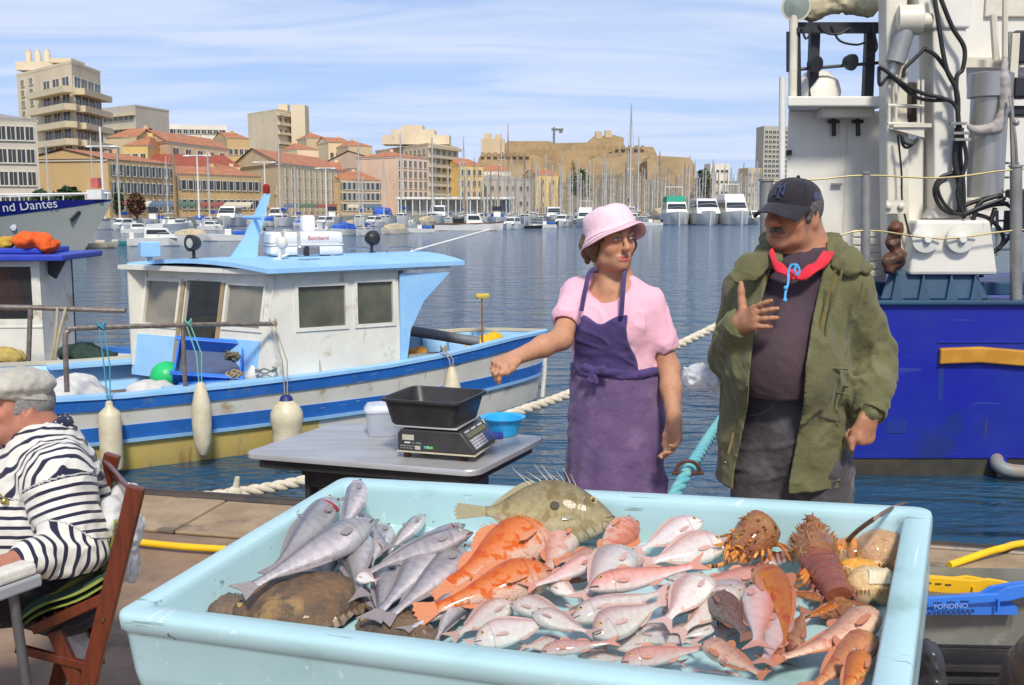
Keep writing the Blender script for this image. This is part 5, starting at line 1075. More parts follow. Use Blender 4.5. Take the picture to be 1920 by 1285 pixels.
for i, (zz0, zz1) in enumerate(((.0, .345), (.35, .69))):
    cr = thing('black_crate', ('lower' if not i else 'upper') + ' black plastic crate stacked under the steel table', 'crate', tc_*[1, 1, 0], math.atan2(tex[1], tex[0]), 'black crates under the steel table')
    W, D = .56, .44; b = MB(); h = zz1-zz0
    for sx in (1, -1): b.box((sx*(W/2-.01), 0, zz0+h/2), (.02, D, h))
    for sy in (1, -1):
        b.box((0, sy*(D/2-.01), zz0+h*.13), (W-.042, .02, h*.26)); b.box((0, sy*(D/2-.01), zz1-h*.1), (W-.042, .02, h*.2))
        for k in range(5): b.box((-W/2+.07+k*(W-.14)/4, sy*(D/2-.01), zz0+h*.53), (.03, .018, h*.535))
    b.box((0, 0, zz0+.012), (W-.042, D-.042, .02)); b.build('crate_body', m_black, cr, None, bevel=.004)
    b = MB(); [b.box((0, sy*(D/2+.003), zz1-.012), (W+.01, .022, .022)) for sy in (1, -1)]; [b.box((sx*(W/2+.003), 0, zz1-.012), (.022, D-.02, .022)) for sx in (1, -1)]; b.build('crate_rim', m_black, cr, None, bevel=.004)
# scale
sz = TZ + .022; sA, sB, sC = onz(746, 847, sz), onz(884, 857, sz), onz(936, 829, sz); sx_ = unit(sB-sA); sy_ = np.array([-sx_[1], sx_[0], 0]); sW = np.linalg.norm(sB-sA)+.01; sD = .24
sc_o = thing('weighing_scale', 'black digital weighing scale with keypad under the black tray', 'scale', sA, math.atan2(sx_[1], sx_[0])); hB = .082
prof = [(0.0, .006), (sW, .006), (sW+.004, .016), (sW-.050, hB), (.012, hB), (0, hB-.014)]
MB().prism([(x, 0, z) for x, z in prof], (0, 0, 0), (0, sD, 0)).build('housing', mat('scale_black', (.035, .034, .036), (.05, .048, .047), 12, .4), sc_o, bevel=.004)
MB().prism([(x, 0, z) for x, z in [(-.004, 0), (sW+.006, 0), (sW+.006, .0055), (-.004, .0055)]], (0, -.004, 0), (0, sD+.004, 0)).build('base_edge', mat('cream_plastic', (.55, .50, .36), (.45, .40, .28), 20, .5), sc_o, bevel=.0015)
for x, y in ((.025, .03), (sW-.05, .03), (.025, sD-.03), (sW-.05, sD-.03)): MB().lathe([(.012, -.022), (.015, -.018), (.012, -.001)], 12, (x, y, 0)).build('foot', m_rust, sc_o)
MB().box((sW*.5-.04, sD/2, hB+.009), (sW*.84, sD*.98, .006)).build('platform', m_steel, sc_o, bevel=.002)
MB().box((sW*.5-.04, sD/2, hB+.003), (.1, .1, .006)).build('platform_post', m_black, sc_o)
slope = np.array([.054, 0, -(hB-.016)]); sl_n = unit(np.array([hB-.016, 0, .054])); su = unit(slope)
def panel(name, y0, y1, t0, t1, m, hgt=.003, parent=sc_o):
    p0 = np.array([sW-.050, 0, hB]); L_ = np.linalg.norm(slope); q = lambda y, t, h: p0 + su*L_*t + np.array([0, y*sD, 0]) + sl_n*h
    return MB().hexa([q(y0, t0, .0003), q(y0, t1, .0003), q(y1, t1, .0003), q(y1, t0, .0003)], [q(y0, t0, hgt), q(y0, t1, hgt), q(y1, t1, hgt), q(y1, t0, hgt)]).build(name, m, parent, None)
mg_, mw_, mbk = mat('lcd_green', (.16, .17, .10), rough=.2, coat=.4), mat('key_white', (.55, .55, .57), rough=.5), mat('key_blue', (.05, .11, .42), rough=.5)
panel('display', .10, .92, .18, .38, mg_); pl_ = panel('keypad', .06, .97, .42, .96, mat('keypad_grey', (.10, .10, .10), rough=.5), .0012)
for i in range(4):
    for j in range(6): panel('key', .10+.145*j, .10+.145*j+.115, .47+.12*i, .47+.12*i+.09, mbk if j > 3 else mw_, .0032)
for j in range(3): panel('label', .12+.28*j, .12+.28*j+.2, .05, .13, mw_, .0016)
ff = lambda name, x0, x1, z0, z1, m: MB().hexa([(x0, -.0016, z0), (x1, -.0016, z0), (x1, .001, z0), (x0, .001, z0)], [(x0, -.0016, z1), (x1, -.0016, z1), (x1, .001, z1), (x0, .001, z1)]).build(name, m, sc_o, None)
ff('rear_display', .018, .062, .045, .064, mat('label_cream', (.52, .48, .38), rough=.5)); ff('label', .026, .048, .033, .039, mw_); ff('label', .066, .086, .012, .026, mat('label_grey', (.45, .43, .40))); ff('sticker', .100, .112, .018, .027, mat('sticker_teal', (.05, .42, .33))); ff('sticker', .112, .117, .018, .027, mw_); ff('sticker', .119, .133, .018, .026, mat('sticker_green', (.12, .62, .08)))
tx = [text('lettering', t, .0062, mw_, sc_o, (x, -.0012, z), (PI/2, 0, 0), .0003) for t, x, z in (('CLASSE  III  Max 15 kg', .010, .022), ('e = 5 g   Min 100 g', .010, .014), ('kg  x  EUR/kg', .055, .034))]
# black tray on the scale
rz = sz + .19; c4 = [onz(706, 748, rz), onz(857, 758, rz), onz(920, 729, rz), onz(776, 723, rz)]; bz = sz + hB + .013
tr = thing('tray', 'empty black plastic tray sitting on the weighing scale', 'tray', np.mean(c4, 0)*[1, 1, 0] + Z*bz); cc = np.mean(c4, 0); ex_ = unit(c4[1]-c4[0]); ey_ = np.array([-ex_[1], ex_[0], 0]); W, D = np.linalg.norm(c4[1]-c4[0]), np.dot(c4[3]-c4[0], ey_); D = max(D, .26)
def ring4(k, z, r=.035): return [ex_*x + ey_*y + Z*(z-bz) for x, y in rrect(W*k, D*k, r, 5)]
MB().rings([ring4(.80, bz), ring4(.82, bz+.004), ring4(.945, rz-.006), ring4(.97, rz-.007), ring4(1., rz-.010), ring4(1.005, rz-.004), ring4(1.0, rz), ring4(.95, rz), ring4(.93, rz-.006), ring4(.805, bz+.010), ring4(.78, bz+.006)]).build('tray_body', m_black, tr, 40)
# basin, stopper, clear box
bc = onz(943, 815, TZ); MBB = thing('basin', 'small sky blue plastic basin on the steel table', 'basin', bc)
MB().lathe([(.050, 0.001), (.056, .002), (.076, .064), (.088, .068), (.089, .072), (.083, .072), (.072, .066), (.053, .007), (.02, .006)], 36).build('basin_body', mat('sky_blue_plastic', (.03, .42, .80), (.025, .37, .74), 6, .35, sss=.05), MBB, 40)
q = onz(930, 823, TZ); st = thing('sponge', 'small dark blue sponge lying between the scale and the basin', 'sponge', q, .3); MB().box((0, 0, .012), (.052, .035, .023)).build('sponge_body', mat('dark_blue', (.03, .05, .30), (.02, .04, .22), 30, .8, bump=.4), st, None, bevel=.006)
q = onz(722, 815, TZ); m_clear = mat('clear_plastic', (.80, .83, .88), (.75, .78, .84), 6, .25, trans=.55, alpha=.55)
cb = thing('plastic_box', 'cloudy clear plastic box with a lid behind the scale', 'box', q, .15); b = MB(); b.rings([[(x*k, y*k, z) for x, y in rrect(.15, .12, .03, 4)] for k, z in ((.86, .001), (1., .095), (.97, .095), (.84, .006))]); b.build('box_body', m_clear, cb, 40)
MB().rings([[(x*k, y*k, z) for x, y in rrect(.15, .12, .03, 4)] for k, z in ((1.05, .096), (1.07, .100), (1.05, .108), (.9, .122), (.3, .130))]).build('lid', mat('lid_plastic', (.70, .73, .80), rough=.35, alpha=.8), cb, 40)
# twisted ropes
def rope(name, pts, r, m, label, cat='rope', pitch=6.2, n=5):
    P = spline(pts, 10); d = np.r_[0, np.cumsum(np.linalg.norm(np.diff(P, axis=0), axis=1))]; s_ = np.arange(0, d[-1], r*.55); Q = np.stack([np.interp(s_, d, P[:, i]) for i in range(3)], 1); Tn = np.gradient(Q, axis=0); Tn /= np.linalg.norm(Tn, axis=1)[:, None]
    A = np.cross(Tn, [0, 0, 1.]); A /= np.linalg.norm(A, axis=1)[:, None] + 1e-9; B_ = np.cross(Tn, A); o = thing(name, label, cat, Q[0])
    for k in range(3):
        a = s_/(r*pitch)*2*PI + k*2*PI/3; MB().tube(Q + (A*np.cos(a)[:, None] + B_*np.sin(a)[:, None])*r*.52 - Q[0], r*.56, 7).build('strand', m, o, True)
    return o
m_rope = mat('white_rope', (.74, .68, .54), (.60, .52, .38), 12, .85, bump=.6, bscale=160, stretch=(3, 1, 1)); m_teal = mat('teal_rope', (.12, .42, .46), (.20, .46, .46), 14, .85, bump=.6, bscale=150)
rope('mooring_rope', [at(340, 938, 5.78), at(372, 934, 5.86), at(480, 919, 5.95), at(590, 897, 6.1), at(760, 848, 6.45), at(960, 776, 6.95), at(1070, 738, 7.3), at(1240, 662, 7.9), at(1360, 605, 8.35), at(1480, 545, 8.8), at(1560, 512, 9.1)], .034, m_rope, 'thick white twisted mooring rope running behind the woman to the blue ship')
b = MB(); b.ball((0, 0, 0), (.05, .045, .045), 10, 8); b.rod((0, 0, 0), (.02, 0, .10), .022, .014); tag(b.build('rope_knot', m_rope, loc=at(440, 926, 5.9)), 'stub of white rope whipped around the mooring rope near the quay edge', 'rope')
rope('mooring_rope', [at(1255, 945, 5.25), at(1268, 922, 5.32), at(1290, 884, 5.5), at(1312, 850, 5.8), at(1336, 812, 6.2), at(1390, 740, 7.0), at(1470, 650, 8.2)], .034, m_teal, 'frayed teal rope coming up from the quay behind the parka')
sh = thing('shackle', 'rusty iron shackle round the teal rope', 'shackle', at(1290, 882, 5.45)); MB().tube([(.062*math.cos(a), 0, .05*math.sin(a)) for a in np.linspace(-.3, PI+.3, 16)], .010, 8).build('bow', m_rust, sh); MB().rod((-.085, 0, -.015), (.085, 0, -.015), .011).build('pin', m_rust, sh)
# white plastic bag by the parka
bo = at(1326, 706, 3.28); F = Field(bo-.14, bo+.14, .0038); F.egg(bo, (.074, .05, .036), None, .02); F.egg(bo + [-.035, 0, -.002], (.042, .04, .034), None, .03); F.egg(bo + [.045, 0, -.018], (.032, .035, .034), None, .03); F.limb(bo + [.05, 0, -.03], bo + [.095, -.02, -.07], .016, .008, .02)
F.func(lambda D, P: D + .006*wave(P, 95, 15) + .004*wave(P, 190, 16)); F.egg(bo + [-.055, -.045, -.006], (.014, .02, .010), None, .004, 'cut')
m_bag = mat('bag_film', (.86, .87, .88), (.80, .82, .85), 12, .35, trans=.25, alpha=.72, bump=.3)
bg = thing('plastic_bag', 'crumpled white plastic bag dangling beside the olive parka', 'plastic bag', bo); link('bag_film', F.mesh('bag', None, bo), m_bag, bg)
# folding chair
m_wood = mat('varnished_wood', (.155, .034, .014), (.10, .022, .010), 6, .3, coat=.3, stretch=(8, 8, .8), bump=.15, grime=((.30, .14, .07), 30, .70)); m_cush = None
ch = thing('folding_chair', 'reddish brown wooden folding chair with a striped cushion under the old man', 'chair', (at(140, 1150, 3.0)[0], 3.0, 0)); co = np.array(ch.location)
def bar(name, a, b_, w, t, m=m_wood, parent=ch, sd=(0, 1, 0)):
    a, b_ = np.asarray(a), np.asarray(b_); d = unit(b_-a); s_ = unit(np.asarray(sd) - d*np.dot(sd, d)); n_ = np.cross(d, s_); P = [s_*t/2 + n_*w/2, -s_*t/2 + n_*w/2, -s_*t/2 - n_*w/2, s_*t/2 - n_*w/2]
    return MB().hexa([a + p - co for p in P], [b_ + p - co for p in P]).build(name, m, parent, None, bevel=.004)
yN, yF = 2.78, 3.22; gz = lambda px, py, Y: at(px, py, Y)
top, mid_ = gz(256, 912, yN), gz(165, 1285, yN); foot = top + (mid_-top)*(top[2]-.01)/(top[2]-mid_[2]); dF = np.array([-.21, .38, 0])
for k in (0, 1): bar('post', foot + dF*k, top + dF*k, .048, .026)
s_r, s_f = gz(196, 1120, yN), gz(62, 1180, yN); f2 = gz(128, 1240, yN+.04); f3 = gz(150, 1290, yN+.04); dd = unit(f3-f2); up_ = f2 - dd*((.45-f2[2])/-dd[2]*-1) if False else f2 + dd*((.44-f2[2])/dd[2]); dn = f2 + dd*((.01-f2[2])/dd[2])
for k in (0, 1): bar('leg', dn + dF*k*.86, up_ + dF*k*.86, .040, .024)
bar('seat_frame', s_f, s_r, .030, .024); bar('seat_frame', s_f + dF, s_r + dF, .030, .024)
for i in range(7): a = s_r + (s_f-s_r)*(i/6.3+.03); bar('slat', a + [0, .02, .008], a + dF - [0, .02, -.008], .034, .012, sd=(0, 0, 1))
for t_ in (.045, .20): a = top + (foot-top)*t_; bar('back_slat', a + [0, .012, 0], a + dF - [0, .012, 0], .055, .014, sd=(1, 0, .3))
a = gz(190, 1238, yN+.04); bar('stretcher', a, a + dF*.9, .03, .02, sd=(1, 0, 0)); a = dn + (up_-dn)*.42; bar('stretcher', a + [0, .01, 0], a + dF*.84, .03, .02, sd=(1, 0, 0)); bar('stretcher', gz(30, 1215, yN+.03), gz(168, 1250, yN+.03), .026, .018)
for t_ in (.66, .44): b = MB(); b.lathe([(.007, 0), (.006, .004), (.001, .005)], 10, top + (foot-top)*t_ + [0, -.0135, 0] - co, (0, -1, 0)); b.build('rivet', mat('brass_snap', (.25, .18, .08)), ch)
mcu = bpy.data.materials.new('striped_cushion'); mcu.use_nodes = True; nt = mcu.node_tree; tc = nt.nodes.new('ShaderNodeTexCoord'); sp = nt.nodes.new('ShaderNodeSeparateXYZ'); nt.links.new(tc.outputs['Object'], sp.inputs[0]); fr = nt.nodes.new('ShaderNodeMath'); fr.operation = 'MULTIPLY'; fr.inputs[1].default_value = 6.0; nt.links.new(sp.outputs[1], fr.inputs[0]); f2_ = nt.nodes.new('ShaderNodeMath'); f2_.operation = 'FRACT'; nt.links.new(fr.outputs[0], f2_.inputs[0]); rp = nt.nodes.new('ShaderNodeValToRGB'); rp.color_ramp.interpolation = 'CONSTANT'
for i, (p, c) in enumerate(((0, (.04, .09, .06)), (.2, (.30, .30, .05)), (.35, (.05, .13, .10)), (.5, (.42, .40, .22)), (.6, (.05, .12, .35)), (.78, (.28, .33, .06)), (.9, (.03, .07, .05)))):
    e = rp.color_ramp.elements[i] if i < 2 else rp.color_ramp.elements.new(p); e.position = p; e.color = (*c, 1)
nt.links.new(f2_.outputs[0], rp.inputs[0]); nt.links.new(rp.outputs[0], nt.nodes['Principled BSDF'].inputs['Base Color']); nt.nodes['Principled BSDF'].inputs['Roughness'].default_value = .9
cu = thing('cushion', 'green and blue striped seat cushion on the wooden folding chair', 'cushion', (s_r+s_f)/2 + dF/2 + [0, 0, .02]); uo = np.array(cu.location); G = []
pathc = spline([s_f + [-.03, 0, -.03], s_f + [-.02, 0, .022], s_f*.5+s_r*.5 + [0, 0, .030], s_r + [.02, 0, .045], s_r + [.055, 0, .12], s_r + [.07, 0, .19]], 5)
for th in (0, 1):
    rows = [[p + dF*v + np.array([0, -.005, 0]) + np.array([-.018 if j > 14 else 0, 0, .02 if j <= 14 else .004])*th + Z*.004*math.sin(j+v*9) - uo for v in np.linspace(-.02, 1.02, 14)] for j, p in enumerate(pathc)]
    G += rows if not th else rows[::-1]
MB().grid(G + G[:1]).build('cushion_body', mcu, cu, True)
# white bags and a cloth on the chair back
def crumple(lo, hi, eggs, label, name='plastic_bag', cat='plastic bag', m=None, h=.005, amp=.008, fr=80, seed=1):
    lo, hi = np.asarray(lo), np.asarray(hi); c = (lo+hi)/2; F = Field(lo-.03, hi+.03, h)
    for e, r in eggs: F.egg(e, r, None, .03)
    F.func(lambda D, P: D + amp*wave(P, fr, seed) + amp*.5*wave(P, fr*2.1, seed+1)); o = thing(name, label, cat, c*[1, 1, 0] + Z*lo[2]); link('film' if 'bag' in name else 'cloth', F.mesh(name, None, np.array(o.location)), m or m_bag, o); return o
a = gz(228, 945, 3.0); crumple(a-[.05, .16, .07], a+[.05, .16, .07], [(a, (.030, .13, .055)), (a + [.02, -.1, -.03], (.024, .05, .05))], 'white cloth hung over the back of the folding chair', 'cloth', 'cloth', cloth_mat('white_cloth', (.66, .66, .64)), .005, .006, 60, 3)
a = gz(250, 1025, 3.02); crumple(a-[.05, .1, .11], a+[.05, .1, .11], [(a + [0, 0, .05], (.030, .07, .05)), (a + [-.01, 0, -.05], (.022, .06, .06))], 'white plastic bag hanging behind the chair back', seed=5)
a = gz(135, 1150+35, 3.05); crumple(a-[.06, .1, .10], a+[.06, .1, .10], [(a, (.045, .07, .07)), (a + [.03, 0, -.04], (.03, .06, .05))], 'white plastic bag tied under the chair seat', seed=8)
# small folding table with a white cloth
st = thing('folding_table', 'small grey legged folding table under a white cloth', 'table', gz(30, 1100, 2.75)*[1, 1, 0]); so = np.array(st.location); tz = .685
A = onz(79, 1068, tz); e1 = unit(onz(0, 1096, tz)-A); e2 = np.array([-e1[1], e1[0], 0]); e2 = e2*np.sign(e2[1]); qd_ = lambda a_, z, k=0.: [A + e1*(-k) + e2*(-k)*a_ - so + Z*(z-tz), A + e1*(.75+k) - e2*k*a_ - so + Z*(z-tz), A + e1*(.75+k) + e2*(.52+k)*a_ - so + Z*(z-tz), A - e1*k + e2*(.52+k)*a_ - so + Z*(z-tz)]
MB().hexa(qd_(1, tz-.045), qd_(1, tz-.012)).build('table_top', mat('grey_laminate', (.40, .41, .42), rough=.4), st, None, bevel=.006)
lg = mat('grey_tube', (.20, .21, .22), rough=.35, metal=.6)
for i, (u_, v_) in enumerate(((.07, .03), (.68, .03), (.07, .49), (.68, .49))): p = A + e1*u_ + e2*v_; MB().rod(p - so + Z*(-.02), np.array([p[0], p[1], 0.]) - e1*.06*(1 if u_ < .3 else -1) - so, .013, n=10).build('leg', lg, st)
MB().rod(A + e1*.10 + e2*.05 - so - Z*.12, A + e1*.42 + e2*.05 - so - Z*.34, .008).build('brace', lg, st)
tcl = thing('tablecloth', 'folded white cloth padding the top of the small folding table', 'tablecloth', so); MB().hexa(qd_(1, tz-.011, -.006), qd_(1, tz+.022, -.008)).build('cloth', cloth_mat('cream_cloth', (.70, .67, .58), (.62, .59, .50)), tcl, None, bevel=.010, seg=3)
# crates beside the tub
m_ye, m_bl = mat('yellow_plastic', (.86, .50, .015), (.80, .44, .012), 5, .4, bump=.1), mat('blue_plastic', (.04, .20, .70), (.035, .17, .62), 5, .4, bump=.1); m_gb = mat('grey_green_plastic', (.22, .22, .185), (.16, .16, .135), 5, .55, bump=.1, grime=((.30, .30, .26), 4, .6))
Yc = 3.05; X0 = at(1690, 1100, Yc)[0]
gb = thing('plastic_bin', 'grey green plastic fish bin stacked on black crates beside the tub', 'bin', (X0+.30, Yc+.13, .285), R(-3)); b = MB(); b.rings([[(x*k, y*k, z) for x, y in rrect(.66, .24, .05, 4)] for k, z in ((.90, 0), (.95, .135), (1.0, .138), (1.0, .168), (.965, .168), (.93, .135), (.88, .01))]); b.build('bin_body', m_gb, gb, 40)
for k in range(3):
    bk = thing('black_crate', ['lowest', 'middle', 'topmost'][k] + ' black slatted crate of the stack under the grey green bin', 'crate', (X0+.30, Yc+.22, .001 + .094*k), R(-3 + 2*(k % 2)), 'black crates under the grey bin'); W, D, h = .62, .40, .09
    for sy in (1, -1):
        for j in range(2): MB().box((0, sy*(D/2-.008), .018+j*.055), (W-.034, .014, .022)).build('slat', m_black, bk, None, bevel=.002)
    for sx in (1, -1): MB().box((sx*(W/2-.008), 0, h/2), (.016, D, h)).build('end_panel', m_black, bk, None, bevel=.003)
    MB().box((0, 0, .006), (W-.034, D-.034, .010)).build('crate_floor', m_black, bk, None)
def fish_crate(label, m, px, Y, z0, word=None, group=None, dp=.14, fall=0.):
    P = [np.array(at(x, y, Y)) for x, y in px]; c = np.mean(P, 0); o = thing('fish_crate', label, 'crate', (c[0], Y, z0), 0, group); oo = np.array(o.location)
    for k, y in enumerate((0., dp)):
        s_ = MB().prism([p - oo for p in P], (0, y, fall*k), (0, y+.014, fall*k)).build('side_panel', m, o, None, bevel=.003)
        if not k:
            P_ = np.array(P); x0, x1 = P_[:, 0].min(), P_[:, 0].max(); top_ = lambda x: np.interp(x, [x0, x0+(x1-x0)*.55, x1], [P[0][2], P[1][2], P[-4][2] if len(P) > 8 else P[2][2]])
            mdk = mat(m.name + '_slot', tuple(c_*.25 for c_ in m.node_tree.nodes['Principled BSDF'].inputs['Base Color'].default_value[:3]) if False else (.10, .07, .02) if m is m_ye else (.02, .05, .16), rough=.6)
            for row, (n_, dz) in enumerate(((5, .018), (14, .050))):
                for i in range(n_): x = x0 + (x1-x0)*(.06+.42*i/n_); MB().box((x-oo[0], -.001, top_(x)-dz-oo[2]), ((x1-x0)*.42/n_*.6, .004, .004 if not row else .010)).build('slot', mdk, s_, None)
            for x in (.60, .78): xx = x0+(x1-x0)*x; MB().box((xx-oo[0], -.006, top_(xx)-.034-oo[2]), (.006, .014, .040)).build('rib', m, s_, None)
            if word: text('lettering', word, .022, mat('pale_blue_print', (.25, .42, .85)), s_, (x0-oo[0]+.098, -.0015, P[0][2]-oo[2]-.030), (PI/2, R(-2), 0), .0005)
    X = [p[0]-oo[0] for p in P]; zb = min(p[2] for p in P)-oo[2]
    zt_ = P[0][2]-oo[2]+fall*.7; MB().box(((min(X)+max(X))/2-.05, dp/2+.007, (zb+zt_-.03)/2), (max(X)-min(X)-.14, dp-.016, zt_-.03-zb)).build('crate_floor', m, o, None); MB().box((min(X)+.008, dp/2+.007, (zb+zt_)/2), (.014, dp-.016, zt_-zb-.004)).build('end_panel', m, o, None); return o
fish_crate('blue plastic fish crate with printed letters lying on the grey green bin', m_bl, [(1690, 1124), (1870, 1114), (1888, 1102), (1935, 1094), (1990, 1090), (1990, 1112), (1935, 1117), (1893, 1128), (1690, 1143)], 3.0, .455, 'FONDINO', dp=.10, fall=-.035)
fish_crate('bright yellow plastic fish crate tilted on top of the blue one', m_ye, [(1690, 1078), (1828, 1089), (1855, 1086), (1880, 1090), (1912, 1098), (1906, 1105), (1868, 1104), (1840, 1113), (1730, 1120), (1690, 1122)], 3.125, .50, dp=.15, fall=-.045)
a = at(1745, 1265, 2.55); crumple(a-[.06, .08, .10], a+[.06, .08, .10], [(a, (.035, .06, .07)), (a + [-.012, 0, .05], (.018, .04, .04))], 'black bin bag squeezed between the tub and the crates', 'bin_bag', 'bin bag', mat('black_film', (.03, .03, .033), (.06, .06, .065), 10, .3), .005, .006, 70, 11)
a = at(1965, 1330, 2.05); crumple(a-[.14, .15, .20], a+[.16, .15, .25], [(a + [.02, 0, .0], (.115, .12, .18)), (a + [.06, 0, .12], (.07, .1, .10))], 'dark brown woollen coat bundled at the edge of the quay stall', 'coat', 'coat', cloth_mat('brown_wool', (.062, .036, .022), (.045, .026, .017), 20), .006, .006, 30, 17)
# ================================================ the blue and white fishing boat
m_white = mat('boat_white', (.76, .73, .63), (.68, .65, .56), 4, .45, bump=.12, bscale=25, grime=((.46, .36, .22), 3.2, .58), rvar=.1)
m_blue = mat('boat_blue', (.03, .17, .56), (.025, .14, .47), 4, .42, bump=.1, grime=((.10, .20, .42), 5, .60)); m_lblue = mat('boat_sky_blue', (.34, .60, .86), (.28, .54, .83), 3, .45, bump=.1, grime=((.34, .56, .78), 4, .62))
m_bottom = mat('boat_bottom', (.66, .48, .13), (.58, .44, .16), 2.4, .55, bump=.15, grime=((.34, .14, .03), 2.2, .60), stretch=(1.6, 1.6, .45)); scuff(m_bottom, (.30, .11, .025), (5, 5, .5), 1.6, .60, .10); scuff(m_white, (.36, .20, .09), (7, 7, .7), 2.2, .67, .08); scuff(m_blue, (.30, .38, .48), (1., 1., 9), 4, .68); scuff(m_lblue, (.55, .62, .66), (2, 2, 2), 7, .69); m_deck = mat('boat_deck', (.22, .17, .12), (.15, .12, .09), 5, .8)
m_glass = mat('dirty_glass', (.10, .11, .09), (.19, .19, .14), 3, .08, alpha=.62, spec=.8); m_rail = mat('rusty_rail', (.20, .15, .12), (.28, .24, .21), 20, .5, .5, bump=.3); m_chrome = mat('steel_tube', (.6, .6, .6), rough=.25, metal=1)
BANG = R(32); BC = np.array([-3.81, 10.48, WATER]); bax, bpt = np.array([math.cos(BANG), math.sin(BANG), 0]), np.array([-math.sin(BANG), math.cos(BANG), 0])
def bw(a, l_, z): return BC + bax*a + bpt*l_ + np.array([0, 0, z])
boat = thing('fishing_boat', 'blue and white wooden fishing boat with a wheelhouse, moored by the quay', 'fishing boat', BC, BANG)
XS = [-3.2, -3.1, -2.4, -1.4, -.4, .6, 1.5, 2.3, 3.0, 3.6, 4.15, 4.55, 4.85, 5.0]
HB = [.92, 1.0, 1.14, 1.25, 1.29, 1.28, 1.22, 1.12, .98, .80, .57, .36, .16, .03]; SH = [.82, .81, .78, .745, .715, .72, .735, .755, .79, .83, .86, .86, .85, .85]
def hull_strip(levels, off=0., inner=False):
    """levels: list of (function of sheer giving z, fullness)"""
    G = []
    for s_ in (-1, 1):
        rows = []
        for x, hb, sh in zip(XS, HB, SH):
            row = []
            for fz, full in levels:
                z = fz(sh) if callable(fz) else fz; t = np.clip(z/sh, -.6, 1); f = (.86 + .14*t) if t > 0 else .86*(1 - .75*abs(t)**1.5); stem = .16*max(0, 1-t)*max(0, (x-3.2)/1.8); row.append((x - stem, s_*(hb*f + off), z))
            rows.append(row)
        G.append(rows)
    return G
def strip(name, lv, m, off=0., rng_=(0, 14)):
    b = MB()
    for rows in hull_strip(lv, off): b.grid(rows[rng_[0]:rng_[1]])
    o = b.build(name, m, boat, 60); return o
lv = lambda *z: [(q, 0) for q in z]
strip('hull_topside', lv(lambda s: s-.01, lambda s: s*.8, lambda s: s*.6+.0, lambda s: .28+.10*0), m_white)
strip('hull_bottom', lv(.282, .15, .0, -.15, -.35), m_bottom, rng_=(0, 7)); strip('bow_bottom', lv(.282, .15, .0, -.15, -.35), m_white, rng_=(6, 14))
MB().add([(XS[0], -s_*HB[0]*f, z) for s_ in (1, -1) for f, z in ((1, .82), (.86, 0), (.5, -.35))], [(0, 1, 4, 3), (1, 2, 5, 4)]).build('transom', m_white, boat)
for nm, f0, f1, m, off in (('upper_stripe', lambda s: s-.020, lambda s: s-.125, m_blue, .016), ('lower_stripe', lambda s: .44+.22*max(0, s-.76), lambda s: .31+.22*max(0, s-.76), m_blue, .014), ('rubbing_strake', lambda s: .305+.22*max(0, s-.76), lambda s: .272+.22*max(0, s-.76), m_lblue, .03)):
    b = MB()
    for r0, r1 in zip(hull_strip([(f0, 0), (f1, 0)], off), hull_strip([(f0, 0), (f1, 0)], -.004)):
        b.rings([[a[0], a[1], c[1], c[0]] for a, c in zip(r0, r1)])
    b.build(nm, m, boat, 30)
for s_ in (-1, 1):    # gunwale cap, inner bulwark
    b = MB(); b.rings([[(x, s_*(hb+.025), sh-.015), (x, s_*(hb+.025), sh+.018), (x, s_*max(hb-.10, 0.001), sh+.022), (x, s_*max(hb-.10, 0.001), sh-.012)] for x, hb, sh in zip(XS, HB, SH)]); b.build('gunwale', m_lblue if s_ < 0 else mat('gunwale_cream', (.60, .52, .34), (.52, .50, .42), 3, .5), boat, 30)
    b = MB(); b.grid([[(x, s_*max(hb-.09, 0.002), sh-.013), (x-.03*(x > 4), s_*max(hb*.86-.10, .002), .36)] for x, hb, sh in zip(XS, HB, SH)]); b.build('bulwark', m_lblue, boat)
    for x in (2.7, 3.0, 3.3, 3.6, 3.9, 4.2, 4.45): hb = np.interp(x, XS, HB); sh = np.interp(x, XS, SH); MB().hexa([(x-.03, s_*(hb*.86-.10), .37), (x+.03, s_*(hb*.86-.10), .37), (x+.03, s_*(hb*.86-.17), .37), (x-.03, s_*(hb*.86-.17), .37)], [(x-.03, s_*(hb-.094), sh-.02), (x+.03, s_*(hb-.094), sh-.02), (x+.03, s_*(hb-.15), sh-.02), (x-.03, s_*(hb-.15), sh-.02)]).build('rib', m_lblue, boat)
b = MB(); b.grid([[(x, -max(hb*.88-.08, .002), .40), (x, max(hb*.88-.08, .002), .40)] for x, hb in zip(XS, HB)]); b.build('deck', m_deck, boat)
b = MB(); b.box((1.0, -1.03, .705), (2.0, .16, .03)); b.box((1.3, 1.08, .70), (4.0, .30, .03)); b.build('side_deck', m_lblue, boat)
b = MB(); b.tube([(4.93, 0, -.2), (4.98, 0, .3), (5.0, 0, .85)], .03, 8); b.build('stem_post', m_white, boat)
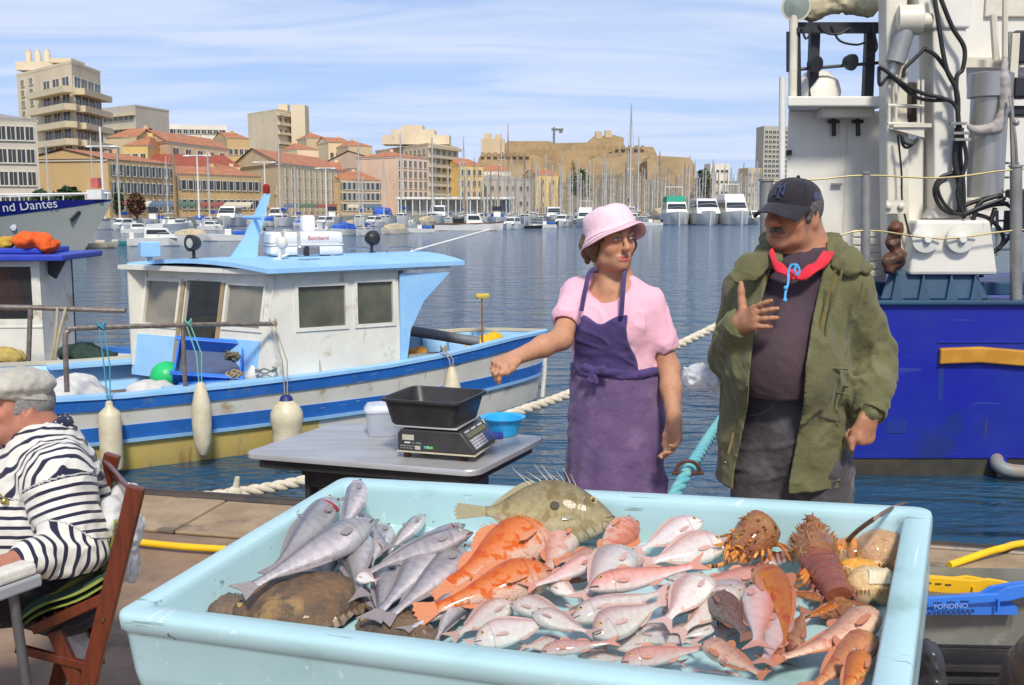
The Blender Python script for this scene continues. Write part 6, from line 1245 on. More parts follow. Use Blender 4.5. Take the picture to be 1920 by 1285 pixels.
# wheelhouse
def wall(name, p0, p1, z0, z1, holes, m, lean0=(0, 0), lean1=None, th=.045, glass=m_glass, mf=None, lower=None):
    """wall panel from p0 to p1 (boat plan) with openings (u0, u1, v0, v1, kind) in 0..1; the top leans by lean"""
    p0, p1 = np.array([*p0, 0.]), np.array([*p1, 0.]); L_ = np.linalg.norm(p1-p0); n_ = unit(np.cross(p1-p0, [0, 0, 1.])); l0 = np.array([*lean0, 0.]); l1 = l0 if lean1 is None else np.array([*lean1, 0.])
    def P(u_, v_, o=0.): return p0*(1-u_) + p1*u_ + (l0*(1-u_)+l1*u_)*v_ + n_*o + np.array([0, 0, z0 + (z1-z0)*v_])
    def slab(b, u0, u1, v0, v1, o0, o1): b.hexa([P(u0, v0, o0), P(u1, v0, o0), P(u1, v0, o1), P(u0, v0, o1)], [P(u0, v1, o0), P(u1, v1, o0), P(u1, v1, o1), P(u0, v1, o1)])
    b = MB(); us = sorted({0., 1., *[h[0] for h in holes], *[h[1] for h in holes]})
    for u0, u1 in zip(us, us[1:]):
        hs = sorted([h for h in holes if h[0] <= u0+1e-6 and h[1] >= u1-1e-6], key=lambda h: h[2]); v = 0.
        for h in hs:
            if h[2] > v+1e-4: slab(b, u0, u1, v, h[2], 0, -th)
            v = h[3]
        if v < 1-1e-4: slab(b, u0, u1, v, 1., 0, -th)
    w = b.build(name, m, boat, None)
    for h in holes:
        if h[4] == 'door': continue
        f = .022/L_; g = .022/(z1-z0); b = MB()
        for q in ((h[0]-f, h[0]+f*.6, h[2]-g, h[3]+g), (h[1]-f*.6, h[1]+f, h[2]-g, h[3]+g), (h[0]+f*.6, h[1]-f*.6, h[2]-g, h[2]+g*.6), (h[0]+f*.6, h[1]-f*.6, h[3]-g*.6, h[3]+g)): slab(b, *q, .014, -th-.006)
        fr = b.build('window_frame', mf or m_white, w, None); b = MB(); slab(b, h[0]+f*.3, h[1]-f*.3, h[2]+g*.3, h[3]-g*.3, -.020, -.028); b.build('window_pane', glass, w, None)
    return w, P, slab
N_, FA, SF, PF = (1.13, -.95), (.10, .80), (2.50, -.93), (2.50, .93); ZR = 1.74
wall('side_wall', N_, SF, .70, ZR, [(.17, .56, .455, .88, 'w'), (.64, .955, .455, .90, 'w')], m_white, (0, .02))
NA = (.97, -.945)
wA, PA, slabA = wall('aft_wall', FA, NA, .62, ZR, [(.045, .315, .47, .90, 'w'), (.365, .625, .02, .91, 'door'), (.675, .945, .50, .90, 'w')], m_white, (.17, .0), None, .045, mat('bright_view_glass', (.42, .37, .27), (.30, .28, .22), 2.5, .1, alpha=.5, spec=.8))  # tan pane colour paints in the bright view beyond the wheelhouse
MB().prism([(.985, -.952, .70), (1.128, -.952, .70), (1.128, -.938, 1.735)], (0, 0, 0), (0, .05, 0)).build('corner_post', m_white, boat, None)
for u0, u1, v0, v1 in ((.01, .325, -.02, .375), (.665, .955, .06, .405)): b = MB(); slabA(b, u0, u1, v0, v1, .012, .001); b.build('blue_panel', m_lblue, wA, None)
for u_ in (.345, .645): b = MB(); slabA(b, u_-.012, u_+.012, .0, .9, .02, .0005); b.build('door_post', mat('raw_wood', (.40, .30, .17), (.32, .23, .12), 10, .7), wA, None)
wall('front_wall', SF, PF, .70, ZR, [(.08, .45, .5, .9, 'w'), (.55, .92, .5, .9, 'w')], m_white, (.10, 0)); wall('side_wall', PF, FA, .70, ZR, [(.12, .45, .45, .88, 'w'), (.55, .88, .45, .88, 'w')], m_white)
b = MB(); b.prism([(2.50, -.955, .70), (2.56, -.955, .70), (2.62, -.955, 1.10), (2.78, -.955, 1.40), (3.10, -.955, 1.70), (2.50, -.955, 1.70)], (0, 0, 0), (0, .03, 0)); b.build('wing_panel', m_lblue, boat, None)
b = MB(); b.prism([(2.52, .925, .70), (2.56, .925, .70), (2.62, .925, 1.10), (2.78, .925, 1.40), (3.10, .925, 1.70), (2.52, .925, 1.70)], (0, 0, 0), (0, .03, 0)); b.build('wing_panel', m_lblue, boat, None)
out = [(.12, .90), (1.02, -1.09), (3.26, -1.0), (3.26, 1.0)]; roofp = lambda k, z: [(x*1.0, y*k, z) for x, y in out]
G = []; 
for u_ in np.linspace(0, 1, 9):
    G.append([np.array([(out[0][0]*(1-u_)+out[1][0]*u_)*(1-v) + (out[3][0]*(1-u_)+out[2][0]*u_)*v, (out[0][1]*(1-u_)+out[1][1]*u_)*(1-v) + (out[3][1]*(1-u_)+out[2][1]*u_)*v, 1.80 + .07*(1-(2*u_-1)**2) + .02*v]) for v in np.linspace(0, 1, 6)])
b = MB(); b.grid(G); b.grid([[p - np.array([0, 0, .045]) for p in r] for r in G]); E_ = [G[0][i] for i in range(6)] + [G[j][5] for j in range(1, 9)] + [G[8][i] for i in range(4, -1, -1)] + [G[j][0] for j in range(7, 0, -1)]; b.grid([E_ + E_[:1], [p - np.array([0, 0, .045]) for p in E_ + E_[:1]]]); rf = b.build('wheelhouse_roof', m_lblue, boat, 30)
b = MB(); b.hexa([(.02, .86, ZR-.002), (1.06, -1.0, ZR-.002), (3.1, -.965, ZR-.002), (3.1, .965, ZR-.002)], [(.02, .86, 1.785), (1.06, -1.0, 1.785), (3.1, -.965, 1.80), (3.1, .965, 1.80)]); b.build('roof_beam', m_white, boat, None)
# inside: floor boards, engine casing, wheel post
MB().box((1.5, 0, .56), (1.6, 1.5, .02)).build('cabin_floor', m_deck, boat, None); b = MB(); b.box((1.25, .05, .86), (.5, .5, .56)); b.ball((1.25, .05, 1.14), (.27, .27, .2)); b.build('engine_box', mat('engine_black', (.012, .012, .014), (.03, .028, .026), 9, .5, bump=.4), boat, 40); MB().box((2.0, .15, 1.1), (.10, .16, 1.1)).build('helm_post', mat('raw_wood', (.40, .30, .17)), boat, None)
# mast, lamps and fittings on the roof
def rz_(a): return 1.845 + 0*a
b = MB(); b.rings([[(.98, -.03, 1.86), (1.27, -.03, 1.86), (1.27, .03, 1.86), (.98, .03, 1.86)], [(1.13, -.028, 2.06), (1.29, -.028, 2.06), (1.29, .028, 2.06), (1.13, .028, 2.06)], [(1.37, -.022, 2.54), (1.44, -.022, 2.54), (1.44, .022, 2.54), (1.37, .022, 2.54)]]); b.box((1.15, 0, 1.865), (.62, .22, .02)); mst = b.build('mast', m_lblue, boat, None)
MB().rod((1.25, -.30, 2.29), (1.25, .30, 2.29), .022).build('crosstree', m_lblue, mst); MB().lathe([(.035, 0), (.038, .02), (.038, .08), (.02, .10)], 12, (1.40, 0, 2.545)).build('mast_light', mat('red_lamp', (.30, .02, .02), rough=.3), mst)
def searchlight(x, y, z, yaw, lens):
    b = MB(); d = np.array([math.cos(yaw), math.sin(yaw), 0]); b.lathe([(.03, -.075), (.065, -.05), (.085, .0), (.088, .05), (.08, .052)], 18, (x, y, z), d); b.rod((x, y, z-.16), (x, y, z-.03), .018); b.rod((x, y, z-.17), (x, y, z-.155), .05); s_ = b.build('searchlight', m_black, boat, 40)
    MB().lathe([(.0, .045), (.076, .046), (.076, .050), (0, .056)], 18, (x, y, z), d).build('lens', mat('lamp_lens', (.55, .55, .45), (.4, .4, .34), 20, .1, coat=.5), s_, 30)
searchlight(.62, .05, 2.03, R(205), 1); searchlight(2.68, .15, 2.05, R(30), 0)
for x0, x1, y in ((2.35, 2.62, .1), (2.8, 3.15, .0)): MB().tube(spline([(x0, y, 1.86), (x0+.02, y, 1.93), ((x0+x1)/2, y, 1.945), (x1-.02, y, 1.93), (x1, y, 1.86)], 5), .011, 7).build('roof_handrail', m_chrome, boat)
b = MB(); b.box((1.62, -.62, 1.95), (.24, .05, .115)); b.build('roof_mirror', m_chrome, boat, None, bevel=.02); b = MB(); b.box((1.585, -.655, 1.95), (.05, .02, .10)); b.build('mirror_clamp', m_black, boat, None); b = MB(); b.box((.22, .25, 1.965), (.20, .12, .16)); b.rod((.22, .25, 1.84), (.22, .25, 1.90), .03); b.build('roof_block', m_lblue, boat, None, bevel=.01)
b = MB(); b.rod((1.35, -.5, 1.84), (1.35, -.5, 1.99), .02); b.ball((1.38, -.5, 2.03), (.06, .06, .07)); b.rod((1.30, -.45, 1.85), (1.45, -.5, 1.92), .015); b.build('horn', m_white, boat); MB().tube([(3.1, 0, 1.88), (3.2, -.02, 1.905), (3.3, .0, 1.88)], .012, 6).build('pole_cleat', m_chrome, boat)
# the guard rail at the stern quarter
b = MB(); b.tube(spline([(-.86, -1.17, .78), (-.85, -1.17, 1.24), (-.82, -1.165, 1.32), (-.74, -1.16, 1.335), (.2, -1.15, 1.31), (1.1, -1.06, 1.26)], 6), .023, 8); b.rod((.17, -1.15, .72), (.17, -1.15, 1.30), .021); b.build('guard_rail', m_rail, boat)
tag(MB().rod((3.1, 0, 1.89), (4.19, .05, 2.13), .012).build('boat_hook', mat('white_pole', (.75, .75, .72), rough=.5), None), 'long white boat hook pole sticking out over the wheelhouse roof', 'boat hook'); bhk = bpy.data.objects['boat_hook']; bhk.location = BC; bhk.rotation_euler = (0, 0, BANG)
# liferaft canister
lr = thing('liferaft', 'white liferaft canister with red lettering strapped on the blue wheelhouse roof', 'liferaft', bw(1.78, -.02, 1.87), BANG - R(6)); b = MB()
for z0, z1, e in ((.02, .125, .0), (.135, .265, .0)):
    b.rings([[(x*k, y*k, z) for x, y in rrect(.80, .46, .05, 4)] for z, k in ((z0, .94), (z0+.02, 1.), (z1-.02, 1.), (z1, .95))])
b.build('canister', mat('canister_white', (.80, .79, .76), (.74, .73, .70), 5, .4), lr, 40); MB().rings([[(x*1.02, y*1.03, z) for x, y in rrect(.80, .46, .05, 4)] for z in (.122, .138)]).build('seam_flange', mat('canister_white', (1, 1, 1)), lr)
for x in (-.27, -.1): MB().box((x, 0, .145), (.035, .476, .262)).build('strap', mat('strap_grey', (.45, .44, .43), rough=.8), lr, None)
text('lettering', 'Bombard', .062, mat('red_print', (.50, .03, .05)), lr, (.0, -.2325, .18), (PI/2, 0, 0), .001)
b = MB(); [b.box((x, 0, -.005), (.05, .40, .05)) for x in (-.3, .28)]; b.build('cradle', m_chrome, lr, None)
tag(MB().rings([[(x*k, y*k, z) for x, y in rrect(.15, .13, .03, 3)] for z, k in ((0, 1), (.15, .98), (.17, .8))]).build('white_canister', mat('canister_white', (1, 1, 1)), loc=bw(1.95, .25, 2.14), rot=(0, 0, BANG)), 'small white plastic tank standing on the liferaft canister', 'tank')
# fenders hung over the side
m_fend = mat('fender_vinyl', (.70, .62, .44), (.60, .51, .33), 6, .45, bump=.1, grime=((.40, .28, .13), 5, .62)); gcol = lambda n, c: mat(n, c, rough=.8)
def fender(a, l_, zt, length, r, col, label, rope_top, kind=0):
    o = thing('fender', label, 'fender', bw(a, l_, zt), BANG, 'boat fenders hung along the fishing boat')
    pr = [(.012, 0), (.030, -.01), (.034, -.05), (r*.9, -.10), (r, -.14), (r, -length+.12), (r*.92, -length+.07), (.032, -length+.04), (.030, -length)] if kind == 0 else [(.02, 0), (.04, -.02), (r*.75, -.12), (r, -.22), (r*1.02, -length*.55), (r*.9, -length*.8), (r*.5, -length*.96), (.02, -length)] if kind == 1 else [(.025, 0), (.05, -.03), (r*.72, -.08), (r*.98, -.16), (r, -.24), (r*.86, -.33), (r*.88, -.40), (r*.92, -.5), (r*.6, -length*.95), (.03, -length)]
    MB().lathe(pr, 22).build('fender_body', m_fend, o, 50); 
    if kind == 2: MB().lathe([(.03, .012), (.052, -.005), (.07, -.05), (.088, -.082), (.082, -.086)], 18).build('fender_cap', mat('fender_navy', (.02, .03, .16), rough=.5), o, 40)
    for k in (-.012, .012): MB().tube([(k, 0, -.01), (k*2, .01, (rope_top[2]-zt)*.5), (rope_top[0]-a + k*1.5, rope_top[1]-l_, rope_top[2]-zt)], .006, 6).build('lanyard', col, o)
    b = MB(); [b.tube([(rope_top[0]-a + .03*math.cos(t), rope_top[1]-l_ + .032*math.sin(t), rope_top[2]-zt + .02*math.sin(2*t+q) + q*.015) for t in np.linspace(0, 2*PI, 12)], .008, 6) for q in (0, 1, 2)]; b.build('knot', col, o)
fender(-.55, -1.36, .70, .68, .098, gcol('cord_teal', (.06, .30, .42)), 'slim ribbed cream fender on a blue cord, leftmost along the fishing boat', (-.55, -1.18, 1.335))
fender(.25, -1.38, .80, .70, .088, gcol('cord_green', (.16, .42, .34)), 'smooth sausage shaped white fender on a pale green cord', (.22, -1.15, 1.315), 1)
fender(1.05, -1.42, .60, .52, .158, gcol('cord_tan', (.40, .33, .22)), 'fat cream fender with a dark blue cap tied beside the wheelhouse', (1.06, -1.07, 1.26), 2)
fender(2.98, -1.20, .70, .42, .095, gcol('cord_tan', (.40, .33, .22)), 'small yellowish fender hanging below the bow net', (2.98, -1.02, .86), 1)
# gear in the stern well
def soft(a, l_, z, eggs, label, name, cat, m, h=.012, amp=.012, fr=26, seed=1, part='fabric'):
    c = bw(a, l_, z); F = Field(c - .75, c + .75, h)
    for (x, y, zz, rx, ry, rz2) in eggs: F.egg(bw(a+x, l_+y, z+zz), (rx, ry, rz2), np.array(Matrix.Rotation(BANG, 3, 'Z')), .05)
    F.func(lambda D, P: D + amp*wave(P, fr, seed) + amp*.5*wave(P, fr*2.3, seed+1)); o = thing(name, label, cat, c); link(part, F.mesh(name, None, c), m, o); return o
m_sack = mat('sack_white', (.62, .60, .56), (.54, .52, .48), 6, .75, bump=.5, bscale=22); m_net = mat('fishing_net', (.30, .31, .29), (.20, .24, .22), 30, .9, bump=1., bscale=60)
soft(-.75, -.55, .55, [(0, 0, 0, .40, .35, .26), (.1, .1, .14, .2, .2, .14), (-.3, 0, -.05, .3, .3, .18)], 'big heap of pale fishing net covered with white sacking at the stern', 'net_heap', 'net', m_sack, seed=21)
soft(-.05, -.80, .60, [(0, 0, 0, .26, .20, .16), (-.1, 0, .06, .14, .14, .10)], 'greyish white plastic sack beside the green buoy', 'sack', 'sack', m_sack, seed=23)
soft(-1.35, -.70, .60, [(0, 0, 0, .35, .35, .20), (.3, 0, -.05, .2, .2, .14)], 'low heap of cream net at the very stern', 'net_heap', 'net', m_sack, seed=25)
g = thing('buoy', 'bright green round buoy wedged behind the blue crate', 'buoy', bw(.18, -.42, .72)); MB().ball((0, 0, 0), .16, 20, 14).build('buoy_body', mat('buoy_green', (.02, .55, .16), rough=.4), g, True)
bcr = thing('fish_crate', 'open blue fish crate tilted in the stern of the fishing boat', 'crate', bw(.55, -.62, .86), tuple((Matrix.Rotation(BANG - R(25), 4, 'Z') @ Matrix.Rotation(R(40), 4, 'X') @ Matrix.Rotation(R(8), 4, 'Y')).to_euler())); W, D, h = .62, .44, .17
for sy in (1, -1): MB().box((0, sy*(D/2), 0), (W+.03, .02, h)).build('side_panel', m_bl, bcr, None, bevel=.004)
for sx in (1, -1): MB().box((sx*(W/2), 0, 0), (.02, D-.022, h)).build('end_panel', m_bl, bcr, None, bevel=.004)
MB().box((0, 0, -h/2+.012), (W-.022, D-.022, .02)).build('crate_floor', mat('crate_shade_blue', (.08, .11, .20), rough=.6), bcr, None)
for sy in (1, -1):
    MB().box((0, sy*(D/2+.012), h/2-.006), (W+.07, .045, .018)).build('rim', m_bl, bcr, None, bevel=.004)
    for k in range(6): MB().box((-W/2+.05+k*(W-.1)/5, sy*(D/2+.014), -.012), (.014, .014, h-.03)).build('rib', m_bl, bcr, None)
soft(.95, -.80, .70, [(0, 0, 0, .10, .08, .10), (0, 0, .09, .045, .045, .05)], 'squarish white plastic jug by the right wheelhouse panel', 'jug', 'jug', mat('jug_white', (.68, .68, .66), rough=.4), .008, .004, 20, 31, 'jug_body')
def coil(a, l_, z, r, n, label, m, th=.010, name='rope_coil'):
    o = thing(name, label, 'rope', bw(a, l_, z), BANG); b = MB(); P = [(r*(1+.25*math.sin(i*1.7))*math.cos(i*.35), r*.8*(1+.25*math.cos(i*1.3))*math.sin(i*.35), .012*i/18 + .02*math.sin(i*.9)) for i in range(n)]; b.tube(spline(P, 3), th, 6); b.build('rope', m, o); return o
coil(.88, -.55, .88, .12, 90, 'tangle of brown and green rope heaped by the blue crate', mat('rope_brown', (.22, .17, .09), (.14, .12, .06), 15, .9)); coil(.72, -.88, .74, .07, 60, 'small tan rope bundle under the blue crate', mat('rope_tan', (.36, .26, .14)))
coil(1.02, -.95, .78, .09, 40, 'loose grey rope loops beside the white jug', mat('rope_grey', (.20, .21, .20)), .008)
b = thing('crate_lid', 'flat royal blue plastic sheet under the blue crate', 'lid', bw(.42, -.92, .70), BANG); MB().box((0, 0, 0), (.45, .24, .04)).build('sheet', m_bl, b, None, bevel=.01)
# gear in the bow
o = thing('pole', 'thick grey pipe lying across the bow of the fishing boat', 'pipe', bw(2.75, .15, 1.02), BANG); MB().tube([(-.2, .2, .05), (1.15, -.35, -.22)], .062, 14).build('pipe', mat('grey_pvc', (.19, .20, .21), rough=.5), o)
o = thing('deck_brush', 'deck brush with a yellow head standing upright in the bow', 'brush', bw(4.07, 0, .62), BANG); MB().rod((0, 0, -.2), (-.01, 0, .68), .012).build('handle', mat('brush_stick', (.30, .16, .10), rough=.5), o); b = MB(); b.rings([[(x, y, z) for x, y in rrect(.19*k, .06*k, .028, 3)] for z, k in ((.68, .8), (.70, 1), (.725, 1), (.74, .85))]); b.build('brush_head', mat('brush_yellow', (.75, .58, .10), rough=.6), o, 40)
soft(4.22, .1, .72, [(0, 0, 0, .20, .14, .13), (-.2, 0, -.06, .16, .12, .10), (.08, 0, .07, .10, .10, .08)], 'crumpled yellow oilskin lying in the bow', 'oilskin', 'oilskin', mat('oilskin_yellow', (.80, .50, .01), (.70, .42, .01), 8, .45), seed=41)
soft(2.95, -.35, .70, [(0, 0, 0, .16, .12, .10), (.1, 0, .05, .08, .08, .07)], 'orange and yellow oilskin gloves and floats piled behind the wheelhouse wing', 'oilskin', 'oilskin', mat('oilskin_orange', (.75, .32, .02), (.55, .2, .02), 16, .5), seed=43, amp=.02)
soft(2.95, -.80, .70, [(0, 0, 0, .40, .14, .10), (-.2, -.02, .0, .2, .14, .11)], 'grey green fishing net bundled along the bow rail', 'net_heap', 'net', m_net, seed=45); soft(3.3, -.1, .62, [(0, 0, 0, .35, .2, .08)], 'dull red net lying in the bow well', 'net_heap', 'net', mat('net_red', (.26, .07, .08), (.20, .05, .06), 20, .9), seed=47)
# ================================================ second boat behind the old man, tour boat
m_roofblue = mat('roof_blue', (.03, .06, .45), (.025, .05, .38), 5, .45); m_orange = mat('lifejacket_orange', (.85, .13, .015), (.75, .10, .01), 12, .7, bump=.4)
SB = np.array([at(-60, 700, 12.6)[0], 12.6, WATER]); bt = thing('small_boat', 'small white cabin boat with a royal blue roof moored behind the fishing boat', 'boat', SB, R(4)); z_ = lambda py, Y=12.4: at(0, py, Y)[2] - WATER; x_ = lambda px, Y=12.4: at(px, 600, Y)[0] - SB[0]
gz0 = z_(692); b = MB(); hs = [(-2.2, .9), (-1, 1.0), (.6, .98), (1.5, .75), (2.1, .35), (2.5, .03)]; b.rings([[(x, -h, gz0 + .04*max(0, x)), (x, -h*.85, 0), (x, -h*.4, -.3), (x, h*.4, -.3), (x, h*.85, 0), (x, h, gz0 + .04*max(0, x))] for x, h in hs]); b.build('hull', m_white, bt, 50)
for sg in (-1, 1): b = MB(); b.rings([[(x, sg*(h+.03), gz0+.04*max(0, x)+d), (x, sg*max(h-.07, .005), gz0+.04*max(0, x)+d), (x, sg*max(h-.07, .005), gz0+.04*max(0, x)+d+.07), (x, sg*(h+.03), gz0+.04*max(0, x)+d+.07)] for d in (0,) for x, h in hs]); b.build('gunwale', m_blue, bt, None)
b = MB(); b.grid([[(x, -max(h-.09, .002), gz0-.08), (x, max(h-.09, .002), gz0-.08)] for x, h in hs]); b.build('deck', mat('deck_green', (.06, .10, .07), (.04, .06, .05), 9, .8), bt)
cx1, cx0 = x_(93), x_(-210); yf = -.55; zt_, zw1, zw0 = z_(488), z_(498), z_(594)
def plate(name, x0, x1, z0, z1, y, th, m, p=bt): return MB().box(((x0+x1)/2, y+th/2, (z0+z1)/2), (x1-x0, th, z1-z0)).build(name, m, p, None)
cw = plate('cabin_wall', cx0, cx1, gz0-.08, zw0, yf, .05, m_white); plate('wall_rail', cx0, cx1, zw1, zt_, yf, .05, m_white, bt); plate('window_post', cx1-.10, cx1, zw0+.001, zw1-.001, yf-.001, .052, m_white, bt); plate('window_post', x_(-60)-.05, x_(-60)+.05, zw0+.001, zw1-.001, yf-.001, .052, m_white, bt)
plate('window_pane', cx0+.05, cx1-.10, zw0, zw1, yf+.02, .008, mat('cabin_glass', (.05, .055, .06), rough=.06, alpha=.42, spec=.8), bt); plate('moulding', cx0, cx1, zw0-.10, zw0-.085, yf-.012, .012, m_white, bt)
b = MB(); b.box((cx1-.025, yf+.55, (gz0+zt_)/2), (.05, 1.0, zt_-gz0+.08)); b.build('cabin_end', m_white, bt, None); b = MB(); b.box(((cx0+cx1)/2, yf+1.08, (gz0+zt_)/2), (cx1-cx0, .05, zt_-gz0)); b.build('cabin_back', mat('cabin_inside', (.09, .09, .10), (.05, .05, .06), 3, .8), bt, None)
b = MB(); b.box(((cx0+x_(146))/2, yf+.52, zt_+.045), (x_(146)-cx0, 1.45, .07)); b.build('cabin_roof', m_roofblue, bt, None, bevel=.015); b = MB(); b.box(((cx0+x_(95))/2, yf+.55, zt_+.115), (x_(95)-cx0, .9, .065)); b.build('roof_locker', m_roofblue, bt, None, bevel=.015)
b = MB(); b.prism([(cx1+.02, 0, zt_), (x_(128), 0, zt_), (cx1+.10, 0, zt_-.22), (cx1+.02, 0, zt_-.16)], (0, yf+.2, 0), (0, yf+.26, 0)); b.build('roof_bracket', m_black, bt, None)
wq = lambda px, py, Y=12.35: at(px, py, Y)
def blob(c, eggs, label, name, cat, m, h=.014, amp=.018, fr=24, seed=1, part='fabric'):
    F = Field(c-.8, c+.8, h)
    for e, r in eggs: F.egg(np.asarray(c)+e, r, None, .06)
    F.func(lambda D, P: D + amp*wave(P, fr, seed) + amp*.6*wave(P, fr*2.2, seed+3)); o = thing(name, label, cat, c); link(part, F.mesh(name, None, np.asarray(c)), m, o); return o
blob(wq(70, 455), [((-.08, 0, .02), (.20, .2, .10)), ((.13, 0, -.03), (.11, .18, .10)), ((0, -.05, .05), (.16, .14, .07))], 'orange life jackets heaped on the royal blue cabin roof', 'lifejacket', 'life jacket', m_orange, seed=51)
blob(wq(8, 456), [((0, 0, 0), (.09, .12, .07)), ((.08, 0, .02), (.04, .06, .03))], 'mustard yellow bundle on the royal blue cabin roof', 'bundle', 'bundle', mat('mustard', (.55, .36, .04), (.45, .28, .03), 9, .7), seed=53)
blob(wq(12, 545, 12.75), [((0, 0, 0), (.10, .06, .30)), ((.12, 0, -.06), (.07, .06, .24))], 'orange life jacket hanging inside the cabin window', 'lifejacket', 'life jacket', m_orange, seed=55)
blob(wq(150, 662, 11.9), [((0, 0, 0), (.25, .2, .12)), ((.2, 0, -.04), (.22, .2, .08))], 'dark green net heaped on the small boat', 'net_heap', 'net', mat('net_dark_green', (.02, .05, .035), (.035, .06, .045), 20, .95, bump=.8), seed=57)
blob(wq(20, 672, 11.6), [((0, 0, 0), (.16, .16, .10)), ((-.1, 0, .05), (.10, .1, .08))], 'straw yellow bundle of net by the white cabin', 'net_heap', 'net', mat('straw', (.48, .36, .10), (.38, .28, .08), 14, .9, bump=.6), seed=59)
b = MB(); b.tube([wq(-260, 572, 11.5)-SB, wq(60, 577, 11.5)-SB, wq(235, 583, 11.5)-SB], .030, 8); [b.rod(wq(x, 578, 11.5)-SB, wq(x-4, 690, 11.5)-SB, .028) for x in (57, -160)]; rl = b.build('guard_rail', m_rail, bt); rl.rotation_euler = (0, 0, -R(4))
o = thing('rope', 'two strands of pale rope hanging from the small boat rail', 'rope', wq(110, 580, 11.45)); b = MB(); [b.tube(spline([wq(x0, 576, 11.45)-wq(110, 580, 11.45), wq(x1, 630, 11.43)-wq(110, 580, 11.45), wq(x2, 680, 11.45)-wq(110, 580, 11.45)], 5), .016, 6) for x0, x1, x2 in ((108, 104, 96), (124, 110, 102))]; b.build('strand', mat('rope_pale', (.52, .44, .30), (.42, .34, .22), 30, .9), o)
# tour boat: only its bow comes into the picture
TB0, TBY = at(212, 374, 62.), 62.; tb_ = thing('tour_boat', 'big grey hulled tour boat with a lettered dark blue band, only its bow in view', 'boat', (TB0[0], TB0[1], WATER), R(-6)); zt0 = TB0[2]-WATER
m_grey = mat('hull_grey', (.36, .37, .33), (.31, .32, .285), .25, .4, rvar=.08); m_navy = mat('band_navy', (.008, .014, .16), rough=.35)
G = []; 
for i, q in enumerate(np.linspace(0, 1, 15)):       # from the bow aft (towards -x)
    hb = 3.1*(1-(1-q)**2.2); x = -15*q; sh = zt0 - .10*q*3; row = []
    for v in np.linspace(0, 1, 7): flare = .50 + .50*v; row.append((x - 2.15*(1-v)**1.1*(1-q)**1.5, -hb*flare, -.3 + (sh+.3)*v))
    G.append(row)
b = MB(); b.grid(G); b.grid([[(x, -y, z) for x, y, z in r] for r in G]); b.build('hull', m_grey, tb_, 60)
def on_hull(q, v, off=.0):
    hb = 3.1*(1-(1-q)**2.2); sh = zt0 - .3*q; return np.array((-15*q - 2.15*(1-v)**1.1*(1-q)**1.5, -hb*(.5+.5*v)-off, -.3 + (sh+.3)*v))
b = MB(); b.grid([[on_hull(q, 1, .02), on_hull(q, 1-(.015+.56*q**.8), .03)] for q in np.linspace(.005, 1, 14)]); b.build('name_band', m_navy, tb_, 60)
b = MB(); b.grid([[on_hull(q, 1, -.02), on_hull(q, 1, 0)*[1, -1, 1]] for q in np.linspace(0, 1, 15)]); b.build('deck', m_deck, tb_)
q0, q1 = .43, .30; p0, p1 = on_hull(.47, .90, .05), on_hull(.20, .945, .05); dr = unit(p1-p0); ang = math.atan2(dr[1], dr[0]); L_ = np.linalg.norm(p1-p0)
tx = text('lettering', 'nd Dantes', .74, mat('paint_pale', (.60, .62, .66)), tb_, on_hull(.372, .805, .13), (PI/2 + R(8), -math.asin(dr[2]) - R(2), ang), .004); 
b = MB(); [b.rod(on_hull(q, 1) + [0, .1, 0], on_hull(q, 1) + [0, .1, .34], .035) for q in np.linspace(.02, 1, 14)]; b.tube([on_hull(q, 1) + [0, .1, .36] for q in np.linspace(.01, 1, 15)], .06, 6); b.tube([on_hull(q, 1)*[1, -1, 1] + [0, -.1, .36] for q in np.linspace(.01, 1, 15)], .06, 6); b.build('rail', mat('paint_white', (.78, .77, .72), (.7, .69, .65), 2, .5), tb_)
MB().lathe([(.18, 0), (.20, .03), (.12, .05)], 16, on_hull(.33, .52, .02), (0, -1, 0)).build('hawse', mat('paint_pale', (.60, .62, .66)), tb_, 40)
b = MB(); b.box((-.9, 0, zt0+.28), (.9, 1., .55)); b.rod((-.6, 0, zt0), (-.6, 0, zt0+4.2), .06); b.build('bow_gear', MATS['paint_white'], tb_, None); MB().box((-1.0, 0, zt0+.95), (.45, .45, .6)).build('pennant', mat('pennant_red', (.62, .14, .12)), tb_, None)
b = MB(); b.rod((-8.2, .0, zt0-.1), (-6.6, .2, zt0+11), .16, .08); b.build('jib_boom', mat('boom_red', (.55, .10, .07), (.66, .55, .45), .6, .5), tb_)
b = MB(); b.tube([(-2.3, -.75, 1.75), (-1.8, -.55, 2.3)], .10, 8); b.build('anchor', m_black, tb_)
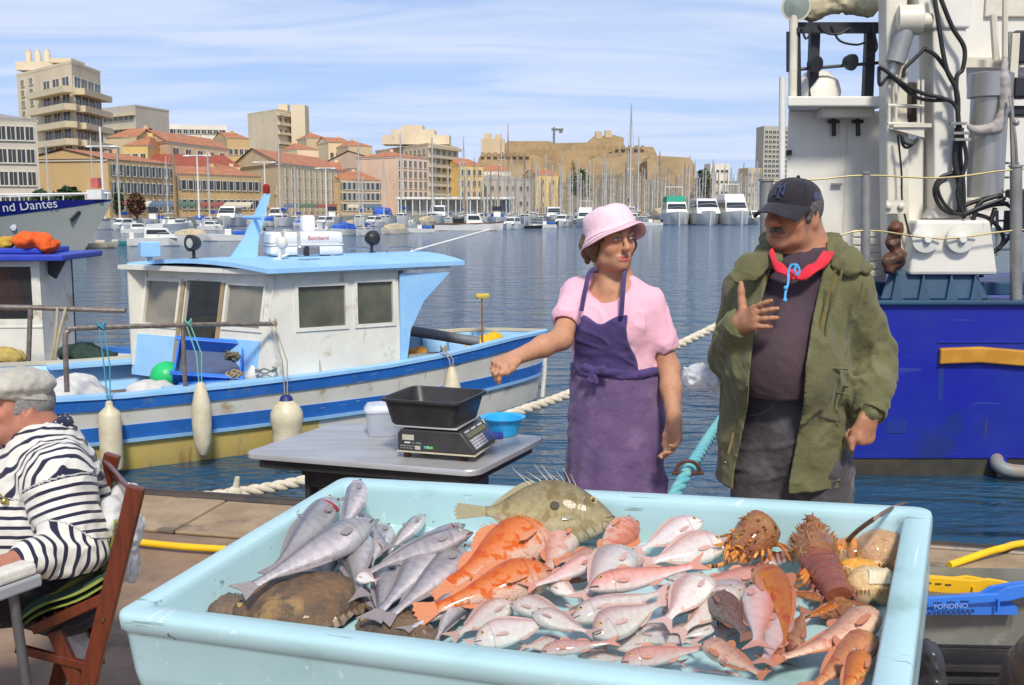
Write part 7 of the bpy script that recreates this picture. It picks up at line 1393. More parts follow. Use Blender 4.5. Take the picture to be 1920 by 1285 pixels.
# ================================================ the big blue working ship at the quay
m_hull = mat('trawler_blue', (.014, .020, .33), (.016, .030, .30), 1.6, .36, bump=.06, bscale=3, grime=((.018, .035, .20), 1.1, .57), rvar=.08); scuff(m_hull, (.035, .06, .30), (.6, .6, 6), 2.2, .66); scuff(m_hull, (.10, .06, .06), (7, 7, .5), 1.7, .70, .06); m_boot = mat('boot_topping', (.045, .042, .036), (.085, .07, .045), 3, .7, bump=.3)
m_pw = mat('ship_white', (.78, .75, .66), (.71, .68, .59), 2.2, .42, bump=.05, grime=((.56, .46, .30), 2.6, .66)); scuff(m_pw, (.45, .27, .12), (6, 6, .6), 1.8, .67, .08); m_pw2 = mat('ship_cream', (.70, .66, .54), (.62, .57, .45), 3, .45, grime=((.42, .26, .12), 4, .66)); m_teald = mat('deck_teal', (.025, .075, .14), (.02, .06, .11), 3, .5, bump=.1); m_hose = mat('hose_black', (.018, .018, .018), (.03, .03, .028), 10, .45); m_stain = mat('stainless', (.46, .44, .40), (.38, .36, .33), 1.5, .34, .75, stretch=(1, 1, .4)); m_dk = mat('dark_frame', (.025, .028, .035), rough=.5); m_gal = mat('galvanised', (.33, .32, .29), (.25, .24, .22), 5, .5, .4); m_ram = mat('ram_grey', (.34, .34, .32), (.28, .28, .27), 5, .4, .3)
SY = 9.13; sx0 = at(1455, 600, SY)[0]; zD = at(1700, 570, SY)[2]; tw = thing('trawler', 'deep blue hulled working ship with white superstructure and crane moored at the quay', 'ship', (sx0, SY, WATER)); tO = np.array(tw.location)
X = lambda px, Y=SY: at(px, 400, Y)[0]-tO[0]; Zp = lambda py, Y=SY: at(960, py, Y)[2]-tO[2]
def P3(px, py, Y): return at(px, py, Y) - tO
L_ = 9.; hz = zD - WATER
def hullring(z, e): return [(x, y, z) for x, y in [(.10-e, 0-e*.0), (0-e, .35), (0-e, 4.2), (.3, 4.6), (L_, 4.6), (L_, -e), (.5, -e)]]
MB().rings([[(p[0], p[1], z) for p in [(.35, 0), (.10, .18), (.16, .6), (1.25, 4.0), (1.5, 4.6), (L_, 4.6), (L_, 0)]] for z in (.16, hz)]).build('hull', m_hull, tw, 40)
MB().rings([[(p[0]+d, p[1]+d, z) for p in [(.42, .0), (.18, .2), (.24, .6), (1.3, 4.0), (1.55, 4.55), (L_-.05, 4.55), (L_-.05, .0)]] for z, d in ((-.8, .06), (.158, .012))]).build('boot_topping', m_boot, tw, 40)
MB().box((L_/2+.1, .02, hz+.012), (L_-.3, .14, .035)).build('sheer_rail', m_teald, tw, None, bevel=.008); MB().hexa([(.3, .15, hz-.05), (L_-.1, .15, hz-.05), (L_-.1, 4.4, hz-.05), (1.5, 4.4, hz-.05)], [(.3, .15, hz-.004), (L_-.1, .15, hz-.004), (L_-.1, 4.4, hz-.004), (1.5, 4.4, hz-.004)]).build('deck', m_teald, tw, None)
b = MB(); b.rings([[(x, -.055, z0) if False else (x, y, z) for y, z in ((-.001, zc-.075), (-.055, zc-.07), (-.055, zc+.065), (-.001, zc+.07))] for x, zc in [(X(1773), Zp(667)), (X(1790), Zp(666)), (X(1850), Zp(664)), (X(1950), Zp(672)), (X(2200), Zp(690))]]); b.build('fender_rail', mat('rail_ochre', (.60, .29, .03), (.50, .22, .02), 5, .55), tw, None, bevel=.012)
MB().box((X(2000), -.006, Zp(641)), (X(2230)-X(1770), .012, .018)).build('weld_line', m_hull, tw, None); MB().box((X(2000), -.006, Zp(687)), (X(2230)-X(1770), .012, .014)).build('weld_line', m_hull, tw, None)
MB().tube(spline([P3(1868, 862, SY), P3(1872, 872, SY-.10), P3(1890, 882, SY-.16), P3(1935, 886, SY-.17), P3(2020, 890, SY-.16)], 5), .062, 14).build('outlet_pipe', mat('pipe_grey', (.24, .25, .24), (.34, .20, .10), 4, .5, lo=.5, hi=.7), tw); MB().lathe([(.085, 0), (.085, .012), (.07, .014)], 18, P3(1870, 866, SY), (0, -1, 0)).build('pipe_flange', m_hull, tw, 40)
for px, py, w_, h_ in ((1780, 720, .05, .30), (1700, 800, .18, .12), (1665, 745, .10, .06)): MB().box((X(px), -.0035, Zp(py)), (w_, .003, h_)).build('paint_patch', mat('patch_blue', (.012, .04, .20), (.014, .03, .26), 9, .45, lo=.3, hi=.6), tw, None)
# deckhouse
YH = 10.2; hx0, hx1, hzt = X(1472, YH), X(1668, YH), Zp(208, YH); W_ = lambda px, py: P3(px, py, YH)
def bx(name, x0, x1, y0, y1, z0, z1, m, bev=0., parent=tw): return MB().box(((x0+x1)/2, (y0+y1)/2, (z0+z1)/2), (x1-x0, y1-y0, z1-z0)).build(name, m, parent, None, bevel=bev)
yh = YH-SY; dh = MB().hexa([(hx0, yh, hz), (hx1, yh, hz), (hx1, yh+2.2, hz), (hx0+.66, yh+2.2, hz)], [(hx0, yh, hzt-.001), (hx1, yh, hzt-.001), (hx1, yh+2.2, hzt-.001), (hx0+.66, yh+2.2, hzt-.001)]).build('deckhouse', m_pw, tw, None, bevel=.01)
for px in (1582,): bx('panel_seam', X(px, YH)-.006, X(px, YH)+.006, yh-.008, yh-.0005, hz+.2, hzt-.12, m_pw2, 0, dh)
rx0, rx1 = X(1470, YH-.45), X(1652, YH-.45)+.02; MB().hexa([(rx0, yh-.45, hzt), (rx1, yh-.45, hzt), (rx1, yh+2.4, hzt), (rx0+.82, yh+2.4, hzt)], [(rx0, yh-.45, hzt+.09), (rx1, yh-.45, hzt+.09), (rx1, yh+2.4, hzt+.09), (rx0+.82, yh+2.4, hzt+.09)]).build('deckhouse_roof', m_pw, tw, None, bevel=.012); bx('roof_lamp', X(1535, YH-.3), X(1632, YH-.3), yh-.30, yh-.12, hzt-.085, hzt-.001, m_pw2, .01)
for px in (1560, 1605): b = MB(); b.rod(W_(px, 222) + [0, -.05, 0], W_(px+1, 256) + [0, -.05, 0], .022); b.box(W_(px, 229) + [0, -.05, 0], (.10, .05, .03)); b.build('hook', m_black, dh)
b = MB(); b.box(W_(1567, 346) + [0, -.03, 0], (.10, .03, .02)); b.build('door_handle', m_gal, dh, None); b = MB(); b.box(W_(1478, 287) + [0, -.02, 0], (.05, .04, .05)); b.build('junction_box', m_dk, dh, None)
for i in range(6): bx('slat', X(1598, YH-.35), X(1660, YH-.35), yh-.40, yh-.32, Zp(519-15*i, YH-.35)-.0, Zp(519-15*i, YH-.35)+.062, m_pw2, .008)
b = MB(); b.tube([P3(1467, 145, YH-.5), P3(1466, 330, YH-.5), P3(1462, 560, YH-.5)], .030, 10); b.build('pole', m_pw, tw)
# upper gantry on the roof, radome, searchlight, canvas
zr = hzt+.09; b = MB()
for px, w_ in ((1515, .12), (1617, .12)): b.box(((X(px, YH+.1)), yh+.1, (zr+Zp(50, YH+.1))/2), (w_*.75, .09, Zp(50, YH+.1)-zr))
b.box(((X(1478, YH)+X(1660, YH))/2, yh+.1, Zp(47, YH)), (X(1660, YH)-X(1478, YH), .10, .07)); b.box(((X(1478, YH)+X(1660, YH))/2, yh-.02, Zp(58, YH)), (X(1655, YH)-X(1478, YH), .06, .05)); b.build('gantry', m_dk, tw, None)
b = MB(); b.rod(W_(1478, 132), W_(1660, 117), .016); b.rod(W_(1478, 60), W_(1478, 135), .02); b.rod(W_(1497, 55), W_(1499, 190), .02); b.build('gantry_rail', m_dk, tw); b = MB(); b.rod(W_(1488, 30), W_(1486, 190), .042, n=12); b.build('gantry_post', m_pw2, tw)
for px, py, d in ((1524, 122, 1), (1590, 118, 1)): b = MB(); b.lathe([(.0, -.06), (.05, -.05), (.075, 0), (.078, .04), (0, .045)], 16, W_(px, py) + [0, -.05, 0], (.5, -.8, -.2)); b.build('floodlight', m_dk, tw, 40)
MB().lathe([(.12, 0), (.22, .02), (.23, .12), (.20, .22), (.12, .30), (.02, .33)], 24, (X(1537, YH), yh+.25, zr)).build('radome', m_pw, tw, 40)
b = MB(); b.lathe([(.04, -.12), (.11, -.08), (.135, 0), (.14, .05), (.12, .052)], 20, W_(1492, 12), (-.15, -.95, -.2)); b.rod(W_(1488, 22), W_(1487, 40), .03); sl = b.build('searchlight', m_pw2, tw, 40); MB().lathe([(0, .05), (.12, .052), (.0, .07)], 20, W_(1492, 12), (-.15, -.95, -.2)).build('lens', mat('lamp_glass', (.30, .36, .32), rough=.05, coat=1), sl, 40)
c_ = at(1560, 5, YH+.1); F = Field(c_-[.55, .25, .25], c_+[.6, .25, .25], .014); F.chain([c_ + [-.38, 0, .0], c_ + [-.2, 0, -.06], c_ + [.1, 0, -.01], c_ + [.35, 0, -.03], c_ + [.5, 0, .1]], [.07, .10, .08, .09, .06], .05); F.func(lambda D, P: D + .03*wave(P, 20, 3) + .015*wave(P, 45, 4)); link('canvas', F.mesh('canvas', None, tO), cloth_mat('canvas_cream', (.52, .46, .30), (.40, .35, .22)), tw)
for p in ([(1530, 48), (1545, 64), (1570, 66), (1590, 55)], [(1555, 50), (1570, 78), (1600, 86), (1618, 82)], [(1630, 50), (1640, 85), (1636, 100), (1622, 108)], [(1500, 55), (1508, 75), (1520, 58)]): MB().tube(spline([W_(*q) + [0, -.06, 0] for q in p], 5), .011, 6).build('cable', m_hose, tw)
# crane: column, king post, jib foot, rams, stainless cylinder
YC = 9.65
def col(name, pts, w_, d_, m, Y=YC, bev=.02, parent=tw):
    b = MB(); b.rings([[P3(px, py, Y) + [sx*wd/2, sy*d_/2, 0] for sx, sy in ((-1, -1), (1, -1), (1, 1), (-1, 1))] for (px, py), wd in zip(pts, w_)]); return b.build(name, m, parent, None, bevel=bev)
col('crane_column', [(1768, 410), (1769, 390), (1768, 200), (1766, 55), (1766, 45)], [.42, .30, .30, .30, .28], .34, m_pw); col('crane_base', [(1762, 512), (1762, 412)], [.80, .66], .62, m_pw, YC, .03); col('crane_head', [(1758, 60), (1752, -60), (1750, -160)], [.42, .55, .55], .4, m_pw)
col('mast_leg', [(1679, 500), (1676, 330), (1673, -60), (1672, -150)], [.20, .20, .19, .19], .22, m_pw2); col('mast_panel', [(1710, 470), (1710, 262)], [.17, .19], .10, m_pw, YC+.05)
for px in (1732, 1797): MB().lathe([(.10, 0), (.125, .02), (.125, .06), (.05, .075), (.03, .11)], 22, P3(px, 447, YC-.32), (0, -1, -.05)).build('bearing_disc', m_pw, tw, 40)
b = MB(); b.rod(P3(1703, 40, YC-.2), P3(1678, 118, YC-.2), .085, .085, 16); ra = b.build('hydraulic_ram', m_ram, tw); MB().rod(P3(1678, 118, YC-.2), P3(1668, 150, YC-.2), .035).build('ram_rod', m_stain, ra); b = MB(); b.lathe([(.10, -.11), (.13, -.10), (.13, .10), (.10, .11)], 18, P3(1706, 38, YC-.2), (1, -.2, 0)); b.rod(P3(1706, 38, YC-.2), P3(1745, 40, YC-.2), .07, .07, 12); b.build('ram_pivot', m_pw2, ra, 40)
b = MB(); b.lathe([(.125, 0), (.13, .02), (.13, .32), (.10, .34)], 18, P3(1694, 228, YC+.02)); b.build('winch_drum', mat('drum_brown', (.06, .04, .035), (.03, .02, .02), 6, .6), tw, 40)
b = MB(); [b.rod(P3(x, 140 if x < 1700 else 150, YC-.18), P3(x, 235, YC-.18), .014) for x in (1667, 1680, 1722, 1730)]; [b.rod(P3(1664, y, YC-.18), P3(1732, y+2, YC-.18), .016) for y in (198, 232)]; b.box(P3(1698, 238, YC-.05), (.34, .34, .035)); b.prism([P3(1664, 240, YC-.2), P3(1733, 240, YC-.2), P3(1733, 258, YC-.2), P3(1710, 252, YC-.2)], (0, 0, 0), (0, .03, 0)); b.build('winch_cage', m_pw2, tw, None)
MB().lathe([(.165, 0), (.165, .92), (.20, .93), (.20, 1.14), (.185, 1.15)], 28, P3(1845, 372, 9.9)).build('stainless_cylinder', m_stain, tw, 40); MB().lathe([(.24, 0), (.24, .10), (.19, .12)], 24, P3(1845, 395, 9.9)).build('cylinder_foot', m_pw2, tw, 40)
b = MB(); b.box(P3(1865, 120, 10.15), (.75, .06, .07)); b.rod(P3(1862, 28, 10.2), P3(1868, 118, 10.2), .035); b.rod(P3(1885, -60, 9.8), P3(1884, 110, 9.8), .028); b.box(P3(1900, 105, 9.9), (.07, .07, .4)); b.build('boom_frame', m_pw2, tw, None)
bx('upper_house', X(1790, 11.), X(2300, 11.), 1.9, 4., Zp(430, 11.), Zp(-120, 11.), m_pw, .02); bx('upper_ledge', X(1780, 10.9), X(2300, 10.9), 1.7, 1.895, Zp(122, 10.9), Zp(108, 10.9), m_pw2, .01); bx('house_panel', X(1830, 10.95), X(1985, 10.95), 1.86, 1.897, Zp(30, 10.95), Zp(-60, 10.95), m_pw2, .01)
for i in range(7): bx('rung', X(1868, 10.0), X(1905, 10.0), .86, .885, Zp(470-27*i, 10.), Zp(470-27*i, 10.)+.02, m_gal, .004)
b = MB(); b.rod(P3(1870, 480, 10.), P3(1868, 240, 10.), .016); b.rod(P3(1902, 480, 10.), P3(1900, 240, 10.), .016); b.build('ladder_rail', m_gal, tw)
F = Field(at(1870, 190, 9.7)-[.3, .2, .75], at(1870, 190, 9.7)+[.3, .2, .75], .012); F.chain([at(1886, 110, 9.75), at(1882, 150, 9.72), at(1885, 200, 9.7), at(1868, 240, 9.7), at(1835, 246, 9.68), at(1815, 238, 9.68)], [.03, .045, .05, .05, .045, .03], .03); F.func(lambda D, P: D + .014*wave(P, 38, 5)); link('tarpaulin', F.mesh('tarpaulin', None, tO), cloth_mat('tarp_grey', (.42, .39, .36), (.34, .31, .29)), tw)
for i, (p, r) in enumerate((([(1750, -20), (1762, 60), (1775, 130), (1795, 175), (1796, 240)], .020), ([(1757, -20), (1785, 50), (1808, 90), (1805, 130), (1793, 150), (1798, 235)], .020), ([(1735, 92), (1755, 105), (1780, 140), (1792, 170), (1797, 250)], .019), ([(1735, 90), (1715, 110), (1697, 128), (1693, 145)], .017), ([(1648, 125), (1660, 132), (1690, 155), (1730, 175), (1770, 185), (1792, 200), (1800, 245)], .018), ([(1648, 125), (1650, 160), (1670, 145), (1710, 178), (1740, 188), (1780, 188)], .016), ([(1795, 240), (1790, 300), (1798, 345), (1800, 400)], .024), ([(1803, 240), (1800, 290), (1806, 350), (1806, 405)], .022), ([(1799, 235), (1812, 300), (1795, 360), (1808, 410)], .018),
    ([(1690, 252), (1697, 268), (1712, 270), (1720, 262)], .012), ([(1688, 250), (1695, 275), (1708, 274), (1722, 258)], .012), ([(1880, 368), (1850, 372), (1810, 385), (1790, 400), (1765, 390), (1752, 360), (1762, 335), (1785, 325), (1802, 322)], .020), ([(1885, 372), (1840, 388), (1800, 402), (1772, 385), (1758, 352), (1775, 332)], .017), ([(1876, 366), (1838, 380), (1825, 410), (1812, 440), (1815, 470)], .022), ([(1866, 390), (1850, 440), (1838, 480), (1840, 520)], .022), ([(1830, 402), (1858, 412), (1880, 440), (1876, 462), (1850, 478), (1822, 470)], .019), ([(1880, 378), (1905, 400), (1895, 440), (1870, 470)], .017), ([(1806, 405), (1830, 395), (1860, 385), (1890, 382)], .020))):
    MB().tube(spline([P3(*q, 9.35 + .03*(i % 4)) for q in p], 6), r, 7).build('hose', m_hose, tw, True)
for z_i, (px, py) in enumerate(((1792, 232), (1797, 250), (1800, 262))): MB().box(P3(px+4, py, 9.33), (.14, .05, .022)).build('hose_clamp', m_gal, tw, None)
b = MB(); b.tube(spline([P3(1683, 252, 9.45), P3(1690, 320, 9.45), P3(1692, 380, 9.45), P3(1706, 445, 9.45)], 6), .009, 6); b.build('cable', m_hose, tw)
b = MB(); b.box(P3(1678, 388, 9.42), (.18, .06, .12)); [b.ball(P3(x, 387, 9.37), (.03, .02, .03)) for x in (1667, 1690)]; b.build('control_box', m_pw2, tw, None)
F = Field(at(1676, 455, 9.3)-.3, at(1676, 455, 9.3)+.3, .012); [F.egg(at(1676+x, 455+y, 9.3), (.07, .06, .09), None, .03) for x, y in ((0, 0), (8, 30), (-8, 40), (4, -22))]; F.func(lambda D, P: D + .02*wave(P, 34, 6)); link('oily_gear', F.mesh('gear', None, tO), mat('gear_brown', (.05, .03, .022), (.16, .06, .03), 12, .5), tw)
# deck machinery footing, stanchions, wires
MB().rings([[P3(x, y, Y) for x, y, Y in r] for r in ([(1650, 562, 9.35), (1855, 562, 9.35), (1855, 562, 10.), (1650, 562, 10.)], [(1668, 508, 9.42), (1828, 508, 9.42), (1828, 508, 9.95), (1668, 508, 9.95)])]).build('crane_footing', m_teald, tw, None, bevel=.015); b = MB(); [MB().prism([P3(x, 562, 9.36), P3(x+22, 562, 9.36), P3(x+10, 512, 9.41)], (0, -.05, 0), (0, 0, 0)).build('gusset', m_teald, tw, None) for x in (1668, 1718, 1770, 1815)]
b = MB(); b.box((X(1770), .5, hz+.10), (X(2200)-X(1640), .12, .12)); b.build('deck_coaming', m_teald, tw, None, bevel=.01)
for px, y0, y1, w_ in ((1623, 324, 565, .042), (1905, 312, 562, .050), (1437, 338, 570, .058)): b = MB(); b.rod(P3(px, y1, SY+.12), P3(px, y0, SY+.12), w_, n=12); b.lathe([(w_*1.2, 0), (w_*1.2, .02)], 12, P3(px, y0+2, SY+.12)); b.build('stanchion', m_gal, tw)
for y_, s_ in ((332, 5), (446, 8)): b = MB(); b.tube(spline([P3(1437, y_+8, SY+.1), P3(1530, y_+s_, SY+.1), P3(1623, y_-3 if y_ < 400 else y_-14, SY+.1), P3(1765, y_+2, SY+.1), P3(1905, y_-14, SY+.1), P3(2100, y_-24, SY+.1)], 4), .008, 6); b.build('guard_wire', mat('wire_brass', (.42, .34, .16), rough=.5, metal=.5), tw)
b = MB(); b.ball(P3(1905, 230, 9.3), (.03, .03, .03)); b.rod(P3(1893, 60, 9.9), P3(1900, 330, 9.9), .022); b.tube(spline([P3(1893, 180, 9.6), P3(1903, 250, 9.5), P3(1908, 330, 9.5)], 5), .012, 6); b.build('stay', m_gal, tw)
[MB().box(P3(x, y, Y_), d).build('winch_housing', m_dk, tw, None, bevel=.02) for x, y, Y_, d in ((1912, 90, 10., (.16, .16, .3)), (1912, 165, 10., (.18, .2, .2)), (1912, 395, 9.9, (.22, .2, .4)), (1900, 210, 10.1, (.3, .2, .1)))]
# ================================================ the far shore: quay, town, fort
GZ = .5
def far(px, Y, z=None): p = at(px, HOR, Y); p[2] = GZ if z is None else z; return p
def zt(py, Y): return EYE + (HOR-py)/FPX*Y
m_tile = mat('roof_tile', (.47, .20, .095), (.38, .145, .07), .8, .8, bump=.4, bscale=2, grime=((.56, .26, .12), .5, .56)); m_tile2 = mat('roof_tile_dark', (.34, .085, .05), (.28, .07, .04), .8, .8)
def plaster(n, c, g=None): return mat('plaster_'+n, c, tuple(x*.88 for x in c), .16, .85, grime=(g or tuple(x*.75 for x in c), .35, .60), stretch=(1, 1, .5))
pl = {k: plaster(k, tuple(min(.85, v*1.14+.02) for v in c)) for k, c in dict(cream=(.66, .52, .32), sand=(.52, .40, .24), ochre=(.50, .34, .15), yellow=(.68, .47, .16), pink=(.66, .47, .34), grey=(.42, .38, .31), stone=(.46, .41, .33), tan=(.40, .31, .20), white=(.66, .62, .53), beige=(.60, .50, .34)).items()}
m_win = mat('window_dark', (.035, .04, .045), (.07, .07, .065), .4, .2); m_shut = mat('shutter_grey', (.20, .22, .22), (.14, .15, .15), .5, .7); m_trim = mat('trim_pale', (.62, .57, .46)); m_balc = mat('balcony_pale', (.64, .54, .36), (.58, .48, .31), .3, .8)
def unit_window(kind):
    b = MB(); b.box((0, .0, .5), (1, .06, 1)); n0 = len(b.f)
    for x in (-.56, .56): b.box((x, -.03, .5), (.12, .10, 1.1))
    b.box((0, -.03, 1.06), (1.0, .10, .11)); b.box((0, -.05, -.05), (1.3, .16, .10)); n1 = len(b.f)
    if kind == 'shutter':
        for x in (-.88, .88): b.box((x, -.05, .5), (.50, .05, 1))
    else: b.box((0, -.045, .5), (.07, .04, 1))
    me = b.mesh('window', None); me.materials.append(m_win); me.materials.append(m_trim); me.materials.append(m_shut if kind == 'shutter' else m_trim)
    me.polygons.foreach_set('material_index', np.array([0]*n0 + [1]*(n1-n0) + [2]*(len(b.f)-n1), np.int32)); return me
WIN = {k: unit_window(k) for k in ('plain', 'shutter')}
def building(name, label, pts, ytop, wall, roof='flat', cat='building', wins=(), depth=14., zbase=GZ, roofm=None, roofh=2.5, parapet=.5, group=None, bands=None):
    """pts: visible corners (px, depth) from left to right; ytop: roof edge in the picture at the middle corner"""
    P = [far(px, Y, 0) for px, Y in pts]; k = 1 if len(P) > 2 else 0; H = zt(ytop, pts[k][1]); c = np.mean(P, 0); c[2] = zbase; o = thing(name, label, cat, c, 0, group); h = H - zbase
    if len(P) == 2: d = unit(P[1]-P[0]); nb_ = np.array([-d[1], d[0], 0]); nb_ = nb_*(1 if nb_[1] > 0 else -1); poly = [P[0], P[1], P[1]+nb_*depth-d*max(0, -P[1][0]/P[1][1]+.06)*depth, P[0]+nb_*depth+d*max(0, P[0][0]/P[0][1]+.06)*depth]     # plan narrows towards the back
    else: poly = [P[0], P[1], P[2], P[0]+P[2]-P[1]]
    Q = [p - [c[0], c[1], 0] for p in poly]; rg = lambda z, e=0.: [q*(1+e)*[1, 1, 0] + [0, 0, z] for q in Q]
    MB().rings([rg(-.4), rg(h)]).build('wall', wall, o, None)
    if roof == 'flat':
        MB().rings([rg(h, .012), rg(h+parapet, .012)]).build('parapet', wall, o, None)
    else:
        e = .035; a, b_, c2, d_ = [q*(1+e)*[1, 1, 0] for q in Q]; rm = roofm or m_tile; m = MB()
        if roof == 'side': r0, r1 = (a+d_)/2, (b_+c2)/2     # ridge runs along the first face
        elif roof == 'front': r0, r1 = (a+b_)/2, (d_+c2)/2
        else: r0, r1 = (a+d_)/2*.55 + (b_+c2)/2*.45, (a+d_)/2*.45 + (b_+c2)/2*.55
        g = MB(); z0, z1 = np.array([0, 0, h+.02]), np.array([0, 0, h+roofh])
        if roof == 'front': m.add([a+z0, b_+z0, c2+z0, d_+z0, r0+z1, r1+z1], [(0, 4, 5, 3), (1, 2, 5, 4), (0, 3, 2, 1)]); g.add([a*.97+z0, b_*.97+z0, r0*.97+z1*.985, d_*.97+z0, c2*.97+z0, r1*.97+z1*.985], [(0, 1, 2), (4, 3, 5)])
        else:
            m.add([a+z0, b_+z0, c2+z0, d_+z0, r0+z1, r1+z1], [(0, 1, 5, 4), (2, 3, 4, 5), (0, 3, 2, 1)])
            (g.add([a*.97+z0, d_*.97+z0, r0*.97+z1*.985, b_*.97+z0, c2*.97+z0, r1*.97+z1*.985], [(1, 0, 2), (3, 4, 5)]) if roof == 'side' else m.add([a+z0, d_+z0, r0+z1, b_+z0, c2+z0, r1+z1], [(1, 0, 2), (3, 4, 5)]))
        m.build('roof', rm, o, None)
        if roof in ('side', 'front'): [MB().add([g.v[i] for i in f], [(0, 1, 2)]).build('gable', wall, o, None) for f in g.f]
        MB().rings([rg(h-.35, .02), rg(h, .02)]).build('cornice', m_trim, o, None)
        q = (r0+r1)/2 + (r1-r0)*.3; MB().box(q + [0, 0, h+roofh*.9], (.9, .6, 1.6)).build('chimney', wall, o, None)
    for seg, rows, cols, ww, wh, kind, z0, z1, u0, u1 in wins:
        A, B = Q[seg], Q[seg+1]; d = unit(B-A); L_ = np.linalg.norm(B-A); n_ = np.array([d[1], -d[0], 0]); an = math.atan2(d[1], d[0])
        for r in range(rows):
            for cc in range(cols):
                p = A + d*L_*(u0 + (u1-u0)*(cc+.5)/cols) + n_*.02; w_ = bpy.data.objects.new('window', WIN[kind]); COL.objects.link(w_); w_.parent = o; zz = h*(z0 + (z1-z0)*(r+.5)/rows) - wh/2
                w_.location = (*p[:2], zz); w_.rotation_euler = (0, 0, an); w_.scale = (ww, 1.6, wh)
    if bands:
        n, z0, z1, segs, out, hh = bands
        for i in range(n):
            z = h*(z0 + (z1-z0)*i/max(1, n-1))
            for sg in segs:
                A, B = Q[sg], Q[sg+1]; d = unit(B-A); n_ = np.array([d[1], -d[0], 0]); A2, B2 = A + d*.02, B + (d*out if sg+1 < len(pts)-1 else 0); MB().hexa([A2, B2, B2 + n_*out, A2 + n_*out], [A2 + [0, 0, hh], B2 + [0, 0, hh], B2 + n_*out + [0, 0, hh], A2 + n_*out + [0, 0, hh]]).build('balcony', m_balc, o, None, loc=(0, 0, z))
    return o
W = lambda seg, rows, cols, ww=1.1, wh=1.7, kind='plain', z0=.06, z1=.97, u0=.03, u1=.97: (seg, rows, cols, ww, wh, kind, z0, z1, u0, u1)
building('palace', 'pale grey stone classical building with arched attic, cut off by the picture edge', [(-130, 138), (78, 144)], 222, pl['stone'], 'hip', wins=[W(0, 4, 11, .95, 1.75)], roofm=mat('zinc_roof', (.34, .30, .27)), roofh=1.6)
t = building('apartment_tower', 'tall beige apartment tower with wrap-round balconies and three roof chimneys', [(46, 200), (148, 182), (200, 196)], 128, pl['beige'], 'flat', wins=[W(1, 7, 4, 2.6, 1.7, z0=.16, z1=.94), W(0, 7, 3, 2.8, 1.7, z0=.16, z1=.94, u0=.48, u1=.98), W(0, 8, 2, 1.5, 1.0, z0=.40, z1=.98, u0=.03, u1=.36)], bands=(7, .13, .80, (1,), 2.0, 1.05))
tq = [np.array(at(px, HOR, Y)) - np.array(t.location) for px, Y in ((84, 192), (148, 180.2))]; hT = zt(128, 182)-GZ
for i in range(7): z = hT*(.13 + .67*i/6); A, B = [q*[1, 1, 0] for q in tq]; d = unit(B-A); n_ = np.array([d[1], -d[0], 0]); MB().hexa([A, B + d*1.2, B + d*1.2 + n_*2, A + n_*2], [A + [0, 0, 1.05], B + d*1.2 + [0, 0, 1.05], B + d*1.2 + n_*2 + [0, 0, 1.05], A + n_*2 + [0, 0, 1.05]]).build('balcony', m_balc, t, None, loc=(0, 0, z+.01))
for px, py0, py1, w_ in ((92, 128, 112, 7.), (140, 128, 120, 4.)): p = at(px, HOR, 202 if px < 100 else 192) - np.array(t.location); MB().box((p[0], p[1], (zt(py0, 190)+zt(py1, 190))/2-GZ), (w_, 6, zt(py1, 190)-zt(py0, 190))).build('roof_house', pl['beige'], t, None)
for px in (70, 87, 104): p = at(px, HOR, 203) - np.array(t.location); MB().lathe([(.62, 0), (.62, 2.0), (.45, 2.2), (.45, 2.6)], 10, (p[0], p[1], zt(111, 190)-GZ)).build('chimney', pl['beige'], t)
building('apartment_block', 'grey apartment block with balconies behind the beige tower', [(200, 290), (262, 280)], 212, pl['grey'], wins=[W(0, 7, 6, 1.6, 1.3)], bands=(6, .3, .92, (0,), 1., .8))
building('house', 'sandy hillside house with a small tiled roof beside the grey block', [(205, 240), (262, 236)], 262, pl['sand'], 'side', wins=[W(0, 3, 4)]); building('house', 'narrow yellow house above the long ochre row', [(236, 228), (282, 226)], 276, pl['yellow'], 'hip', wins=[W(0, 3, 3)])
building('house', 'big yellow house with an orange tiled roof and a row of dark attic windows', [(250, 250), (318, 232), (432, 262)], 268, pl['cream'], 'front', wins=[W(1, 2, 5, 2.4, 1.5, z0=.62, z1=.95)], roofh=3.2); building('apartment_block', 'long pale flat roofed block on the hill behind the yellow house', [(322, 340), (430, 345)], 240, pl['white'], wins=[W(0, 2, 9, 2., 1.3, z0=.75, z1=1.)])
building('row_house', 'long house with a dark red roof behind the ochre row', [(284, 224), (452, 232)], 312, pl['cream'], 'side', roofm=m_tile2, roofh=2.8); building('house', 'cream gabled house squeezed between the dark red roof and the ochre row', [(380, 226), (432, 214), (470, 228)], 330, pl['cream'], 'front', wins=[W(1, 2, 2)])
building('row_house', 'longer ochre quay building with tiled roof and three window rows', [(206, 158), (332, 178)], 300, pl['ochre'], 'side', wins=[W(0, 3, 10, .9, 1.55, 'shutter')], roofh=1.6); building('row_house', 'lower ochre quay building with tiled roof next to the longer one', [(334, 180), (492, 196)], 327, pl['ochre'], 'side', wins=[W(0, 2, 12, .9, 1.55, 'shutter')], roofh=1.7)
building('town_house', 'large cream house with a blank gable and a many-windowed grey front', [(432, 262), (528, 228), (650, 272)], 308, pl['cream'], 'front', wins=[W(1, 4, 11, 1.15, 1.9), W(0, 2, 3, 1., 1.4, z0=.1, z1=.6, u0=.55, u1=.98)], roofh=4.2)
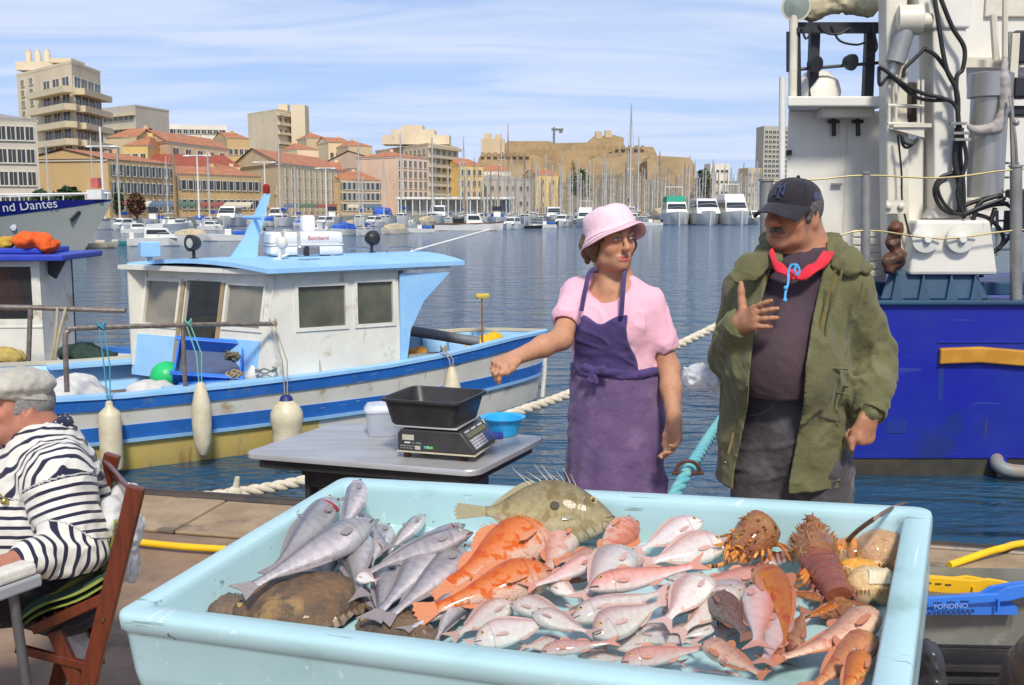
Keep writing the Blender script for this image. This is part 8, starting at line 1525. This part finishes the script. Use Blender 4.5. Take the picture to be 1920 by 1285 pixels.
t = building('apartment_block', 'boxy beige tower block alone on the hill crest', [(470, 420), (524, 400), (556, 412)], 212, pl['beige'], wins=[W(1, 8, 3, 1.6, 1.4)], bands=(7, .4, .95, (1,), 1.2, .9)); p = at(567, HOR, 411) - np.array(t.location); MB().box((p[0], p[1], (zt(204, 411)-GZ)/2), (5.4, 8, zt(204, 411)-GZ)).build('stair_tower', pl['beige'], t, None); p = at(538, HOR, 415) - np.array(t.location); MB().box((p[0], p[1], zt(206, 411)-GZ), (3.5, 4, 2.4)).build('roof_house', pl['beige'], t, None)
for i, (x0, x1, y, Y, k, lb) in enumerate(((578, 622, 262, 380, 'sand', 'small sandy house right behind the boxy tower block'), (618, 662, 270, 370, 'cream', 'small cream hillside house with tiled roof, farther along the crest'), (655, 700, 276, 360, 'sand', 'low sandy hillside house above the pink gable'), (430, 472, 262, 330, 'ochre', 'ochre hillside house left of the boxy tower block'), (560, 600, 282, 320, 'cream', 'cream house half hidden by the many-windowed grey front'))): building('house', lb, [(x0, Y), (x1, Y+4)], y, pl[k], 'side' if i % 2 else 'hip', wins=[W(0, 3, 4)], roofh=2.2)
building('town_house', 'pink plastered house with a tall blank gable end', [(580, 330), (744, 286), (764, 320)], 312, pl['pink'], 'front', roofh=5.2); building('row_house', 'pinkish quay house with three window rows and a tiled roof', [(640, 262), (714, 270)], 338, pl['sand'], 'side', wins=[W(0, 3, 8, 1.05, 1.7, 'shutter')], roofh=2.4); building('house', 'low cream house with tiled roof beside the pink gable', [(598, 268), (642, 268)], 322, pl['cream'], 'side', wins=[W(0, 4, 4)])
building('town_house', 'narrow five storey pinkish front beside the pink gable', [(744, 284), (804, 296)], 296, pl['pink'], 'hip', wins=[W(0, 5, 6, 1.1, 1.8)], roofh=1.8)
t = building('apartment_block', 'broad beige apartment block with a stepped crown and balconies', [(706, 372), (804, 330), (860, 352)], 274, pl['beige'], wins=[W(1, 7, 5, 2.0, 1.4), W(0, 7, 8, 1.7, 1.3, u0=.35)], bands=(7, .12, .95, (1,), 1.3, .9))
for x0, x1, y0, y1 in ((722, 845, 273, 256), (738, 818, 256, 246), (758, 796, 246, 238)): p = at((x0+x1)/2, HOR, 352) - np.array(t.location); MB().box((p[0], p[1], (zt(y0, 345)+zt(y1, 345))/2-GZ), ((x1-x0)/FPX*350, 10, zt(y1, 345)-zt(y0, 345))).build('roof_house', pl['beige'], t, None)
building('house', 'yellow orange house just past the stepped apartment block', [(862, 340), (906, 346)], 312, pl['yellow'], 'side', wins=[W(0, 4, 4)]); building('house', 'white house with a red tiled roof below the fort wall', [(896, 420), (958, 424)], 322, pl['white'], 'side', wins=[W(0, 2, 5)]); building('house', 'small yellow house with an orange roof at the foot of the fort', [(1006, 400), (1046, 404)], 330, pl['yellow'], 'side', wins=[W(0, 3, 2)])
t = building('church_hall', 'grey stone hall with one tall pointed window at the foot of the fort', [(872, 372), (1000, 380)], 338, pl['grey'], 'hip', wins=[W(0, 2, 9, 1.1, 1.6)], roofm=mat('zinc_roof', (.34, .30, .27)), roofh=2); p = at(908, HOR, 371.5) - np.array(t.location); b = MB(); b.prism([(p[0]+x, p[1]-.3, z) for x, z in ((-1.8, 0), (1.8, 0), (1.8, 6), (.0, 10.5), (-1.8, 6))], (0, 0, 0), (0, .3, 0)); b.build('pointed_window', m_win, t, None)
building('tower_block', 'grey high-rise tower beside the white ship pole', [(1428, 610), (1474, 616)], 242, pl['grey'], wins=[W(0, 16, 6, 2., 1.4)]); building('apartment_block', 'squat pale block on the horizon between the masts', [(1330, 620), (1366, 624)], 310, pl['white'], wins=[W(0, 4, 4, 1.8, 1.5)]); building('house', 'small tan block on the horizon next to the high-rise', [(1400, 600), (1426, 604)], 318, pl['sand'], wins=[W(0, 4, 3, 1.8, 1.5)])
# ferry terminal
t = thing('ferry_terminal', 'long low white ferry terminal with a flat roof and glass front', 'building', far(855, 236)); L_ = 220/FPX*236; b = MB(); b.box((0, 3, zt(372, 236)-GZ), (L_, 8, .5)); b.build('roof', mat('paint_white', (.78, .77, .72)), t, None); MB().box((0, 4, (zt(374, 236)-GZ)/2), (L_-.6, 5, zt(374, 236)-GZ-.3)).build('glass_front', mat('terminal_glass', (.22, .25, .26), (.42, .42, .38), .5, .25, lo=.45, hi=.55, stretch=(1, .1, .1)), t, None)
for i in range(17): MB().rod((-L_/2+.4+i*(L_-.8)/16, -.6, -.3), (-L_/2+.4+i*(L_-.8)/16, -.6, zt(374, 236)-GZ), .12).build('column', MATS['paint_white'], t)
# the fort
m_fort = mat('fort_stone', (.42, .30, .16), (.34, .235, .125), .09, .9, grime=((.27, .20, .12), .05, .52), bump=.5, bscale=.5, stretch=(1, 1, 1.8)); m_rock = mat('fort_rock', (.30, .225, .13), (.21, .165, .10), .09, .95, grime=((.13, .13, .06), .05, .55), bump=.6, bscale=.2)
ft = thing('fort', 'sprawling sandstone fort with battered walls on its rock', 'fort', far(1090, 500)); fo = np.array(ft.location)
def fw(name, pts, Y, ytops, y0=400, dep=30., m=None, lean=1.5):
    A = [at(px, HOR, Y) for px in pts]; b = MB(); zb = zt(y0, Y)
    b.rings([[np.array([p[0], p[1]-lean, zb])-fo, np.array([p[0], p[1], zt(yt, Y)])-fo, np.array([p[0], p[1]+dep, zt(yt, Y)])-fo, np.array([p[0], p[1]+dep, zb])-fo] for p, yt in zip(A, ytops)]); return b.build(name, m or m_fort, ft, None)
fw('bastion', (897, 905, 1000, 1060), 486, (300, 290, 293, 312), lean=4); fw('keep', (902, 946), 500, (263, 264), m=pl['sand']); fw('rampart', (944, 952, 1030, 1042), 520, (276, 268, 268, 274)); fw('rampart', (1018, 1024, 1112, 1120), 528, (282, 272, 270, 280)); fw('gatehouse', (1104, 1112, 1150, 1168), 534, (268, 259, 257, 262)); fw('rampart', (1058, 1165, 1222, 1230), 508, (318, 280, 278, 292), lean=5); fw('rampart', (1212, 1220, 1292, 1302), 480, (304, 294, 298, 312), lean=4)
for i in range(26): px = 905 + i*12.; MB().box(at(px, 290 if px < 1000 else 277, 485 if px < 1000 else 507) - fo, (1.6, 1.2, 2.0)).build('merlon', m_fort, ft, None)
for x0, x1, y in ((908, 922, 258), (928, 940, 260), (1116, 1128, 254), (1134, 1146, 252)): p = at((x0+x1)/2, y, 515) - fo; MB().box(p, ((x1-x0)/FPX*515, 4, 3.5)).build('turret', pl['sand'], ft, None)
G = []
for j in range(9):
    v = j/8; G.append([np.array([at(px, HOR, 392+100*v)[0], 392+100*v, GZ + (zt(332 + 8*math.sin(px*.02), 492)-GZ)*v**.8*sstep(1345, 1230, px)*sstep(835, 900, px) + 2.2*mnoise.noise((px*.03, v*4, 0))*min(1, v*3)]) for px in np.linspace(825, 1350, 60)])
MB().grid(G).build('fort_hill', m_rock, smooth=True, kind='structure')
G = [[np.array([x, 640 + 90*v, -1 + (zt(338 + 8*mnoise.noise((x*.006, 1, 0)), 700)+1)*min(1, v*1.2)]) for x in np.linspace(-420, 420, 60)] for v in np.linspace(0, 1, 5)]
MB().grid(G).build('hills', mat('hill_scrub', (.22, .20, .13), (.14, .15, .08), .03, .95, grime=((.36, .31, .22), .06, .56)), smooth=True, kind='structure')
qp = [far(-700, 120), far(60, 128), far(205, 150), far(500, 190), far(745, 222), far(980, 240), far(1000, 380), far(1500, 430), far(1500, 900), far(-1200, 900), far(-1500, 120)]
MB().prism([p*[1, 1, 0] for p in qp], (0, 0, -1.5), (0, 0, GZ-.05)).build('far_quay', mat('quay_far', (.34, .31, .26), (.26, .24, .2), .3, .9), smooth=None, kind='structure')
# building site crane, street lamps, trees
t = thing('tower_crane', 'thin tower crane rising behind the fort', 'crane', far(1038, 620)); b = MB(); b.box((0, 0, (zt(243, 620)-GZ)/2), (1.3, 1.3, zt(243, 620)-GZ)); b.build('mast', m_shut, t, None); b = MB(); b.box((2, 0, zt(247, 620)-GZ), (7, 1, 1.2)); b.box((4, 0, zt(250, 620)-GZ), (2, 1.5, 2)); b.build('jib', m_shut, t, None)
def lamp(px, Y, ytop, label):
    o = thing('street_lamp', label, 'street lamp', far(px, Y), 0, 'street lamps along the far quay'); h = zt(ytop, Y)-GZ; MB().rod((0, 0, 0), (0, 0, h), .17, .10).build('pole', MATS['paint_white'], o); b = MB(); b.box((0, 0, h), (3.2, .3, .14)); [b.ball((x, 0, h-.1), (.55, .3, .16)) for x in (-1.5, 1.5)]; b.build('lamp_head', MATS['paint_white'], o, 40)
for a in ((196, 132, 277, 'white street lamp in front of the beige tower'), (373, 150, 294, 'white twin street lamp before the ochre row'), (612, 196, 317, 'white street lamp before the many-windowed grey front'), (498, 176, 306, 'white street lamp above the blue boat mast')): lamp(*a)
m_bark = mat('bark', (.10, .07, .05), rough=.9)
def tree(px, Y, ytop, wpx, cols, label, name='tree', zb=GZ):
    o = thing(name, label, 'tree' if name == 'tree' else 'shrub', far(px, Y, zb)); h = zt(ytop, Y)-zb; r = wpx/FPX*Y/2; b = MB(); b.tube([(0, 0, -.2), (.05*r, 0, h*.3), (0, 0, h*.7)], [.1*r+.06, .07*r+.05, .03*r+.02], 7); [b.rod((0, 0, h*.3), (r*.5*math.cos(k*1.3), r*.5*math.sin(k*1.3), h*.65), .05*r+.02, .02) for k in range(5)]; b.build('trunk', m_bark, o)
    b = MB(); q = rng.normal(size=(1100, 3)); q /= np.linalg.norm(q, axis=1)[:, None]; q *= rng.random((1100, 1))**.4; lum = [mnoise.noise(Vector(v)*2.6) for v in q]
    for v, n in zip(q, lum):
        if n < -.28: continue
        c = np.array([v[0]*r, v[1]*r, h*.56 + v[2]*h*.44]); u_ = unit(rng.normal(size=3)); w_ = unit(np.cross(u_, rng.normal(size=3))); s_ = r*.19*(.6+.8*rng.random()); b.add([c-u_*s_, c+w_*s_*.6, c+u_*s_, c-w_*s_*.6], [(0, 1, 2, 3)])
    b.build('crown', mat(name+'_leaf_%d' % px, cols[0], cols[1], 1.2, .7), o, None)
GR = ((.055, .095, .025), (.03, .055, .018))
tree(130, 128, 352, 62, GR, 'round green bush in front of the beige tower', 'bush'); tree(222, 138, 352, 22, GR, 'slim dark green tree beside the reddish one'); tree(256, 138, 362, 34, ((.22, .06, .03), (.06, .06, .025)), 'reddish flowering tree before the longer ochre building'); tree(1074, 440, 300, 12, GR, 'lone cypress like tree on the fort slope'); tree(1090, 430, 318, 34, ((.09, .11, .045), (.05, .07, .025)), 'scrubby green tree under the fort wall'); tree(968, 400, 336, 30, GR, 'dark tree between the grey hall and the yellow house'); tree(1318, 470, 318, 36, ((.06, .085, .035), (.04, .06, .02)), 'dark green tree at the low end of the fort')
tree(78, 130, 356, 40, GR, 'dark green bush by the palace corner', 'bush')

# shop awnings and small vans along the far quay
m_aw = [mat('awning_'+n, c, rough=.85) for n, c in (('red', (.30, .09, .07)), ('cream', (.62, .56, .42)), ('blue', (.12, .17, .24)), ('green', (.10, .16, .11)))]
for i, (px, Y) in enumerate(((226, 157), (258, 162), (300, 170), (352, 178), (398, 183), (446, 189), (546, 228), (578, 236), (612, 246), (664, 259), (700, 262), (764, 282), (790, 287))):
    w_ = 1.5 + .5*(i % 3); o = thing('awning', ['dark red', 'cream', 'blue', 'green'][i % 4] + ' shop awning at street level, ' + ['narrow', 'medium', 'wide'][i % 3] + ' one below the ' + ('longer ochre' if px < 332 else 'lower ochre' if px < 492 else 'many-windowed grey' if px < 640 else 'tiled quay' if px < 720 else 'narrow pinkish') + ' front', 'awning', far(px, Y-1.2, GZ+1.9), 0, 'shop awnings on the far quay')
    MB().hexa([(-w_, 1.0, .5), (w_, 1.0, .5), (w_, 1.0, .62), (-w_, 1.0, .62)], [(-w_, -.7, 0), (w_, -.7, 0), (w_, -.7, .1), (-w_, -.7, .1)]).build('cloth', m_aw[i % 4], o, None); MB().box((0, -.72, -.14), (2*w_, .04, .3)).build('valance', m_aw[i % 4], o, None)
# ================================================ moored boats along the far shore
m_gel = mat('gelcoat', (.74, .73, .68), (.68, .67, .62), .8, .35); m_gel2 = mat('gelcoat_cream', (.66, .60, .46), (.58, .52, .40), .8, .4); m_cvb = mat('cover_blue', (.025, .12, .55), (.02, .09, .42), 1.5, .8, bump=.3); m_cvt = mat('cover_tan', (.58, .48, .31), (.5, .41, .26), 1.5, .85); m_tint = mat('tinted_glass', (.03, .04, .05), rough=.1); m_tk = mat('teak', (.20, .085, .04), (.16, .07, .03), 2, .5); m_alu = mat('mast_alloy', (.60, .57, .50), (.50, .47, .42), 1, .5, .1); m_mwood = mat('mast_wood', (.42, .27, .13), (.34, .21, .10), 1, .5); m_anti = mat('antifoul', (.04, .06, .14), rough=.6); m_tealb = mat('hull_teal', (.05, .30, .36), rough=.5); m_dkh = mat('hull_black', (.015, .016, .02), rough=.4); m_cvg = mat('cover_green', (.02, .30, .20), rough=.7)
def hull_mesh(L_=6., bm=2.2, fb=.8, tr=.8):
    b = MB(); rs = []
    for i in range(11):
        q = i/10; hb = bm/2*(tr + (1-tr)*min(1, q*3))*(1-max(0, (q-.45)/.55)**2.2*.97); sh = fb*(1+.28*q*q); x = -L_/2 + L_*q; st = .45*max(0, q-.6)
        rs.append([(x, -hb, sh), (x-st, -hb*.88, .02), (x-st*1.4, -hb*.4, -.25), (x-st*1.4, hb*.4, -.25), (x-st, hb*.88, .02), (x, hb, sh)])
    return b.rings(rs).mesh('hull', 40)
def bh(name, hull, L_=6., bm=2.2, fb=.8, boot=m_anti):
    o = thing(name, '', 'boat'); link('hull', hull_mesh(L_, bm, fb), hull, o);    MB().box((-.02*L_, 0, -.02), (L_*.84, bm*.80, .14)).build('waterline_stripe', boot, o, None); return o
def cabin(o, x0, x1, w_, z0, z1, m, sl=.35, tz=.82, glass=True):
    b = MB(); b.rings([[(x0, -w_, z0), (x1, -w_*.9, z0), (x1, w_*.9, z0), (x0, w_, z0)], [(x0+.05, -w_*tz, z1), (x1-(x1-x0)*sl, -w_*tz*.9, z1), (x1-(x1-x0)*sl, w_*tz*.9, z1), (x0+.05, w_*tz, z1)]]); c = b.build('cabin', m, o, None, bevel=.04)
    if glass:
        za, zb = z0 + (z1-z0)*.42, z0 + (z1-z0)*.84; f = lambda z: (z-z0)/(z1-z0); xe = lambda z: x1-(x1-x0)*sl*f(z); ye = lambda z: w_*(1-(1-tz)*f(z))
        for sg in (-1, 1): MB().hexa([(x0+.25, sg*(ye(za)+.012), za), (xe(za)-.2, sg*(ye(za)*.93+.02), za), (xe(za)-.2, sg*(ye(za)*.93-.03), za), (x0+.25, sg*(ye(za)-.03), za)], [(x0+.3, sg*(ye(zb)+.012), zb), (xe(zb)-.2, sg*(ye(zb)*.93+.02), zb), (xe(zb)-.2, sg*(ye(zb)*.93-.03), zb), (x0+.3, sg*(ye(zb)-.03), zb)]).build('window', m_tint, c, None)
        MB().hexa([(xe(za)-.02, -ye(za)*.82, za), (xe(za)+.02, -ye(za)*.82, za), (xe(za)+.02, ye(za)*.82, za), (xe(za)-.02, ye(za)*.82, za)], [(xe(zb)-.02, -ye(zb)*.8, zb), (xe(zb)+.02, -ye(zb)*.8, zb), (xe(zb)+.02, ye(zb)*.8, zb), (xe(zb)-.02, ye(zb)*.8, zb)]).build('windscreen', m_tint, c, None)
    return c
def rails(o, L_, bm, fb): b = MB(); [b.tube([(L_*.05, s*bm*.45, fb*1.1+.5), (L_*.3, s*bm*.33, fb*1.2+.5), (L_*.48, 0, fb*1.28+.5)], .02, 5) for s in (-1, 1)]; [b.rod((L_*.05, s*bm*.45, fb), (L_*.05, s*bm*.45, fb*1.1+.5), .018) for s in (-1, 1)]; b.build('pulpit', m_alu, o)
def k_cruiser(): o = bh('motor_cruiser', m_gel); cabin(o, -1.2, 2.2, .95, .82, 1.9, m_gel); rails(o, 6, 2.2, .8); MB().box((-2.6, 0, .9), (.5, .5, 1.)).build('outboard', m_gel, o, None, bevel=.06); return o
def k_covered(m): o = bh('covered_boat', m_gel if m is not m_cvt else m_gel2); b = MB(); b.rings([[(x, -w_, .82), (x, -w_*.8, z), (x, 0, z+.15), (x, w_*.8, z), (x, w_, .82)] for x, w_, z in ((-2.7, .85, 1.0), (-2.2, 1.0, 1.5), (-.6, 1.05, 1.65), (1.0, .95, 1.5), (2.2, .5, 1.05))]); b.build('cover', m, o, 50); rails(o, 6, 2.2, .8); return o
def k_open(m): o = bh('open_boat', m_gel, fb=.7); MB().box((-.4, 0, 1.0), (.8, .8, .8)).build('console', m_gel, o, None, bevel=.08); b = MB(); b.box((-1.7, 0, .95), (1.5, 1.5, .45)); b.build('cover', m, o, None, bevel=.12); MB().box((-2.9, 0, .8), (.4, .4, 1.1)).build('outboard', m_dkh, o, None, bevel=.06); b = MB(); b.box((-.4, 0, 1.75), (.05, 1.1, .5)); b.build('windscreen', m_tint, o, None); rails(o, 6, 2.2, .7); return o
def k_fly(cv=None): o = bh('motor_yacht', m_gel, 8, 3.2, 1.15); cabin(o, -2.2, 2.0, 1.35, 1.15, 2.5, m_gel, .25, .85); b = MB(); b.rings([[(-2.1, -1.2, 2.5), (.9, -1.1, 2.5), (.9, 1.1, 2.5), (-2.1, 1.2, 2.5)], [(-2.1, -1.1, 3.1), (.4, -1., 3.15), (.4, 1., 3.15), (-2.1, 1.1, 3.1)]]); b.build('flybridge', cv or m_gel, o, None, bevel=.05); rails(o, 8, 3.2, 1.15); b = MB(); [b.rod((-1.5, s, 3.1), (-1.7, s, 4.2), .03) for s in (-1, 1)]; b.box((-1.7, 0, 4.2), (.3, 2.1, .08)); b.build('radar_arch', m_gel, o); return o
def k_sail(mh=11., mm=None, cv=None):
    o = bh('sailing_yacht', m_gel, 8.5, 2.7, .95); cabin(o, -1.0, 2.2, .85, .95, 1.45, m_gel, .2, .9); MB().rod((.8, 0, .9), (.8, 0, mh), .17, .12, 6).build('mast', mm or m_alu, o); MB().rod((.8, 0, 1.9), (-2.9, 0, 1.95), .06).build('boom', mm or m_alu, o)
    b = MB(); b.rings([[(x, r*math.cos(t), 2.08+r*1.3*math.sin(t)) for t in np.linspace(0, 2*PI, 8)[:-1]] for x, r in ((.6, .08), (0, .20), (-1.8, .15), (-2.8, .07))]); b.build('furled_sail', cv or m_cvb, o, 50)
    b = MB(); b.rod((.8, 0, mh), (4.1, 0, 1.1), .022, n=4); b.rod((.8, 0, mh), (-4., 0, 1.0), .022, n=4); [b.rod((.8, 0, mh*.97), (.6, s*1.25, .95), .022, n=4) for s in (-1, 1)]; b.build('rigging', mat('wire', (.30, .29, .27), rough=.5), o, None); b = MB(); [b.rod((.8, -.6, z), (.8, .6, z), .03, n=5) for z in (mh*.45, mh*.7)]; b.build('spreaders', mm or m_alu, o, None); return o
def k_launch(): o = bh('launch', m_gel, 10, 2.9, 1.0, mat('launch_red', (.16, .04, .03))); b = MB(); [b.rings([[(x, s*(y+.03), z-.12), (x, s*(y+.03), z+.04), (x, s*max(.01, y-.1), z+.04), (x, s*max(.01, y-.1), z-.12)] for x, y, z in ((-5, 1.16, 1.0), (-2, 1.45, 1.02), (1, 1.38, 1.08), (3, .95, 1.15), (4.3, .42, 1.22), (5, .05, 1.28))]) for s in (-1, 1)]; b.build('gunwale', m_tk, o, None); cabin(o, -.4, 2.0, .9, 1.0, 2.35, m_gel, .2, .92); MB().box((-1.6, 0, 1.5), (1.6, 1.6, .9)).build('spray_hood', m_dkh, o, None, bevel=.2); MB().rod((1.0, 0, 2.3), (1.0, 0, 4.6), .05).build('mast', m_mwood, o); return o
def k_small(m): o = bh('dinghy', m, 5, 1.9, .62, m_dkh); b = MB(); b.box((.2, 0, .75), (1.2, 1.2, .5)); b.build('foredeck_box', m_gel2, o, None, bevel=.08); b = MB(); [b.box((x, 0, .62), (.3, 1.5, .06)) for x in (-1.6, -.7)]; b.build('thwart', m_tk, o, None); return o
BP = {}
def moor(kind, px, yw, lpx, yaw, label, group=None, sz=1.):
    if kind not in BP: BP[kind] = [dict(cruiser=k_cruiser, cov_blue=lambda: k_covered(m_cvb), cov_tan=lambda: k_covered(m_cvt), open_blue=lambda: k_open(m_cvb), open_tan=lambda: k_open(m_cvt), fly=k_fly, fly_green=lambda: k_fly(m_cvg), sail=k_sail, sail_wood=lambda: k_sail(10.5, m_mwood, m_cvt), sail_tall=lambda: k_sail(14.5, m_alu, m_cvt), launch=k_launch, wood=lambda: k_small(m_gel2), teal=lambda: k_small(m_tealb), dark=lambda: k_small(m_dkh))[kind](), False]
    r = BP[kind]; o = r[0] if not r[1] else copy_tree(r[0]); r[1] = True; Y = (EYE-WATER)*FPX/(yw-HOR); p = far(px, Y, WATER); base = dict(fly=8., fly_green=8., launch=10., wood=5., teal=5., dark=5.).get(kind, 8.5 if 'sail' in kind else 6.)
    ap = abs(math.cos(R(yaw)))*base + abs(math.sin(R(yaw)))*base*.37; k = lpx/FPX*Y/ap; o.location = p; o.rotation_euler = (0, 0, R(yaw)); o.scale = (k, k, k*sz); o['label'] = label
    if group: o['group'] = group
    return o
FRONT = (('wood', 182, 464, 74, 12, 'small varnished tan boat under the grey bow of the tour boat'), ('teal', 212, 459, 52, 5, 'teal hulled dinghy beside the small tan boat'), ('cruiser', 292, 460, 108, 10, 'long white speedboat nearest on the far side, bow to the open water'), ('cov_tan', 352, 449, 74, -160, 'cream boat with a tan cover next to the long speedboat'), ('open_blue', 420, 451, 98, 190, 'white open motorboat with a bright blue folded cover'), ('cruiser', 255, 437, 62, 25, 'white cruiser moored behind the long speedboat'), ('sail_wood', 322, 434, 70, 80, 'yacht with a wooden mast before the ochre row'), ('cruiser', 395, 431, 56, -20, 'small white cruiser behind the boat with the tan cover'), ('open_tan', 466, 440, 62, 200, 'white open boat with a tan cover, half behind the blue boat mast'), ('wood', 540, 441, 58, 170, 'tan dinghy glimpsed past the liferaft canister'), ('cruiser', 590, 437, 60, 160, 'white cruiser behind the liferaft canister'),
    ('cov_blue', 640, 441, 56, 250, 'stubby boat under a bright blue cover, stern to the harbour'), ('sail', 684, 441, 52, 255, 'small yacht with a thin dark mast between two covered boats'), ('cov_tan', 736, 438, 58, 235, 'small boat with a cream cover beside the little yacht'), ('open_blue', 782, 436, 66, 195, 'low white boat with a blue cover before the terminal'), ('launch', 880, 432, 128, 0, 'long white launch with a brown gunwale and black spray hood'), ('cruiser', 962, 429, 48, 250, 'white boat stern-on just past the long launch'), ('dark', 1000, 428, 40, 20, 'little black hulled dinghy before the marina'), ('open_blue', 1018, 427, 56, 170, 'small boat with a heaped blue sail cover at the marina edge'), ('cruiser', 1056, 425, 44, 255, 'white cruiser next to the boat with the heaped blue cover'), ('fly', 1098, 425, 46, 262, 'motor yacht with a white top beside the pink hat'), ('open_tan', 1216, 423, 54, 185, 'low white and teal boat between the woman and the green topped yacht'),
    ('fly_green', 1266, 421, 54, 268, 'motor yacht with a green canopy, bow to the harbour'), ('cruiser', 1319, 421, 56, 270, 'white cruiser with a broad white cover, middle of the three bow-on boats'), ('fly', 1374, 421, 58, 272, 'big white motor yacht, bow-on beside the man in the cap'), ('cruiser', 1413, 420, 36, 275, 'white cruiser half hidden by the cap peak'))
for a in FRONT: moor(*a)
def near_boat(px):
    a = min(FRONT, key=lambda q: abs(q[1]-px)); t = a[5]
    for w_ in (' under ', ' beside ', ' nearest ', ' next ', ' with ', ' moored ', ' behind ', ' between ', ' before ', ' just ', ' at ', ' glimpsed ', ' stern', ' half ', ','): t = t.split(w_)[0]
    t = ' '.join(a[5].split()[:5]).rstrip(',') if t == 'white cruiser' else t; return ('left of the ' if px < a[1] else 'right of the ') + t
k = 0
for px, yw, lp, ty in ((232, 430, 44, 'cruiser'), (285, 424, 40, 'open_blue'), (338, 424, 42, 'cruiser'), (372, 421, 40, 'cov_blue'), (432, 424, 46, 'cruiser'), (458, 420, 36, 'cov_tan'), (505, 424, 44, 'cov_blue'), (522, 419, 36, 'cruiser'), (566, 424, 40, 'cov_blue'), (610, 425, 42, 'cruiser'), (622, 419, 36, 'open_tan'), (662, 424, 40, 'cov_tan'), (702, 424, 40, 'cruiser'), (716, 418, 38, 'cov_blue'), (758, 422, 42, 'cruiser'), (798, 423, 40, 'cov_tan'), (822, 419, 40, 'cruiser'), (846, 421, 36, 'cov_blue'), (905, 419, 40, 'cruiser'), (932, 421, 38, 'open_blue'), (950, 417, 36, 'cruiser'), (985, 419, 38, 'cov_tan'), (1038, 419, 36, 'cruiser'), (1078, 418, 34, 'open_blue'), (1190, 418, 38, 'cruiser'), (1240, 417, 34, 'cov_tan'), (1294, 417, 34, 'cruiser'), (1346, 417, 34, 'cruiser')):
    moor(ty, px, yw, lp, 250 + 25*math.sin(k*2.1), dict(cruiser='white cruiser', cov_blue='blue covered boat', cov_tan='tan covered boat', open_blue='open boat with blue cover', open_tan='open boat with tan cover')[ty] + ' in the second row, ' + near_boat(px), 'second row of moored boats: ' + ty.split('_')[0]); k += 1
for (px, yw, mh), tx_ in zip(((97, 432, 268), (180, 430, 262), (228, 428, 282), (318, 424, 296), (396, 425, 285), (528, 424, 262), (556, 420, 315), (676, 424, 268), (722, 420, 300), (754, 422, 254), (812, 420, 262), (842, 422, 310)), ('palace corner', 'beige apartment tower', 'near end of the longer ochre building', 'far end of the longer ochre building', 'lower ochre building', 'blank cream gable', 'many-windowed grey front', 'tiled quay house with three window rows', 'foot of the pink gable', 'narrow pinkish five storey front', 'stepped apartment block', 'terminal by the yellow orange house')):
    o = moor('sail', px, yw, 40, 262 + 8*math.sin(px), 'white bare-masted yacht before the ' + tx_, 'yachts in front of the town'); Y = (EYE-WATER)*FPX/(yw-HOR); o.scale[2] = (zt(mh, Y)-WATER)/11.
g = random.Random(5)
for i in range(128):
    px = 862 + 566*((i*.618034) % 1.0); yw = g.choice((419, 417, 415.5, 414, 412.5, 411.5, 410.5)) + g.random()*.8; Y = (EYE-WATER)*FPX/(yw-HOR); top = g.gauss(322, 17)
    if i in (9, 31, 52, 77): top = {9: 200, 31: 236, 52: 255, 77: 262}[i]
    o = moor(('sail', 'sail', 'sail_tall', 'sail_wood')[i % 4], px, yw, 8.4/Y*FPX*.42, 258 + 22*g.random(), ('slender', 'slender', 'tall', 'wooden')[i % 4] + ' masted yacht in the packed marina below the fort', 'yachts in the packed marina: ' + ('slender', 'slender', 'tall', 'wooden')[i % 4]); mh = {0: 11., 1: 11., 2: 14.5, 3: 10.5}[i % 4]; o.scale[2] = (zt(top, Y)-WATER)/mh
# pontoon under the marina
b = MB(); [b.box(((far(860, Y)[0]+far(1430, Y)[0])/2, Y, WATER+.25), (far(1430, Y)[0]-far(860, Y)[0], 2., .4)) for Y in (205, 262, 330)]; b.build('pontoon_path', mat('pontoon', (.34, .31, .27), (.26, .24, .21), .5, .9), smooth=None, kind='structure')
